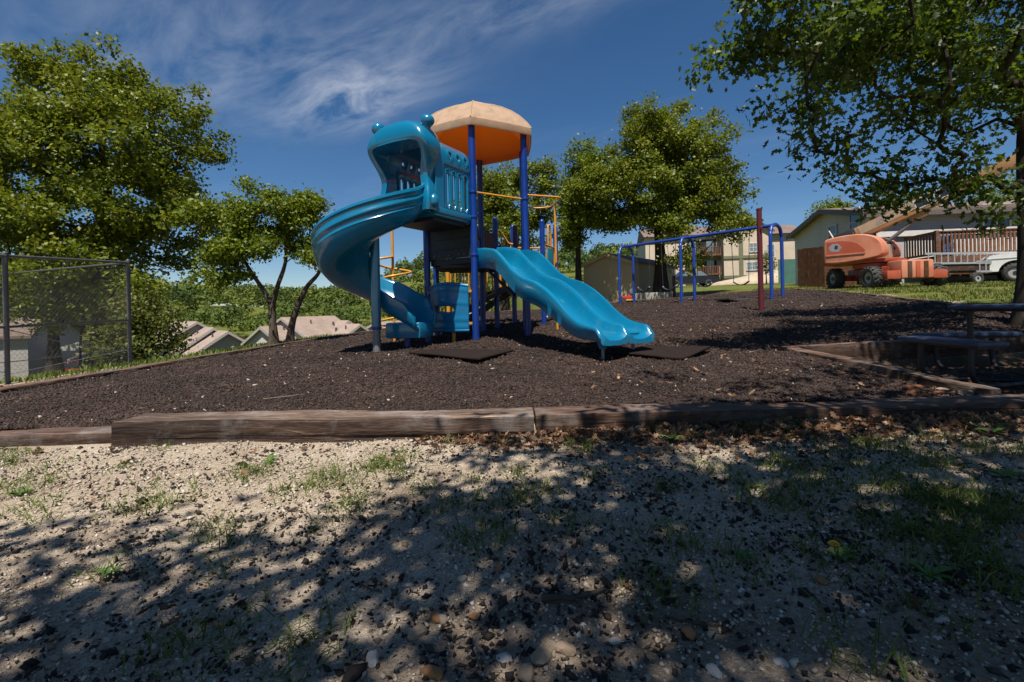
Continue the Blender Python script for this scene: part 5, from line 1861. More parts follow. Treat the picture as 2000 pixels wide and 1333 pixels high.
def build_table():
    cx, cy = 5.12, 4.66
    g = G(cx, cy)
    t = thing('picnic_table', 'square blue coated picnic table with attached benches under the right tree', 'picnic table', (cx, cy, g))
    rz = R(-4)
    ex, ey = Vector((math.cos(rz), math.sin(rz), 0)), Vector((-math.sin(rz), math.cos(rz), 0))
    c = Vector((cx, cy, g))
    top = MB().box(c + ZUP * 0.755, (1.02, 1.02, 0.045), (ex, ey, ZUP), 0.018).build('table_top', m_table, t, 40)
    MB().box(c + ZUP * 0.72, (0.9, 0.9, 0.02), (ex, ey, ZUP)).build('top_frame', m_tleg, top)
    for k in range(4):
        a = rz + k * math.pi / 2
        d = Vector((math.cos(a), math.sin(a), 0))
        s = Vector((-math.sin(a), math.cos(a), 0))
        # bench with bevelled ends
        bc = c + d * 0.90 + ZUP * 0.435
        b = MB().box(bc, (0.27, 0.98, 0.045), (d, s, ZUP), 0.018).build('bench', m_table, t, 40)
        MB().box(bc - ZUP * 0.033, (0.2, 0.9, 0.018), (d, s, ZUP)).build('bench_frame', m_tleg, b)
        for q in (-0.3, 0.3):
            pts = [c + d * 0.93 + s * q + ZUP * 0.41, c + d * 0.93 + s * q + ZUP * 0.16, c + d * 0.86 + s * q * .95 + ZUP * 0.055, c + d * 0.70 + s * q * .8 + ZUP * 0.03, c + d * 0.35 + s * q * .45 + ZUP * 0.03, c + d * 0.1 + ZUP * 0.035]
            MB().tube(catmull(pts, 5), 0.024, 10).build('leg', m_tleg, t, 50)
        p0 = c + (d + s) * 0.38
        MB().tube([p0 + ZUP * -0.02, p0 + ZUP * 0.72], 0.026, 10).build('post', m_tleg, t, 50)


build_table()


# ------------------------------------------------------------------ chain link fence
def build_fence():
    K = Vector((-6.77, 8.6, 0))
    A = Vector((-6.76, 6.5, 0))
    A0 = Vector((-6.75, 4.3, 0))
    Bf = Vector((-14.6, 13.0, 0))
    t = thing('chain_link_fence', 'grey chain link fence with steel posts and rails behind the left edging', 'fence', (K.x, K.y, G(K.x, K.y)))
    top = {}
    posts = [(A0, 1.80), (A, 1.86), (K, 1.97), (Bf, 2.16)]
    for p, z in posts:
        g = G(p.x, p.y)
        MB().lathe((p.x, p.y, g - 0.15), [(0.030, 0), (0.030, z - g + 0.15), (0.036, z - g + 0.15), (0.034, z - g + 0.19), (0.015, z - g + 0.21)], 14).build('post', m_greymetal, t, 40)

    def run(pa, za, pb, zb, bot_off=0.06, far=False):
        ga, gb = G(pa.x, pa.y) + bot_off, G(pb.x, pb.y) + bot_off
        MB().tube([pa + ZUP * za, pb + ZUP * zb], 0.021, 8).build('top_rail', m_greymetal, t, 50)
        if not far:
            MB().tube([pa + ZUP * (ga + (za - ga) * 0.42), pb + ZUP * (gb + (zb - gb) * 0.42)], 0.017, 8).build('mid_rail', m_greymetal, t, 50)
        MB().tube([pa + ZUP * (ga + 0.22), pb + ZUP * (gb + 0.22)], 0.006, 6).build('tension_wire', m_galv, t, 50)
        if not far:
            MB().tube([pa + ZUP * (ga + (za - ga) * 0.40), pb + ZUP * (gb + 0.08)], 0.006, 6).build('truss_rod', m_galv, t, 50)
        # woven diamonds as thin wires in both directions
        L = (pb - pa).length
        dirv = (pb - pa).normalized()
        nrm = Vector((-dirv.y, dirv.x, 0))
        H = min(za - ga, zb - gb)
        st = 0.076
        mb = MB()
        n = int((L + H) / st)
        w_ = 0.0009
        for sgn in (1, -1):
            for i in range(-int(H / st) - 1, int(L / st) + 2):
                s0 = i * st
                # line from (s0, 0) to (s0+H, H) clipped to [0,L]
                u0, u1 = max(0.0, s0), min(L, s0 + H)
                if u1 - u0 < 0.02:
                    continue
                h0, h1 = u0 - s0, u1 - s0
                if sgn < 0:
                    u0, u1 = L - u0, L - u1

                def pt(u, h):
                    f = u / L
                    return pa + dirv * u + ZUP * (ga + (gb - ga) * f + h / H * ((za - ga) * (1 - f) + (zb - gb) * f))
                p0, p1 = pt(u0, h0), pt(u1, h1)
                d = (p1 - p0).normalized()
                e = nrm.cross(d) * w_
                f_ = nrm * w_
                mb.add([p0 + e, p0 - e * .5 + f_, p0 - e * .5 - f_, p1 + e, p1 - e * .5 + f_, p1 - e * .5 - f_], [(0, 1, 4, 3), (1, 2, 5, 4), (2, 0, 3, 5)])
        o = mb.build('wire_mesh', m_wire, t)
        tag(o, None, None, None, 'stuff')

    run(A0, 1.80, A, 1.86)
    run(A, 1.86, K, 1.97)
    run(K, 1.97, Bf, 2.16, far=True)


build_fence()


# ------------------------------------------------------------------ buildings
def window(parent, c, u, n, w, h, mat=m_glass, frame=m_trim, mull=(1, 1), fw=0.07):
    """frame standing proud of the wall; the glass pane and glazing bars are its sub-parts"""
    c, u, n = Vector(c), Vector(u), Vector(n)
    mb = MB()
    mb.box(c + ZUP * (h / 2) + n * 0.02, (w + 2 * fw, 0.06, fw), (u, n, ZUP))
    mb.box(c - ZUP * (h / 2) + n * 0.03, (w + 2 * fw, 0.08, fw), (u, n, ZUP))
    mb.box(c + u * (w / 2 + fw / 2) + n * 0.02, (fw, 0.058, h - fw), (u, n, ZUP))
    mb.box(c - u * (w / 2 + fw / 2) + n * 0.02, (fw, 0.058, h - fw), (u, n, ZUP))
    f = mb.build('window', frame, parent)
    MB().box(c + n * 0.005, (w + 0.01, 0.03, h), (u, n, ZUP)).build('pane', mat, f)
    for i in range(mull[0]):
        MB().box(c + u * (w * ((i + 1) / (mull[0] + 1) - .5)) + n * 0.03, (0.05, 0.03, h - .06), (u, n, ZUP)).build('glazing_bar', frame, f)
    for i in range(mull[1]):
        MB().box(c + ZUP * (h * ((i + 1) / (mull[1] + 1) - .5)) + n * 0.032, (w, 0.03, 0.05), (u, n, ZUP)).build('glazing_bar', frame, f)
    return f


def gable(parent, c, ang, L, W, hw, rise, z0, wall, roofm, over=0.35, thick=0.14, base=0.6, fascia=None, wall2=None):
    """gabled volume: ridge along direction ang, length L, width W; returns (ridge dir, side dir)"""
    a = Vector((math.cos(ang), math.sin(ang), 0))
    s = Vector((-a.y, a.x, 0))
    c = Vector((c[0], c[1], 0))
    pent = [(-W / 2, z0 - base), (W / 2, z0 - base), (W / 2, z0 + hw), (0, z0 + hw + rise), (-W / 2, z0 + hw)]
    wo = MB().prism(pent, c, s, ZUP, a, (-L / 2, L / 2)).build('wall', wall, parent)
    if wall2:
        wo.data.materials.append(wall2)
        for pl in wo.data.polygons:
            if abs(pl.normal.dot(a)) < 0.5:
                pl.material_index = 1
    k = rise / (W / 2)
    e = W / 2 + over
    for sg in (-1, 1):
        prof = [(0, z0 + hw + rise + 0.012), (sg * e, z0 + hw + rise - k * e + 0.012), (sg * e, z0 + hw + rise - k * e + thick), (0, z0 + hw + rise + thick)]
        r = MB().prism(prof, c, s, ZUP, a, (-L / 2 - over, L / 2 + over)).build('roof', roofm, parent)
        if fascia:
            for q in (-1, 1):
                o = a * (q * (L / 2 + over + 0.012))
                prof2 = [(0, z0 + hw + rise - 0.10), (sg * (e + .01), z0 + hw + rise - k * e - 0.10), (sg * (e + .01), z0 + hw + rise - k * e + thick - .02), (0, z0 + hw + rise + thick - .02)]
                MB().prism(prof2, c + o, s, ZUP, a, (-0.012, 0.012)).build('rake_board', fascia, r)
    return a, s


def build_right_house():
    """long sided house at the right behind the orange lift"""
    # corner between gable end (facing left) and front wall
    cr = P(1694, 412, 22.5)
    lf = P(1552, 460, 30.0)
    g = G(cr.x, cr.y)
    cr2, lf2 = Vector((cr.x, cr.y, 0)), Vector((lf.x, lf.y, 0))
    s = (lf2 - cr2)
    W = s.length
    s.normalize()
    a = Vector((s.y, -s.x, 0))                   # along the ridge, to the right
    if a.x < 0:
        a = -a
    hw = 5.05 - g
    rise = 0.80
    L = 22.0
    c = (cr2 + lf2) / 2 + a * (L / 2)
    t = thing('sided_house', 'long two storey beige sided house behind the orange lift', 'house', (c.x, c.y, g))
    gable(t, c, math.atan2(a.y, a.x), L, W, hw, rise, g, m_siding, m_shinglebr, 0.35, 0.16, 0.6, m_darktrim, m_sidinggrey)
    n_g = -a                                     # gable normal
    n_f = -s
    # small gable window and its lower light
    gw = cr2 + s * (W * 0.40)
    pz = P(1601, 462, 26.0).z
    window(t, gw + ZUP * pz + n_g * 0.02, s, n_g, 0.7, 0.95, m_glass, m_trim, (0, 1))
    window(t, gw + s * 0.1 + ZUP * (pz - 1.6) + n_g * 0.02, s, n_g, 0.7, 0.9, m_glass, m_trim, (0, 1))
    # dark window behind the boom
    q = cr2 + s * (W * 0.13)
    window(t, q + ZUP * (P(1665, 435, 23.5).z) + n_g * 0.02, s, n_g, 0.75, 1.3, m_glass, m_trim, (0, 1))
    # corner board, downspout, eave board
    MB().box(cr2 + n_f * 0.02 + n_g * 0.02 + ZUP * (g + hw / 2), (0.16, 0.16, hw - 0.1), (a, s, ZUP)).build('corner_board', m_trim, t)
    MB().tube([cr2 + a * 0.25 + n_f * 0.08 + ZUP * (g + 0.2), cr2 + a * 0.25 + n_f * 0.08 + ZUP * (g + hw - 0.3)], 0.05, 8).build('downspout', m_darktrim, t)
    mb = MB().box(cr2 + a * (L / 2) + n_f * 0.42 + ZUP * (g + hw - 0.17), (L + 0.6, 0.03, 0.18), (a, s, ZUP))
    mb.build('gutter', m_darktrim, t)
    MB().box(cr2 + a * (L / 2) + n_f * 0.2 + ZUP * (g + hw - 0.23), (L + 0.5, 0.38, 0.02), (a, s, ZUP)).build('soffit', m_soffit, t)
    # front windows (mostly hidden by the tree) and white band board
    f0 = cr2 + n_f * 0.02
    for px in (1976, 2060):
        u = (P(px, 425, 21.0) - P(1694, 425, 22.5)).dot(a)
        window(t, f0 + a * u + ZUP * P(1976, 424, 21.5).z, a, n_f, 1.0, 1.25, m_glass, m_trim, (1, 1))
    zb = P(1850, 452, 21.8).z
    MB().box(f0 + a * (L * 0.5) + n_f * 0.05 + ZUP * zb, (L - 0.4, 0.1, 0.26), (a, s, ZUP)).build('band_board', m_trim, t)
    # wooden deck in front of the wall
    d0 = cr2 + a * 1.55 + n_f * 0.02
    zd = P(1890, 500, 20.6).z
    DL, DD = 9.5, 1.9
    dk = thing('wooden_deck', 'raised red brown wooden deck with baluster railing along the sided house', 'deck', (d0.x, d0.y, g))
    nb = 64
    fr = d0 + n_f * DD
    MB().box(d0 + a * (DL / 2) + n_f * (DD / 2) + ZUP * (zd - 0.02), (DL, DD, 0.04), (a, s, ZUP)).build('floor', m_deckwood, dk)
    MB().box(fr + a * (DL / 2) + ZUP * (zd - 0.15), (DL, 0.05, 0.24), (a, s, ZUP)).build('rim_joist', m_deckwood, dk)
    MB().box(fr + a * (DL / 2) + ZUP * (zd + 1.02), (DL, 0.14, 0.04), (a, s, ZUP)).build('cap_rail', m_deckwood, dk)
    MB().box(fr + a * (DL / 2) - n_f * 0.03 + ZUP * (zd + 0.95), (DL, 0.04, 0.09), (a, s, ZUP)).build('upper_rail', m_deckwood, dk)
    MB().box(fr + a * (DL / 2) - n_f * 0.03 + ZUP * (zd + 0.09), (DL, 0.04, 0.09), (a, s, ZUP)).build('lower_rail', m_deckwood, dk)
    first = None
    for i in range(nb):
        p = fr + a * (0.14 + (DL - 0.28) * i / (nb - 1)) + n_f * 0.012
        if first is None:
            first = MB().box(p + ZUP * (zd + 0.50), (0.075, 0.04, 0.98), (a, s, ZUP)).build('baluster', m_deckwood, dk)
            p0 = p
        else:
            dup(first, p - p0, dk)
    for u in (0, DL * 0.33, DL * 0.66, DL):
        p = fr + a * u
        gg = G(p.x, p.y)
        MB().box(p + n_f * 0.06 + ZUP * ((zd + 1.06 + gg - .1) / 2), (0.12, 0.12, zd + 1.06 - gg + .1), (a, s, ZUP)).build('post', m_deckwood, dk)
    # left end railing and white wall behind the bars
    for k, (z, h) in enumerate(((1.02, .04), (.95, .09), (.09, .09))):
        MB().box(d0 + n_f * (DD / 2) + ZUP * (zd + z), (0.05, DD, h), (a, s, ZUP)).build('end_rail', m_deckwood, dk)
    for i in range(10):
        p = d0 + n_f * (0.12 + 0.18 * i)
        MB().box(p + ZUP * (zd + .5), (0.04, 0.07, 0.9), (a, s, ZUP)).build('baluster', m_deckwood, dk)
    MB().box(f0 + a * (1.6 + DL / 2) + n_f * 0.06 + ZUP * (zd + 0.45), (DL, 0.03, 0.85), (a, s, ZUP)).build('white_skirting', m_trim, t)
    # stair rail rising at the right
    q = fr + a * (DL * 0.86) - n_f * 0.9
    MB().box(q + ZUP * (zd + 1.25), (2.2, 0.05, 0.14), ((a + ZUP * 0.33).normalized(), s, (ZUP - a * .33).normalized())).build('stair_rail', m_deckwood, dk)
    # blue barrel and white hose on the deck corner
    bp = d0 + a * 0.62 + n_f * (DD - 0.45)
    b = thing('rain_barrel', 'bright blue plastic barrel behind the left end of the deck railing', 'barrel', (bp.x, bp.y, zd))
    MB().lathe((bp.x, bp.y, zd), [(0.27, 0), (0.29, 0.03), (0.30, 0.25), (0.29, 0.28), (0.305, 0.31), (0.305, 0.58), (0.29, 0.61), (0.30, 0.64), (0.29, 0.86), (0.25, 0.89)], 22).build('body', m_barrel, b, 40)
    MB().lathe((bp.x, bp.y, zd + 0.885), [(0.245, 0), (0.255, 0.01), (0.255, 0.04), (0.22, 0.05)], 22).build('lid', m_trim, b, 40)
    # stained privacy fence left of the lift
    z0 = 0
    f1, f2, f3 = P(1559, 560, 24.5), P(1611, 560, 22.9), P(1700, 560, 23.4)
    pf = thing('privacy_fence', 'red brown board privacy fence left of the orange lift', 'fence', (f2.x, f2.y, G(f2.x, f2.y)))
    for (p, q_) in ((f1, f2), (f2, f3)):
        p, q_ = Vector((p.x, p.y, 0)), Vector((q_.x, q_.y, 0))
        d = (q_ - p)
        Lf = d.length
        d.normalize()
        nn = Vector((d.y, -d.x, 0))
        nbd = int(Lf / 0.145)
        bd = None
        for i in range(nbd):
            r = p + d * ((i + .5) * Lf / nbd)
            zz = G(r.x, r.y)
            if bd is None:
                bd = MB().box(r + ZUP * (zz + 0.97), (Lf / nbd - 0.008, 0.022, 1.9), (d, nn, ZUP)).build('board', m_fencewood, pf)
                r0 = r + ZUP * zz
            else:
                dup(bd, r + ZUP * zz - r0 + nn * random.uniform(-.004, .004) + ZUP * random.uniform(-.02, .02), pf)
        for hz in (0.4, 1.6):
            r = (p + q_) / 2
            MB().box(r - nn * 0.04 + ZUP * (G(r.x, r.y) + hz), (Lf, 0.04, 0.09), (d, nn, ZUP)).build('rail', m_fencewood, pf)


build_right_house()


def wheel(parent, c, axis, r, w, tread=18, rimmat=m_rim, lug=0.03):
    """tyre with lugs, dished rim and hub"""
    c, ax = Vector(c), Vector(axis).normalized()
    ref = ZUP
    u = ax.cross(ref).normalized()
    v = ax.cross(u)
    prof = [(r * .56, -w * .42), (r * .62, -w * .5), (r * .86, -w * .5), (r * .97, -w * .36), (r, -w * .15), (r, w * .15), (r * .97, w * .36), (r * .86, w * .5), (r * .62, w * .5), (r * .56, w * .42)]
    prof = prof + [prof[0]]
    a1 = u
    b1 = v
    rings = [[c + ax * h_ + a1 * (r_ * math.cos(2 * math.pi * k / 32)) + b1 * (r_ * math.sin(2 * math.pi * k / 32)) for k in range(32)] for r_, h_ in prof]
    ty = MB().loft(rings, True, False).build('wheel', m_tyre, parent, 40)
    mb = MB()
    for i in range(tread):
        for sg in (-1, 1):
            a = 2 * math.pi * (i + (0.25 if sg > 0 else -0.25)) / tread
            d = u * math.cos(a) + v * math.sin(a)
            tn = -u * math.sin(a) + v * math.cos(a)
            mb.box(c + d * (r + lug * .3) + ax * (sg * w * .25), (w * .46, r * .13, lug), ((ax + tn * (.45 * sg)).normalized(), (tn - ax * (.45 * sg)).normalized(), d))
    tag(mb.build('tread_lugs', m_tyre, ty), None, None, None, 'stuff')
    MB().lathe(c, [(r * .57, -w * .30), (r * .585, -w * .28), (r * .585, w * .28), (r * .57, w * .30)], 28, ax).build('rim', rimmat, ty, 40)
    MB().lathe(c, [(r * .17, -w * .40), (r * .2, -w * .3), (r * .2, w * .3), (r * .17, w * .40)], 14, ax).build('hub', m_decaldark, ty, 40)
    return ty


def text_mesh(body, size, o, u, v, mat, parent, depth=0.004, name='lettering'):
    cu = bpy.data.curves.new(name, 'FONT')
    cu.body = body
    cu.size = size
    cu.extrude = depth
    cu.align_x = 'CENTER'
    cu.align_y = 'CENTER'
    tmp = bpy.data.objects.new(name + '_tmp', cu)
    COL.objects.link(tmp)
    dg = bpy.context.evaluated_depsgraph_get()
    me = bpy.data.meshes.new_from_object(tmp.evaluated_get(dg))
    me.name = name
    bpy.data.objects.remove(tmp)
    u, v = Vector(u), Vector(v)
    w = u.cross(v)
    me.transform(Matrix.Translation(Vector(o)) @ Matrix((u, v, w)).transposed().to_4x4())
    me.materials.clear()
    return link_mesh(name, me, mat, parent)


def build_lift():
    NL = P(1703, 566, 18.2)
    psi = R(-3)
    f = Vector((math.sin(psi), -math.cos(psi), 0))       # chassis towards camera-right (near end)
    s = Vector((math.cos(psi), math.sin(psi), 0))        # across, to the right
    g = G(NL.x, NL.y)
    o0 = Vector((NL.x, NL.y, g))
    WB, TR = 2.2, 2.25
    R_w = 0.42
    cen = o0 - f * (WB / 2) + s * (TR / 2)
    t = thing('boom_lift', 'faded orange wheeled boom lift parked on the grass', 'boom lift', (cen.x, cen.y, G(cen.x, cen.y)))
    for i, j in ((0, 0), (1, 0), (0, 1), (1, 1)):
        p = o0 - f * (WB * i) + s * (TR * j)
        zz = G(p.x, p.y)
        wheel(t, (p.x, p.y, zz + R_w - 0.02), s, R_w, 0.36, 16)
    zc = G(cen.x, cen.y)
    # chassis
    c = cen + ZUP * (zc - cen.z)
    MB().box(c + ZUP * 0.56, (1.15, WB + 0.2, 0.42), (s, f, ZUP), 0.05).build('chassis', m_liftdeep, t, 40)
    for q in (-1, 1):
        MB().box(c + f * (q * WB / 2) + ZUP * 0.44, (TR - 0.36, 0.26, 0.24), (s, f, ZUP), 0.03).build('axle', m_liftdeep, t, 40)
    # ribbed near end box and side steps
    ne = c + f * (WB / 2 + 0.35)
    bx = MB().box(ne + ZUP * 0.60, (1.12, 0.75, 0.66), (s, f, ZUP), 0.06).build('end_box', m_lift, t, 40)
    for k in (-0.28, 0.0, 0.28):
        MB().box(ne + s * k + f * 0.38 + ZUP * 0.58, (0.15, 0.05, 0.58), (s, f, ZUP), 0.02).build('rib', m_fencewood if k else m_liftdeep, bx, 40)
    for q in (-1, 1):
        MB().box(ne + s * (q * 0.80) + f * 0.1 + ZUP * 0.40, (0.48, 0.5, 0.30), (s, f, ZUP), 0.02).build('step', m_liftdeep, t, 40)
    # turntable
    bd = Vector((0.60, -0.80, 0)).normalized()            # boom azimuth
    bs = Vector((-bd.y, bd.x, 0))                          # away to the back
    tc_ = c - s * 0.35
    MB().lathe(tc_ + ZUP * 0.76, [(0.62, 0), (0.62, 0.16), (0.5, 0.18)], 28).build('turntable', m_liftdeep, t, 40)
    MB().box(tc_ - bd * 0.25 + ZUP * 1.02, (2.5, 1.3, 0.14), (bd, bs, ZUP), 0.03).build('platform', m_liftdeep, t, 40)

    def cover(off, name, mat):
        """rounded engine cover, long axis along the boom"""
        L, H, Wd = 2.45, 1.10, 0.62
        prof = [(-1.20, .10), (-1.15, .03), (-0.6, 0.0), (0.2, 0.05), (0.85, .14), (1.08, .2), (1.13, .35), (1.10, .55), (1.0, .74), (0.82, .90), (0.55, 1.01), (0.2, 1.07), (-0.3, 1.08), (-0.8, 1.04), (-1.12, .98), (-1.2, .88), (-1.235, .6)]
        rings = []
        for w_, k in ((-Wd / 2, .93), (-Wd / 2 + .05, .985), (-Wd / 2 + .13, 1.0), (Wd / 2 - .13, 1.0), (Wd / 2 - .05, .985), (Wd / 2, .93)):
            rings.append([tc_ - bd * 0.30 + bs * (off + w_) + bd * (a * k * 0.87) + ZUP * (1.0 + 0.52 + (b_ - .52) * k) for a, b_ in catmull2(prof, 3)])
        return MB().loft(rings, True, True).build(name, mat, t, 45)

    def catmull2(pts, n):
        v = [Vector((p[0], p[1], 0)) for p in pts]
        m = len(v)
        r = []
        for i in range(m):
            p0, p1, p2, p3 = v[i - 1], v[i], v[(i + 1) % m], v[(i + 2) % m]
            for k in range(n):
                q = k / n
                w_ = 0.5 * ((2 * p1) + (p2 - p0) * q + (2 * p0 - 5 * p1 + 4 * p2 - p3) * q * q + (3 * p1 - p0 - 3 * p2 + p3) * q ** 3)
                r.append((w_.x, w_.y))
        return r

    lc = cover(-0.72, 'engine_cover', m_lift)
    rc = cover(0.72, 'engine_cover', m_lift)
    # recessed teardrop panel with faded decal on the near cover
    face = tc_ - bd * 0.30 - bs * (0.72 + 0.31)
    tear = [(-0.96, .32), (-0.2, .32), (0.33, .34), (0.40, .40), (0.31, .52), (0.14, .68), (-0.1, .79), (-0.4, .84), (-0.96, .84)]
    MB().prism([(a * .96, b_ + 0.0) for a, b_ in tear], face + ZUP * 1.02, bd, ZUP, -bs, (-0.01, 0.012)).build('side_panel', m_liftdeep, lc)
    MB().prism([(-0.95, .30), (.36, .30), (.39, .35), (-0.95, .35)], face + ZUP * 1.0, bd, ZUP, -bs, (0.0, 0.03)).build('panel_ledge', m_lift, lc)
    MB().prism([(-.78, .45), (-.52, .42), (-.40, .58), (-.52, .76), (-.74, .76), (-.86, .62)], face + ZUP * 1.02, bd, ZUP, -bs, (0.012, 0.016)).build('decal', m_decalgrey, lc)
    MB().prism([(-.66, .56), (-.55, .53), (-.52, .66), (-.62, .70)], face + ZUP * 1.02, bd, ZUP, -bs, (0.016, 0.019)).build('decal', m_decaldark, lc)
    # dark inside of the far cover (open engine bay), yellow tank, upright
    MB().prism([(-.1, .2), (0.75, .25), (0.95, .5), (.75, .82), (.35, .95), (-.1, .95)], tc_ - bd * 0.30 + bs * (0.72 - 0.315) + ZUP * 1.0, bd, ZUP, -bs, (0.0, 0.012)).build('engine_bay', m_dark, rc)
    MB().box(tc_ + bd * 0.35 + bs * 0.12 + ZUP * 1.38, (0.5, 0.5, 0.55), (bd, bs, ZUP), 0.03).build('tank', m_boomfade, t, 40)
    MB().box(tc_ - bd * 0.45 + ZUP * 1.6, (1.1, 0.42, 1.1), (bd, bs, ZUP), 0.04).build('upright', m_dark, t, 40)
    MB().tube([tc_ + bd * 0.2 - bs * 0.2 + ZUP * 1.95, tc_ + bd * 0.75 - bs * 0.1 + ZUP * 1.7], 0.025, 8).build('hose', m_rubber, t)
    MB().tube([tc_ - bd * 1.15 - bs * 0.6 + ZUP * 2.08, tc_ - bd * 1.30 - bs * 0.6 + ZUP * 2.38], 0.028, 8).build('exhaust', m_trim, t)
    MB().tube([tc_ - bd * 0.35 - bs * 0.75 + ZUP * 2.05, tc_ - bd * 0.42 - bs * 0.75 + ZUP * 2.2], 0.03, 8).build('handle', m_decaldark, t)
    # boom: base box, inner telescopes, lift cylinder
    el = R(22)
    bdir = (bd * math.cos(el) + ZUP * math.sin(el)).normalized()
    bup = (ZUP * math.cos(el) - bd * math.sin(el)).normalized()
    b0 = tc_ - bd * 0.95 + ZUP * 1.98
    boom = MB().box(b0 + bdir * 1.9, (3.8, 0.36, 0.50), (bdir, bs, bup), 0.03).build('boom', m_boom, t, 40)
    MB().box(b0 + bdir * 5.2, (2.8, 0.29, 0.38), (bdir, bs, bup), 0.02).build('inner_boom', m_boom, boom, 40)
    MB().box(b0 + bdir * 7.6, (2.2, 0.23, 0.30), (bdir, bs, bup), 0.02).build('inner_boom', m_boomfade, boom, 40)
    MB().box(b0 + bdir * 0.15 + bup * 0.16, (0.75, 0.40, 0.26), (bdir, bs, bup), 0.03).build('boom_tail', m_decaldark, boom, 40)
    MB().box(b0 + bdir * 2.5 - bup * 0.34, (0.5, 0.2, 0.22), (bdir, bs, bup), 0.03).build('lug', m_boom, boom, 40)
    MB().tube([b0 + bdir * 2.5 - bup * 0.38, tc_ + bd * 0.25 + ZUP * 1.55], 0.07, 12).build('lift_cylinder', m_galv, t, 40)
    side = b0 - bs * 0.182
    MB().prism([(0.65, -.10), (3.7, -.10), (3.7, .22), (0.65, .22)], side, bdir, bup, -bs, (0.0, 0.006)).build('faded_side', m_boomfade, boom)
    text_mesh('600S', 0.26, side + bdir * 1.5 + bup * 0.04 - bs * 0.008, bdir, bup, m_decalgrey, boom)
    MB().prism([(2.55, -.15), (3.72, -.15), (3.72, .21), (2.55, .21)], side, bdir, bup, -bs, (0.007, 0.012)).build('logo_plate', m_decalwhite, boom)
    MB().prism([(2.59, -.11), (3.68, -.11), (3.68, .17), (2.59, .17)], side, bdir, bup, -bs, (0.013, 0.016)).build('logo_field', m_decaldark, boom)
    text_mesh('JLG', 0.28, side + bdir * 3.13 + bup * 0.03 - bs * 0.018, bdir, bup, m_decalwhite, boom)


build_lift()


def build_truck():
    """white pickup parked at the right edge, facing left"""
    p = P(1984, 556, 18.6)
    g = G(p.x, p.y)
    fx = Vector((-0.76, 0.65, 0)).normalized()           # forward (left)
    sx = Vector((-fx.y, fx.x, 0))
    o = Vector((p.x, p.y, g))                              # near front wheel contact
    t = thing('pickup_truck', 'white pickup truck nose behind the right tree trunk', 'truck', o)
    r = 0.37

    def side_outline():
        pts = [(0.92, 0.42), (0.95, 0.62), (0.93, 0.92), (0.80, 1.06), (0.0, 1.13), (-0.35, 1.15), (-0.40, 1.0), (-0.45, 0.42)]
        return pts
    # lower body with wheel arch
    arch = [(0.47 * math.cos(a), r + 0.47 * math.sin(a)) for a in np.linspace(0.15, math.pi - .15, 12)]
    prof = [(0.95, 0.45), (0.97, 0.66), (0.95, 0.90), (0.84, 1.03), (0.5, 1.09), (-0.75, 1.16), (-5.2, 1.12), (-5.25, 0.5)]
    arch2 = [(-3.55 + 0.47 * math.cos(a), r + 0.47 * math.sin(a)) for a in np.linspace(math.pi - .15, .15, 12)]
    prof += arch2[0:0] + [(-4.05, 0.45)] + [(x, z) for x, z in arch2] + [(-3.05, 0.40), (-0.52, 0.40)] + [(x, z) for x, z in arch[::-1]] + [(0.5, 0.43)]
    MB().prism(prof, o - sx * 0.0, fx, ZUP, sx, (-0.06, 1.78) if sx.y > 0 else (-1.78, 0.06)).build('body', m_white, t, 30)
    w0, w1 = ((0.0, 1.72) if sx.y > 0 else (-1.72, 0.0))
    cab = [(-0.75, 1.14), (-1.35, 1.68), (-2.6, 1.70), (-2.95, 1.13)]
    MB().prism(cab, o, fx, ZUP, sx, (w0 + .08, w1 - .08)).build('cab', m_white, t, 30)
    MB().prism([(-0.95, 1.18), (-1.40, 1.60), (-1.9, 1.62), (-1.9, 1.18)], o, fx, ZUP, sx, (w0 + .06, w1 - .06)).build('side_window', m_glass, t)
    near = o - sx * (0.065 if sx.y > 0 else -0.065)
    MB().prism([(0.78, 0.72), (0.97, 0.72), (0.96, 0.86), (0.80, 0.86)], near, fx, ZUP, -sx if sx.y > 0 else sx, (-0.05, 0.012)).build('indicator', m_liftdeep, t)
    MB().prism([(-0.7, 0.935), (0.93, 0.90), (0.93, 0.925), (-0.7, 0.96)], near, fx, ZUP, -sx if sx.y > 0 else sx, (-0.01, 0.012)).build('trim_line', m_alu, t)
    nrm = sx if sx.y > 0 else -sx
    MB().box(o + fx * 1.0 + nrm * 0.86 + ZUP * 0.56, (0.16, 1.8, 0.18), (fx, nrm, ZUP), 0.03).build('bumper', m_alu, t, 40)
    for q in (0.22, 1.5):
        MB().box(o + fx * 0.95 + nrm * q + ZUP * 0.84, (0.08, 0.32, 0.18), (fx, nrm, ZUP), 0.02).build('headlight', m_glasspale, t, 40)
    for q in (0, 1.66):
        for u in (0, -3.55):
            pp = o + fx * u + nrm * (q + 0.03 if q == 0 else q)
            wheel(t, (pp.x, pp.y, g + r - 0.01), nrm, r, 0.24, 20, m_rim, 0.012)


build_truck()


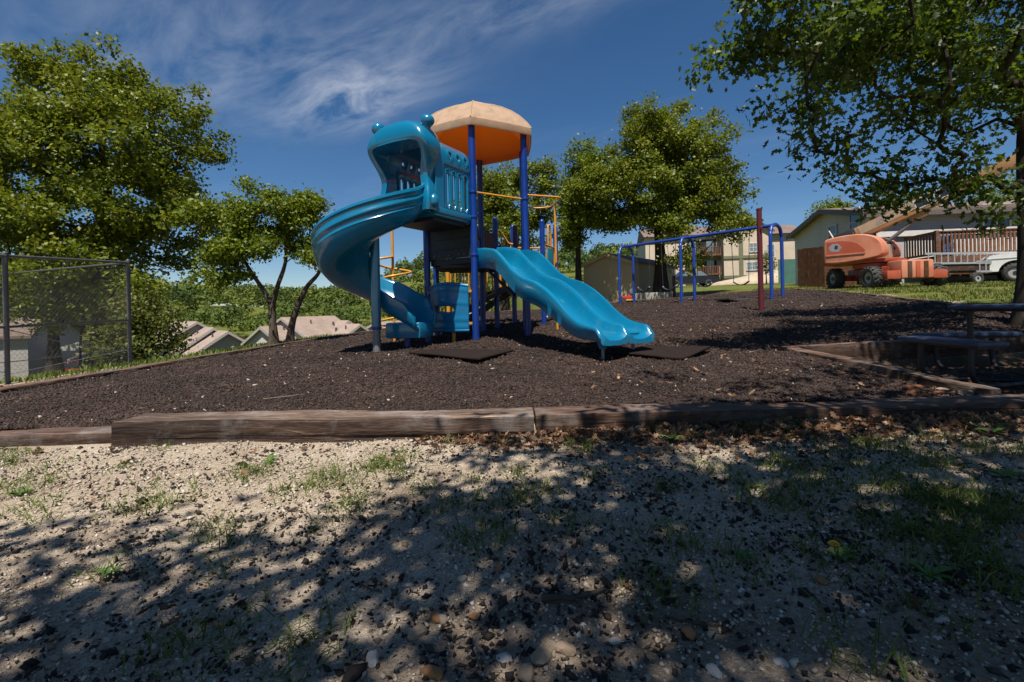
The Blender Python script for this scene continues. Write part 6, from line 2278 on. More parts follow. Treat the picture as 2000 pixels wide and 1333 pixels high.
def build_trailer():
    """low utility trailer with two aluminium ladders on edge"""
    a, b = P(1828, 548, 18.9), P(1990, 548, 19.2)
    a, b = Vector((a.x, a.y, 0)), Vector((b.x, b.y, 0))
    d = (b - a).normalized()
    n = Vector((d.y, -d.x, 0))
    g = G(a.x, a.y)
    t = thing('utility_trailer', 'dark low utility trailer behind the lift carrying ladders', 'trailer', (a.x, a.y, g))
    L = 4.2
    for w_ in (0, 1.2):
        MB().box(a + d * (L / 2) - n * w_ + ZUP * (g + 0.46), (L, 0.06, 0.10), (d, n, ZUP)).build('side_rail', m_fencewood, t)
    for i in range(9):
        MB().box(a + d * (0.24 + i * 0.46) - n * 0.6 + ZUP * (g + 0.535), (0.40, 1.3, 0.04), (d, n, ZUP)).build('plank', m_timberdark, t)
    wheel(t, a + d * 1.6 - n * -0.12 + ZUP * (g + 0.24), n, 0.24, 0.16, 16, m_rim, 0.01)
    wheel(t, a + d * 1.6 - n * 1.35 + ZUP * (g + 0.24), n, 0.24, 0.16, 16, m_rim, 0.01)
    MB().tube([a - n * 0.6 + ZUP * (g + 0.45), a - d * 1.0 - n * 0.6 + ZUP * (g + 0.4)], 0.035, 8).build('tongue', m_tleg, t)

    def ladder(off, z, L, nr, label, tilt=0.0):
        o = a + d * off + n * 0.10
        lad = thing('ladder', label, 'ladder', (o.x, o.y, g + z), 'aluminium ladders on the trailer')
        for h in (0, 0.38):
            MB().box(o + d * (L / 2) + ZUP * (g + z + h + tilt), (L, 0.03, 0.075), (d, n, ZUP)).build('stile', m_alu, lad)
        r0 = None
        for i in range(nr):
            p = o + d * (0.15 + (L - 0.3) * i / (nr - 1)) + ZUP * (g + z + tilt)
            if r0 is None:
                r0 = MB().tube([p + ZUP * 0.02, p + ZUP * 0.36], 0.022, 8).build('rung', m_alu, lad)
                q0 = p
            else:
                dup(r0, p - q0, lad)

    ladder(-0.55, 0.84, 4.4, 16, 'upper aluminium ladder on edge along the dark trailer')
    ladder(1.6, 0.50, 2.4, 9, 'lower short aluminium ladder on edge near the white truck')
    MB().box(a + d * 1.2 - n * 0.5 + ZUP * (g + 0.66), (2.2, 0.8, 0.22), (d, n, ZUP), 0.04).build('load', m_tleg, t, 40)
    MB().box(a + d * 1.4 + n * 0.05 + ZUP * (g + 0.66), (3.4, 0.05, 0.22), (d, n, ZUP)).build('side_board', m_timberdark, t)


build_trailer()


def build_apartments():
    d0 = 62.0
    c = P(1450, 560, d0)
    g = G(c.x, c.y)
    ex, ny = Vector((0.985, -0.17, 0)).normalized(), None
    ny = Vector((ex.y, -ex.x, 0))                          # towards the camera
    if ny.y > 0:
        ny = -ny
    L0, L1 = P(1415, 560, d0), P(1500, 560, d0)
    W = (L1 - L0).length
    t = thing('apartment_block', 'beige three storey apartment block with balconies behind the swings', 'building', (c.x, c.y, g))
    org = Vector((L0.x, L0.y, 0))
    zt = P(1450, 452, d0).z
    hgt = zt - g
    depth = 12.0
    # gabled centre wing facing the camera
    cc = org + ex * (W / 2) - ny * (depth / 2)
    gable(t, cc, math.atan2(ny.y, ny.x), depth, W, hgt, 1.9, g, m_apart, m_shinglebr, 0.4, 0.18, 1.5, m_darktrim)
    # wings
    wl_ = 9.5
    for off, wd, top in ((-wl_, wl_, zt - 0.1), (W + 0.0, 5.0, zt - 0.4)):
        q = org + ex * (off + wd / 2) - ny * (depth / 2 + 1.6)
        MB().box(q + ZUP * ((top + g - 1.5) / 2), (wd - 0.02, depth, top - g + 1.5), (ex, ny, ZUP)).build('wing', m_apart, t)
        MB().prism([(-depth / 2 - .5, top + .01), (depth / 2 + .5, top + .01), (0, top + 2.0)], q, -ny, ZUP, ex, (-wd / 2 - .2, wd / 2 + .2)).build('roof', m_shinglebr, t)
    st = (zt - g) / 3.0
    for py in (503, 541):
        z = P(1450, py, d0).z
        MB().box(org + ex * (W / 2) + ny * 0.06 + ZUP * z, (W + .1, 0.12, 0.36), (ex, ny, ZUP)).build('storey_band', m_band, t)
        MB().box(org + ex * (-wl_ / 2) - ny * 1.54 + ZUP * z, (wl_, 0.14, 0.36), (ex, ny, ZUP)).build('storey_band', m_band, t)
    MB().box(org + ex * (W * 0.37) + ny * 0.05 + ZUP * ((g + zt) / 2 - .3), (0.5, 0.10, zt - g - .6), (ex, ny, ZUP)).build('pilaster', m_band, t)
    for px, py, w_, h_ in ((1466, 521, 1.2, 1.0), (1468, 557, 1.2, 1.0), (1468, 485, 0.8, 1.1), (1500, 492, 0.8, 1.6)):
        p = P(px, py, d0)
        u = (p - L0).dot(ex)
        window(t, org + ex * u + ny * 0.03 + ZUP * p.z, ex, ny, w_, h_, m_glasspale, m_trim, (1, 1), 0.1)
    # balconies on the left wing
    for k, py in enumerate((497, 535, 566)):
        z = P(1395, py, d0).z
        q = org + ex * (-2.3) - ny * 1.0
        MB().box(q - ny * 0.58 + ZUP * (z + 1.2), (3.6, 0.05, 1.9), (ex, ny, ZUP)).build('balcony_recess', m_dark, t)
        bal = MB().box(q + ZUP * z, (4.2, 1.3, 0.22), (ex, ny, ZUP)).build('balcony', m_deckwood, t)
        MB().box(q + ny * 0.62 + ZUP * (z + 1.0), (4.2, 0.08, 0.08), (ex, ny, ZUP)).build('rail', m_deckwood, bal)
        first = None
        for i in range(20):
            p = q + ny * 0.62 + ex * (-2.0 + 4.0 * i / 19)
            if first is None:
                first = MB().box(p + ZUP * (z + .55), (0.10, 0.05, 0.9), (ex, ny, ZUP)).build('baluster', m_deckwood, bal)
                p0 = p
            else:
                dup(first, p - p0, bal)
        for i in range(2):
            MB().box(q + ex * (-1.2 + 2.2 * i) - ny * 0.54 + ZUP * (z + 1.1), (0.9, 0.06, 1.6), (ex, ny, ZUP)).build('balcony_door', m_glasspale, t)
    # second building farther right
    c2 = P(1552, 560, 75.0)
    g2 = G(c2.x, c2.y)
    t2 = thing('apartment_block', 'plain beige building partly hidden behind the right end of the swing frame', 'building', (c2.x, c2.y, g2), 'apartment buildings behind the playground')
    t['group'] = 'apartment buildings behind the playground'
    zt2 = P(1552, 478, 75).z
    MB().box(Vector((c2.x + 3.5, c2.y + 4, (zt2 + g2 - 2) / 2)), (13, 8, zt2 - g2 + 2)).build('wall', m_apart, t2)
    MB().box(Vector((c2.x + 3.5, c2.y + 4, zt2 + 0.15)), (13.6, 8.6, 0.3)).build('roof', m_shinglebr, t2)
    for i in range(5):
        MB().box(Vector((c2.x - 2.6 + i * 2.4, c2.y - 0.03, (zt2 + g2 - 1) / 2)), (0.25, 0.08, zt2 - g2)).build('pilaster', m_band, t2)
    # green screened fence and sand heap beside the swings
    a, b = P(1535, 548, 34.0), P(1562, 548, 34.0)
    gs = G(a.x, a.y)
    sc = thing('green_screen_fence', 'green mesh screened fence left of the sided house', 'fence', (a.x, a.y, gs))
    MB().box(Vector(((a.x + b.x) / 2 + 2, a.y, gs + 0.9)), (6.0, 0.03, 1.7)).build('screen', m_green, sc)
    for i in range(4):
        MB().tube([(a.x - .9 + 2 * i, a.y - .04, gs - .1), (a.x - .9 + 2 * i, a.y - .04, gs + 1.9)], 0.035, 8).build('post', m_greymetal, sc)
    p = P(1500, 556, 40.0)
    gg = G(p.x, p.y)
    bm = bmesh.new()
    bmesh.ops.create_icosphere(bm, subdivisions=4, radius=1)
    for v in bm.verts:
        h = max(0.0, v.co.z)
        rr = 1 + 0.1 * math.sin(5 * v.co.x + 3 * v.co.y)
        v.co = Vector((v.co.x * 4.4 * rr, v.co.y * 2.2 * rr, h * (1.0 + .25 * math.sin(3 * v.co.x + 1)) - .15))
    me = bpy.data.meshes.new('sand_heap')
    bm.to_mesh(me)
    bm.free()
    for pl in me.polygons:
        pl.use_smooth = True
    o = link_mesh('sand_heap', me, m_sand)
    o.location = (p.x, p.y, gg)
    tag(o, 'pale heap of sand behind the right end of the swings', 'sand heap')


build_apartments()


def build_shed():
    c0 = P(1141, 585, 24.5)                                # left corner
    c1 = P(1236, 588, 22.8)                                # near corner
    c2 = P(1292, 572, 27.5)                                # right far corner
    a, b, c = (Vector((q.x, q.y, 0)) for q in (c0, c1, c2))
    g = G(b.x, b.y)
    t = thing('tan_shed', 'tan gabled shed in tree shade behind the double slide', 'shed', ((a.x + c.x) / 2, (a.y + c.y) / 2, g))
    s = (a - b)
    W = s.length
    s.normalize()
    r = Vector((s.y, -s.x, 0))
    if r.y < 0:
        r = -r
    L = 5.2
    z_e = P(1141, 520, 24.5).z
    z_r = P(1191, 497, 23.6).z
    cc = (a + b) / 2 + r * (L / 2)
    gable(t, cc, math.atan2(r.y, r.x), L, W, z_e - g, z_r - z_e, g, m_shed, m_shinglebr, 0.12, 0.08, 0.6, m_shed)
    n = -s                                                 # right side wall normal
    window(t, b + r * 2.9 + n * 0.02 + ZUP * (g + 1.35), r, n, 0.5, 0.9, m_glass, m_shed, (0, 1), 0.06)
    MB().box(b + r * 4.6 + n * 0.05 + ZUP * (z_e - 0.25), (0.18, 0.12, 0.14), (r, n, ZUP), 0.02).build('lamp', m_trim, t)
    MB().box(cc + n * (W / 2 + 0.9) + ZUP * (g + 0.12), (L, 1.6, 0.5), (r, n, ZUP), 0.03).build('concrete_step', m_concrete, t, 40)
    # upturned tricycle leaning in front of the shed
    p = P(1226, 588, 21.4)
    gg = G(p.x, p.y)
    tr = thing('toy_tricycle', 'overturned red and yellow toy tricycle with one black wheel up', 'tricycle', (p.x, p.y, gg))
    mb = MB().box((p.x - .05, p.y, gg + .22), (.42, .28, .16), None, .05)
    mb.build('body', m_redtoy, tr, 40)
    MB().box((p.x + .06, p.y - .05, gg + .09), (.34, .3, .12), None, .04).build('seat', m_yeltoy, tr, 40)
    MB().tube([(p.x + .02, p.y, gg + .28), (p.x + .17, p.y, gg + .48)], .03, 8).build('fork', m_redtoy, tr)
    MB().lathe((p.x + .19, p.y - .06, gg + .50), [(.13, 0), (.175, .01), (.18, .03), (.18, .09), (.175, .11), (.13, .12)], 20, (0.3, 1, 0)).build('wheel', m_rubber, tr, 40)
    MB().lathe((p.x + .187, p.y - .07, gg + .50), [(.02, -.01), (.12, .0), (.12, .14), (.02, .15)], 18, (0.3, 1, 0)).build('wheel_disc', m_galv, tr, 40)
    for k in (-1, 1):
        MB().lathe((p.x - .22, p.y + .12 * k - .02, gg + .12), [(.03, -.01), (.10, 0), (.10, .05), (.03, .06)], 16, (0.1, 1, 0)).build('wheel', m_rubber, tr, 40)
    # wooden post and parked dark car under the big tree
    p = P(1317, 582, 21.6)
    gg = G(p.x, p.y)
    w_ = MB().box((p.x, p.y, gg + 0.48), (0.11, 0.11, 1.1), None, 0.012).build('wooden_post', m_timber, None, 40, (p.x, p.y, gg))
    tag(w_, 'short grey wooden post right of the shed and big tree trunk', 'post')
    p = P(1340, 573, 40.0)
    gg = G(p.x, p.y)
    car = thing('parked_car', 'dark parked car in shade behind the middle swing frame', 'car', (p.x, p.y, gg))
    o = Vector((p.x - 1.4, p.y, gg))
    X, Y = Vector((1, 0, 0)), Vector((0, 1, 0))
    prof = [(-0.2, .3), (-.25, .62), (-.1, .8), (.8, .9), (3.4, .92), (4.1, .86), (4.2, .6), (4.15, .3)]
    MB().prism(prof, o, X, ZUP, Y, (0, 1.7)).build('body', m_carblue, car, 30)
    MB().prism([(.8, .9), (1.35, 1.36), (2.75, 1.38), (3.45, .92)], o, X, ZUP, Y, (.1, 1.6)).build('cabin', m_carblue, car, 30)
    MB().prism([(1.0, .93), (1.4, 1.31), (2.05, 1.33), (2.05, .93)], o, X, ZUP, Y, (.08, 1.62)).build('side_window', m_glasspale, car)
    MB().prism([(2.12, .93), (2.12, 1.33), (2.7, 1.33), (3.25, .94)], o, X, ZUP, Y, (.08, 1.62)).build('side_window', m_glasspale, car)
    for u in (.6, 3.3):
        wheel(car, o + X * u + Y * 0.08 + ZUP * .31, Y, .31, .2, 16, m_rim, .008)
        wheel(car, o + X * u + Y * 1.62 + ZUP * .31, Y, .31, .2, 16, m_rim, .008)


build_shed()


def build_village():
    """houses in the valley to the left, only upper storeys and roofs in view"""
    grp = 'houses in the valley behind the mulch bank'

    def house(name_label, ridge_px, d, ang, L, W, rise, hw, wall, roofm, extra=None):
        p = P(ridge_px[0], ridge_px[1], d)
        z0 = p.z - rise - hw
        p = p - Vector((math.cos(ang), math.sin(ang), 0)) * (L / 2)
        t = thing('valley_house', name_label, 'house', (p.x, p.y, G(p.x, p.y)), grp)
        base = max(0.5, z0 - G(p.x, p.y) + 1.0)
        a, s = gable(t, (p.x, p.y), ang, L, W, hw, rise, z0, wall, roofm, 0.3, 0.14, base, m_villgrey)
        for u_, k_ in ((0.15, 0.3), (-0.25, 0.42)):
            for sg in (-1, 1):
                q = Vector((p.x, p.y, 0)) + a * (L * u_) + s * (sg * W * 0.5 * k_)
                zq = z0 + hw + rise * (1 - k_)
                MB().tube([q + ZUP * (zq - 0.1), q + ZUP * (zq + 0.45)], 0.07 if u_ > 0 else 0.11, 8).build('vent_pipe', m_greymetal, t)
        return t, a, s, z0, p

    # H1 cluster at the left: big roof and lower gabled wing
    ang = math.atan2(-0.72, 0.69)
    t, a, s, z0, p = house('tan roofed house farthest left in the valley, behind the shrub', (384, 631), 44, ang, 9, 8, 2.6, 3.2, m_villgrey, m_shingle)
    t, a, s, z0, p = house('tan roofed house with dark gable opening right of the shrub', (444, 650), 40, ang, 4.2, 5.0, 1.7, 2.8, m_villgrey, m_shingle)
    e = Vector((p.x, p.y, 0)) + a * 2.13
    MB().prism([(-1.1, z0 + 1.0), (1.3, z0 + 1.0), (1.3, z0 + 2.5), (0.2, z0 + 3.3), (-1.1, z0 + 2.5)], e, s, ZUP, a, (0.0, 0.05)).build('gable_opening', m_dark, t)
    window(t, e + a * 0.06 + s * 0.0 + ZUP * (z0 + 1.7), s, a, 0.5, 1.2, m_glass, m_villwall, (0, 0))
    w2 = Vector((p.x, p.y, 0)) - s * 2.55 if (-s).y < 0 else Vector((p.x, p.y, 0)) + s * 2.55
    nn = (w2 - Vector((p.x, p.y, 0))).normalized()
    MB().box(w2 + a * 0.9 + nn * 0.02 + ZUP * (z0 + 1.9), (1.7, 0.06, 1.4), (a, nn, ZUP)).build('porch_opening', m_dark, t)
    t, a, s, z0, p = house('narrow tan roofed wing between two valley houses at the left', (416, 643), 42, ang, 6, 5.0, 1.8, 3.0, m_villgrey, m_shingle)
    # H2: broad pale gable end facing left
    ang2 = math.atan2(-0.94, -0.30)
    t, a, s, z0, p = house('large house with broad pale gable wall behind the small forked tree', (553, 623), 42, ang2, 6.5, 6.4, 2.1, 3.4, m_villwall, m_shingle)
    e = Vector((p.x, p.y, 0)) + a * 3.27
    for k in (-1.6, 0.6):
        window(t, e + s * k + ZUP * (z0 + 1.5), s, a, 0.8, 1.3, m_glass, m_trim, (0, 1))
    t, a, s, z0, p = house('low house wing with pale gable left of the forked tree', (513, 641), 40, ang2, 5, 3.4, 1.2, 2.6, m_villwall, m_shingle)
    e = Vector((p.x, p.y, 0)) + a * 2.52
    for k in (-0.9, 0.4):
        window(t, e + s * k + ZUP * (z0 + 1.2), s, a, 0.5, 1.2, m_glass, m_trim, (0, 1))
    t, a, s, z0, p = house('tan roofed wing right of the large pale gabled house', (679, 629), 46, ang, 6.5, 5.0, 1.7, 3.0, m_villgrey, m_shingle)
    t, a, s, z0, p = house('small tan roofed gable house left of the spiral slide column', (701, 636), 43, ang, 3.6, 4.2, 1.5, 2.6, m_villgrey, m_shingle)
    t, a, s, z0, p = house('tan roofed house just behind the spiral slide column', (735, 632), 47, ang2, 7, 6.5, 1.7, 3.0, m_villwall, m_shingle)
    t, a, s, z0, p = house('tan roofed house seen between the posts under the play structure', (985, 613), 50, ang, 8, 7, 1.8, 3.0, m_villwall, m_shingle)
    # grey building at the far left edge and small white porch house seen through the fence
    p = P(15, 690, 19.0)
    g = G(p.x, p.y)
    t = thing('grey_cottage', 'grey sided cottage cut by the left edge of the picture behind the fence', 'house', (p.x, p.y, g))
    gable(t, (p.x - 2.4, p.y + 1.5), R(20), 4.6, 4.2, 2.5, 1.0, g - 0.3, m_villgrey, m_shinglebr, 0.2, 0.12, 0.8, None)
    MB().box((p.x - 2.1, p.y - 0.66, g + 0.6), (1.6, 0.08, 1.6)).build('opening', m_dark, t)
    p = P(160, 733, 20.0)
    g = G(p.x, p.y)
    t = thing('white_porch_house', 'small white house with red porch left of the big oak trunk', 'house', (p.x, p.y, g))
    gable(t, (p.x + 0.5, p.y + 1.5), R(8), 1.7, 2.6, 1.25, 0.55, g - 0.1, m_villwall, m_shingle, 0.25, 0.1, 0.5, m_trim)
    MB().box((p.x - 0.85, p.y + 1.2, g + 0.62), (1.25, 1.4, 0.08)).build('porch_floor', m_redtoy, t)
    MB().box((p.x - 0.85, p.y + 0.55, g + 0.40), (1.25, 0.06, 0.34)).build('porch_skirt', m_brownp, t)
    for u in (-1.45, -0.3):
        MB().box((p.x + u, p.y + 0.55, g + 0.95), (0.08, 0.08, 1.1)).build('porch_post', m_redtoy, t)
    MB().box((p.x - 0.85, p.y + 0.55, g + 0.95), (1.25, 0.05, 0.06)).build('porch_rail', m_redtoy, t)
    MB().prism([(-1.75, 1.45), (-0.2, 1.45), (-0.2, 1.85)], (p.x, p.y, g), (1, 0, 0), ZUP, (0, 1, 0), (0.3, 2.2)).build('porch_roof', m_villgrey, t)
    MB().box((p.x + 0.55, p.y + 0.21, g + 0.12), (1.7, 0.06, 0.25)).build('base_board', m_green, t)


build_village()

# ------------------------------------------------------------------ trees
def frusta(e0, e1, r0, r1, n=7):
    """many tapered limbs at once"""
    d = e1 - e0
    L = np.linalg.norm(d, axis=1)[:, None] + 1e-9
    d = d / L
    ref = np.where(np.abs(d[:, 2:3]) < 0.9, np.array([[0, 0, 1.0]]), np.array([[1.0, 0, 0]]))
    a = np.cross(d, ref)
    a /= np.linalg.norm(a, axis=1)[:, None]
    b = np.cross(d, a)
    th = np.arange(n) * 2 * np.pi / n
    ring = a[:, None, :] * np.cos(th)[None, :, None] + b[:, None, :] * np.sin(th)[None, :, None]
    v0 = e0[:, None, :] - d[:, None, :] * (r0 * 0.3)[:, None, None] + ring * r0[:, None, None]
    v1 = e1[:, None, :] + d[:, None, :] * (r1 * 0.3)[:, None, None] + ring * r1[:, None, None]
    v = np.concatenate([v0, v1], 1).reshape(-1, 3)
    k = np.arange(n)
    q = np.stack([k, (k + 1) % n, (k + 1) % n + n, k + n], -1)
    f = (q[None] + (np.arange(len(e0)) * 2 * n)[:, None, None]).reshape(-1, 4)
    return v, f


def tree(name, label, base, trunks, blobs, tips, per_tip, leaf, sig, bark, leafmat, seed, trunk_r=0.2, group=None, lv=LEAF5_V, lf=LEAF5_F, shell=0.55, leafbias=0.7, tip_r=0.006, big_leaves=0, val=(0.5, 0.25), droop=0.0, sides=7, attach=0.35, clumps=0, clump_r=0.5):
    rng = np.random.default_rng(seed)
    base = Vector(base)
    t = thing(name, label, 'tree', base, group)
    nodes, parent, isT = [], [], []
    # trunk polylines (first point is on the ground)
    trunk_pts = []
    for tp in trunks:
        pts = catmull([base + Vector(p) for p in tp], 5)
        trunk_pts.append(pts)
        prev = -1
        for p in pts:
            nodes.append(np.array(p))
            parent.append(prev)
            prev = len(nodes) - 1
    n0 = len(nodes)
    # crown tips
    wts = np.array([b_[6] if len(b_) > 6 else b_[3] * b_[4] * b_[5] for b_ in blobs], float)
    which = rng.choice(len(blobs), tips, p=wts / wts.sum())
    T = np.zeros((tips, 3))
    for i, w_ in enumerate(which):
        cx, cy, cz, rx, ry, rz = blobs[w_][:6]
        v = rng.normal(size=3)
        v /= np.linalg.norm(v)
        r = shell + (1 - shell) * rng.uniform() if rng.uniform() < 0.7 else rng.uniform() ** 0.4
        T[i] = np.array(base) + np.array((cx, cy, cz)) + v * r * np.array((rx, ry, rz))
    if clumps:                                   # gather the tips into separate boughs with gaps between
        cc = T[rng.choice(tips, clumps, replace=False)]
        own = np.argmin(np.linalg.norm(T[:, None, :] - cc[None], axis=2), axis=1)
        v = rng.normal(size=T.shape)
        v /= np.linalg.norm(v, axis=1)[:, None]
        T = cc[own] + v * (clump_r * rng.uniform(0.15, 1.0, tips) ** 0.5)[:, None] * np.array((1.0, 1.0, 0.62)) * rng.uniform(0.7, 1.35, clumps)[own][:, None]
    low = np.array([np.array(p) for pts in trunk_pts for p in pts])
    crown_c = T.mean(0)
    order = np.argsort(np.min(np.linalg.norm(T[:, None, :] - low[None], axis=2), axis=1))
    tipnode = []
    top_ok = [i for i in range(n0)]
    tz = np.array([n[2] for n in nodes])
    zmin = base.z + (T[:, 2].min() - base.z) * attach
    for k in order:
        N = np.array(nodes)
        d = np.linalg.norm(N - T[k], axis=1)
        d = d + 1.2 * np.clip(N[:, 2] - T[k, 2] + 0.1, 0, None) + np.where(N[:, 2] < zmin, 6.0, 0)
        j = int(np.argmin(d))
        a, b = nodes[j], T[k]
        dist = np.linalg.norm(b - a)
        m = max(2, min(6, int(dist / 0.45) + 1))
        prev = j
        side = rng.normal(size=3) * dist * 0.09
        for q in range(1, m + 1):
            f = q / m
            p = a + (b - a) * f + side * math.sin(math.pi * f) + np.array((0, 0, (0.10 - droop) * dist * math.sin(math.pi * f)))
            nodes.append(p)
            parent.append(prev)
            prev = len(nodes) - 1
        tipnode.append(prev)
    N = np.array(nodes)
    par = np.array(parent)
    load = np.zeros(len(N))
    for q in tipnode:
        load[q] += 1
    for i in range(len(N) - 1, n0 - 1, -1):
        load[par[i]] += load[i]
    for i in range(n0 - 1, -1, -1):
        if par[i] >= 0:
            load[par[i]] += load[i]
    rad = tip_r * np.power(np.maximum(load, 0.6), 0.46)
    rad = np.minimum(rad, trunk_r * 0.75)
    # trunk(s)
    k = 0
    for tp, pts in zip(trunks, trunk_pts):
        m = len(pts)
        rr = []
        for i in range(m):
            f = i / (m - 1)
            flare = 1 + 0.55 * math.exp(-f * m * 0.55)
            rr.append(max(trunk_r * (1 - 0.72 * f) * flare * rng.uniform(0.96, 1.04), rad[k + i] * 0.9))
        p2 = [pts[0] - Vector((0, 0, 0.3))] + pts
        MB().tube(p2, [rr[0] * 1.1] + rr, 14).build('trunk', bark, t, 60)
        k += m
    idx = np.arange(n0, len(N))
    v, f = frusta(N[par[idx]], N[idx], np.minimum(rad[par[idx]], rad[idx] * 1.5), rad[idx], sides)
    me = mesh_np('branches', v, f, None, True)
    o = link_mesh('branches', me, bark, t)
    tag(o, None, None, None, 'stuff')
    # leaves in sprays round the tips
    cnt = tips * per_tip
    tp = np.repeat(T[order], per_tip, 0)
    off = rng.normal(size=(cnt, 3)) * np.array((sig, sig, sig * 0.72))
    pos = tp + off
    outw = (tp - crown_c)
    outw /= np.linalg.norm(outw, axis=1)[:, None] + 1e-6
    nrm = rng.normal(size=(cnt, 3)) * 0.75 + outw * 0.45
    nrm[:, 2] += leafbias
    rot = frame_rot(nrm, rng)
    s = leaf * rng.uniform(0.65, 1.25, cnt)
    tipval = np.repeat(rng.normal(0, 0.12, tips), per_tip)
    rv = np.clip(rng.normal(val[0], val[1], cnt) + tipval, 0, 1)
    rest = slice(0, cnt)
    if big_leaves:
        d = np.linalg.norm(pos - np.array((0, 0, EYE)), axis=1)
        vis = (pos[:, 1] > 0.8) & (np.abs(pos[:, 0] / pos[:, 1]) < 1.0) & ((pos[:, 2] - EYE) / pos[:, 1] < 0.62)
        d = np.where(vis, d, 1e9)
        sel = np.argsort(d)[:big_leaves]
        mask = np.ones(cnt, bool)
        mask[sel] = False
        lm = []
        for q in range(6):
            m2 = mesh_np('leaf', lv * leaf, lf, {'rnd': np.full(len(lv), [.15, .35, .5, .6, .75, .95][q])})
            m2.materials.append(leafmat)
            lm.append(m2)
        for i in sel:
            lo = bpy.data.objects.new('leaf', lm[int(rng.integers(6))])
            COL.objects.link(lo)
            lo.parent = t
            sc = s[i] / leaf
            M4 = Matrix([list(rot[i][0] * sc) + [pos[i][0] - base.x], list(rot[i][1] * sc) + [pos[i][1] - base.y], list(rot[i][2] * sc) + [pos[i][2] - base.z], [0, 0, 0, 1]])
            lo.matrix_local = M4
        pos, rot, s, rv = pos[mask], rot[mask], s[mask], rv[mask]
    v, f = inst(lv, lf, pos, rot, s)
    me = mesh_np('crown', v, f, {'rnd': np.repeat(rv, len(lv))})
    o = link_mesh('crown', me, leafmat, t)
    tag(o, None, None, None, 'stuff')
    return t


def ground_pt(x, y):
    return (x, y, G(x, y))


# big oak at the left
tree('oak_tree', 'tall broad oak behind the chain link fence at the left', ground_pt(-12.0, 14.2),
     [[(0, 0, 0), (0.05, 0, 1.6), (0.0, 0, 3.4), (0.15, 0.1, 5.2), (0.1, 0, 7.4)]],
     [(-0.1, 0, 5.3, 3.0, 3.0, 3.2), (-0.6, -0.2, 7.9, 2.3, 2.2, 1.8), (2.3, -0.3, 5.8, 1.8, 2.0, 1.7), (2.7, -0.6, 3.9, 1.5, 1.7, 1.3), (-2.7, 0.2, 6.4, 2.0, 2.2, 1.9), (-3.0, -0.5, 4.2, 1.8, 1.8, 1.5), (0.3, -1.6, 3.3, 1.9, 1.2, 1.0), (-1.5, -1.2, 2.7, 1.4, 1.1, 0.8), (1.0, 0.6, 7.6, 1.6, 1.6, 1.4)],
     680, 120, 0.125, 0.19, m_bark, m_oak, 21, 0.30, 'trees at the left behind the fence', shell=0.4, lv=LEAF_V * np.array((1.25, 1, 1)), lf=LEAF_F, clumps=92, clump_r=0.78, leafbias=0.55)
tree('oak_tree', 'slender dark tree left of the big oak trunk behind the fence', ground_pt(-16.5, 17.5),
     [[(0, 0, 0), (0.0, 0, 2.0), (0.3, 0, 4.5)]],
     [(0.2, 0, 4.2, 2.0, 1.8, 1.6), (-0.8, 0, 5.6, 1.8, 1.6, 1.4)], 110, 60, 0.16, 0.32, m_bark, m_deep, 22, 0.22, 'trees at the left behind the fence')
tree('oak_tree', 'leaning thin tree beside the white porch house behind the fence', ground_pt(-14.4, 16.4),
     [[(0, 0, 0), (0.35, 0, 1.6), (0.6, 0, 3.4)]],
     [(0.6, 0, 3.6, 1.5, 1.4, 1.1)], 60, 55, 0.15, 0.30, m_bark, m_oak, 23, 0.12, 'trees at the left behind the fence')
# sunlit shrub at the fence corner
tree('shrub', 'yellow green leafy shrub by the fence corner post', ground_pt(-8.9, 11.6),
     [[(0, 0, 0), (0.1, 0, 0.5), (0.1, 0, 0.9)]],
     [(0.1, 0, 1.0, 0.85, 0.8, 0.75), (-0.3, -0.2, 0.5, 0.8, 0.7, 0.5), (0.5, -0.1, 0.45, 0.6, 0.6, 0.45), (-0.1, 0, 1.5, 0.5, 0.5, 0.4)], 110, 45, 0.10, 0.14, m_bark, m_shrub, 24, 0.03, None, shell=0.4)
tree('shrub', 'dark green understorey shrub hanging low left of the fence corner', ground_pt(-11.2, 12.6),
     [[(0, 0, 0), (0.0, 0, 0.8), (0.1, 0, 1.5)]],
     [(0.0, 0, 1.9, 1.5, 0.9, 0.7), (-1.4, 0.3, 1.7, 1.2, 0.8, 0.6), (1.3, 0.2, 2.4, 1.0, .8, .6)], 90, 50, 0.12, 0.2, m_bark, m_oak, 25, 0.04, None, shell=0.3)
# small forked tree
tree('forked_tree', 'small tree with three leaning stems in front of the valley houses', ground_pt(-6.35, 12.9),
     [[(0, 0, 0), (-0.02, 0, 0.9), (-0.16, 0, 1.35), (-0.62, 0.0, 2.1), (-1.0, 0, 2.8)], [(0.02, 0.02, 0.0), (0.0, 0, 0.95), (0.12, 0, 1.5), (0.35, 0.1, 2.4), (0.25, 0, 3.6)], [(0.38, 0.1, 0.0), (0.5, 0.1, 0.7), (0.85, 0.1, 1.5), (1.25, 0.1, 2.0), (1.4, 0.1, 2.9)]],
     [(-0.9, 0, 3.0, 0.9, 0.9, 0.75), (0.15, 0, 3.7, 0.85, 0.9, 0.75), (1.15, 0, 3.4, 0.6, 0.7, 0.75), (1.35, 0, 2.4, 0.45, 0.55, 0.5), (-0.2, -0.2, 2.75, 0.8, 0.7, 0.45), (0.5, 0, 4.25, 0.4, .4, .3), (-1.5, .1, 2.5, .5, .5, .4), (-1.45, 0, 1.95, .5, .45, .4), (1.35, 0, 1.85, .4, .4, .4), (-.6, -.1, 2.35, .5, .4, .35), (.7, 0, 2.6, .4, .4, .4)],
     230, 120, 0.095, 0.14, m_barkpale, m_bright, 31, 0.095, None, shell=0.4, lv=LEAF_V * np.array((1.25, 1, 1)), lf=LEAF_F, clumps=46, clump_r=0.36, leafbias=0.55)
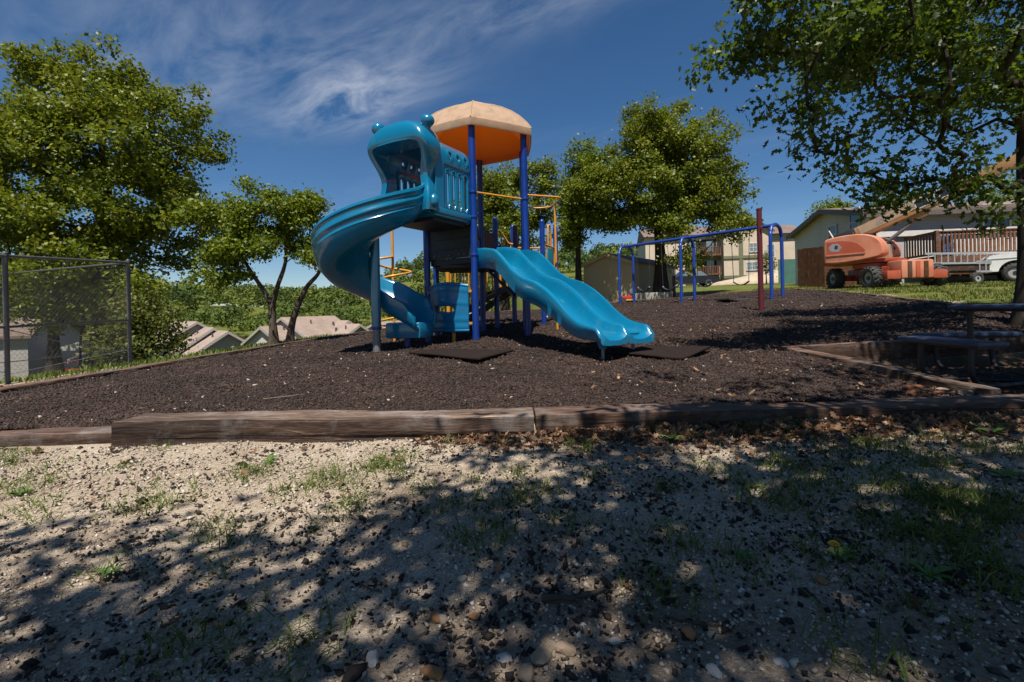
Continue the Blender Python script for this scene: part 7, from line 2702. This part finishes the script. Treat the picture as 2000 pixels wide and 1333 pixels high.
# trees behind the tower
tree('oak_tree', 'oak crown right behind the roofed tower of the play structure', ground_pt(-0.3, 21.5),
     [[(0, 0, 0), (0.05, 0, 2.5), (0.3, 0, 5.0)]],
     [(0.4, 0, 5.6, 1.8, 1.7, 1.4), (1.6, -0.3, 7.0, 0.9, 0.9, 0.8), (-1.0, 0, 4.8, 1.2, 1.3, 1.0), (0.2, 0, 4.0, 1.6, 1.4, 1.0), (-1.6, 0, 3.0, .9, .9, .7)], 230, 110, 0.135, 0.2, m_bark, m_oak, 41, 0.20, 'oaks behind the play structure', shell=0.4, lv=LEAF_V * np.array((1.25, 1, 1)), lf=LEAF_F, clumps=38, clump_r=0.6)
tree('oak_tree', 'broad oak standing behind the left swing bay and tan shed', ground_pt(7.0, 22.8),
     [[(0, 0, 0), (0.0, 0, 2.2), (-0.1, 0, 4.2), (0.1, 0, 7.5)]],
     [(0.1, 0, 5.6, 3.2, 2.8, 2.5), (-0.2, 0, 8.0, 1.7, 1.8, 1.5), (2.3, -0.2, 4.9, 1.7, 1.8, 1.6), (-2.8, 0, 5.0, 2.0, 1.9, 1.7), (1.4, 0, 7.4, 1.6, 1.6, 1.4), (0.6, -1.3, 3.4, 2.0, 1.2, 0.9), (3.0, -.5, 3.6, 1.2, 1.1, 0.9), (-0.5, 0, 8.9, .8, .8, .6), (1.0, -1.4, 2.7, .9, .7, .5), (3.2, -1.2, 2.9, .9, .8, .5), (2.2, -1.0, 2.2, .5, .5, .5)] + [(lambda q, r: (q.x - 7.0, q.y - 22.8, q.z - G(7.0, 22.8), r, r * .8, r * .7))(P(x_, y_, 21.6), r_) for x_, y_, r_ in ((1340, 500, .8), (1405, 478, .9), (1455, 485, .5), (1255, 478, .8), (1370, 535, .5), (1325, 545, .4))],
     720, 105, 0.14, 0.21, m_bark, m_oak, 42, 0.30, 'oaks behind the play structure', shell=0.4, lv=LEAF_V * np.array((1.25, 1, 1)), lf=LEAF_F, clumps=125, clump_r=0.85, leafbias=0.55)
tree('oak_tree', 'narrower oak between the tower and the broad oak', ground_pt(3.25, 23.5),
     [[(0, 0, 0), (0.0, 0, 2.0), (0.1, 0, 4.5), (0.2, 0, 6.5)]],
     [(0.1, 0, 4.6, 1.2, 1.3, 1.6), (0.5, 0, 6.6, 1.0, 1.0, 1.3), (-0.6, -.2, 3.0, .8, .9, .8), (1.0, 0, 4.0, 1.0, 1.0, .9)], 180, 120, 0.135, 0.2, m_bark, m_bright, 43, 0.17, 'oaks behind the play structure', shell=0.4, lv=LEAF_V * np.array((1.25, 1, 1)), lf=LEAF_F, clumps=34, clump_r=0.55)
# near tree at the right edge, its limbs reaching over the picnic table
NB = Vector(ground_pt(7.22, 6.75))


def nblob(px, py, d, rx, ry, rz, w=None):
    q = P(px, py, d) - NB
    return (q.x, q.y, q.z, rx, ry, rz) + ((w,) if w else ())


tree('oak_tree', 'large near oak at the right edge spreading branches over the picnic table', NB,
     [[(0, 0, 0), (0.0, 0, 1.2), (-0.03, 0, 2.6), (0.0, -0.1, 4.0), (0.05, -0.1, 5.6)]],
     [nblob(1440, 120, 5.3, .42, .6, .28), nblob(1500, 185, 5.3, .30, .45, .16, .05), nblob(1540, 60, 5.1, .6, .8, .42), nblob(1600, 165, 5.4, .55, .7, .30), nblob(1690, 100, 5.6, .8, .9, .5), nblob(1640, 265, 5.7, .55, .6, .26), nblob(1600, 310, 5.8, .3, .4, .16, .05),
      nblob(1720, 330, 6.1, .5, .6, .20), nblob(1690, 385, 6.1, .28, .3, .10, .02), nblob(1830, 70, 6.0, .9, 1.0, .7), nblob(1800, 200, 6.1, .8, .9, .40), nblob(1860, 300, 6.3, .6, .7, .26), nblob(1930, 380, 6.4, .35, .4, .14, .05), nblob(1950, 160, 6.5, .8, .8, .7), nblob(1920, 430, 6.4, .22, .25, .10, .02), nblob(1800, 355, 6.2, .5, .5, .2, .16), nblob(1870, 365, 6.2, .5, .5, .2, .14), nblob(1770, 395, 6.2, .3, .3, .1, .04), nblob(1560, 230, 5.4, .35, .4, .15, .06),
      nblob(1500, -40, 4.8, .6, .8, .35), nblob(1660, -90, 5.0, 1.0, 1.0, .5), nblob(1850, -120, 5.8, 1.2, 1.2, .8),
      (0.1, 0.3, 5.6, 1.9, 1.8, 1.1), (1.5, 0.4, 4.4, 1.5, 1.5, 1.2), (-1.6, 1.6, 4.8, 1.3, 1.2, .7), (-4.4, -4.5, 3.7, .9, .7, .4), (-3.2, -4.2, 4.2, 1.0, .8, .5), (-5.6, -4.6, 3.9, .6, .5, .3), (-2.2, -3.2, 4.6, 1.1, .9, .6), (-.8, -2.6, 3.9, 1.0, .9, .6), (0.6, -2.6, 4.4, 1.2, 1.0, .7), (-1.5, -4.4, 4.3, 1.1, .8, .5, .9), (-3.0, -4.8, 4.5, 1.0, .8, .5, .8), (0.2, -4.4, 4.5, 1.1, .8, .5, .7), (-2.2, -3.4, 5.2, 1.2, .9, .5, .8)],
     900, 60, 0.105, 0.16, m_bark, m_deep, 51, 0.16, None, lv=LEAF_LOBE_V, lf=LEAF_LOBE_F, shell=0.15, leafbias=0.4, big_leaves=300, droop=0.06, attach=1.25, tip_r=0.0038)
# tree over the photographer: it throws the dappled shade over the foreground
tree('oak_tree', 'oak standing behind the viewer that shades the foreground gravel', ground_pt(1.9, -2.95),
     [[(0, 0, 0), (0.0, 0, 1.6), (-0.2, 0.2, 3.2), (-0.4, 0.4, 5.0)]],
     [(-1.2, 2.2, 5.0, 2.3, 1.7, 0.8), (-3.1, 1.8, 4.7, 1.5, 1.3, 0.5, 2.4), (0.9, 2.4, 4.9, 1.8, 1.6, 0.7, 2.4), (-1.0, 1.6, 6.1, 1.8, 1.6, 0.7), (2.2, 2.6, 4.7, 1.0, 0.8, 0.4, 0.5), (-0.2, 3.4, 4.5, 1.2, .7, .4), (-.7, 3.95, 4.6, .9, .45, .3, .9), (0.8, 3.95, 4.6, .9, .45, .3, .9)],
     280, 60, 0.12, 0.16, m_bark, m_deep, 52, 0.17, None, shell=0.1)
# trees beyond the sided house
for i, (px, py, d, sc, lab) in enumerate(((1760, 400, 44, 1.0, 'bright green tree crown above the roof of the sided house'), (1960, 370, 42, 1.2, 'bright green tree crown behind the near oak trunk at the right'),
                                          (1622, 402, 46, 0.55, 'small tree top peeking over the gable of the sided house'))):
    p = P(px, py, d)
    g = G(p.x, p.y)
    h = p.z - g
    tree('background_tree', lab, (p.x, p.y, g), [[(0, 0, 0), (0, 0, h * .5), (0.1, 0, h * .85)]], [(0, 0, h * 0.92, 2.6 * sc, 2.3 * sc, 1.7 * sc), (1.3 * sc, 0, h * .8, 1.7 * sc, 1.6 * sc, 1.4 * sc), (-1.4 * sc, 0, h * .78, 1.7 * sc, 1.6 * sc, 1.3 * sc)],
         90, 50, 0.24, 0.42, m_bark, m_bright, 60 + i, 0.22, 'trees beyond the sided house')
# little sapling in front of the apartments
p = P(1497, 556, 36)
tree('sapling', 'thin young tree in front of the apartment block', ground_pt(p.x, p.y), [[(0, 0, 0), (0, 0, 1.3), (0.05, 0, 2.4)]], [(0, 0, 1.7, 0.7, 0.6, 0.9)], 30, 40, 0.12, 0.2, m_bark, m_shrub, 71, 0.04)


def build_forest():
    """distant wooded hills: one mass of crowns"""
    rng = np.random.default_rng(5)
    pos, siz, val = [], [], []
    n = 1250
    u = rng.uniform(-1.2, 0.35, n)
    d = 92 + 175 * rng.uniform(0, 1, n) ** 0.8
    x, y = u * d / np.sqrt(1 + u * u) * 1.15, d / np.sqrt(1 + u * u) * 1.15
    ok = ~((y < 95) & (x > 0))
    x, y = x[ok], y[ok]
    z = gz(x, y)
    hgt = rng.uniform(5.0, 10.0, len(x)) * (0.75 + 0.25 * sst(95, 170, np.hypot(x, y)))
    per = 170
    th = rng.normal(size=(len(x), per, 3))
    th /= np.linalg.norm(th, axis=2)[..., None]
    th[..., 2] = np.abs(th[..., 2]) * 1.0 - 0.15
    rr = rng.uniform(0.72, 1.05, (len(x), per, 1))
    w_ = (hgt * 0.42)[:, None, None] * np.array((1, 1, 0.95))
    c = np.stack([x, y, z + hgt * 0.55], -1)[:, None, :]
    lump = 1 + 0.18 * np.sin(th[..., 0:1] * 5 + th[..., 1:2] * 4 + np.arange(len(x))[:, None, None])
    p = (c + th * rr * w_ * lump).reshape(-1, 3)
    nrm = (th + rng.normal(size=th.shape) * 0.45).reshape(-1, 3)
    s = np.repeat(hgt * 0.085, per) * rng.uniform(0.6, 1.3, len(p))
    v, f = inst(LEAF_V * np.array((1.9, 1.1, 1)), LEAF_F, p, frame_rot(nrm, rng), s, 0.0, rng)
    rv = np.clip(np.repeat(rng.normal(0.5, 0.3, len(x)), per) + rng.normal(0, 0.1, len(p)), 0, 1)
    me = mesh_np('forest', v, f, {'rnd': np.repeat(rv, 4)})
    o = link_mesh('forest', me, m_forest)
    tag(o, 'wooded green hills filling the background behind the valley houses', 'forest', None, 'stuff')


build_forest()
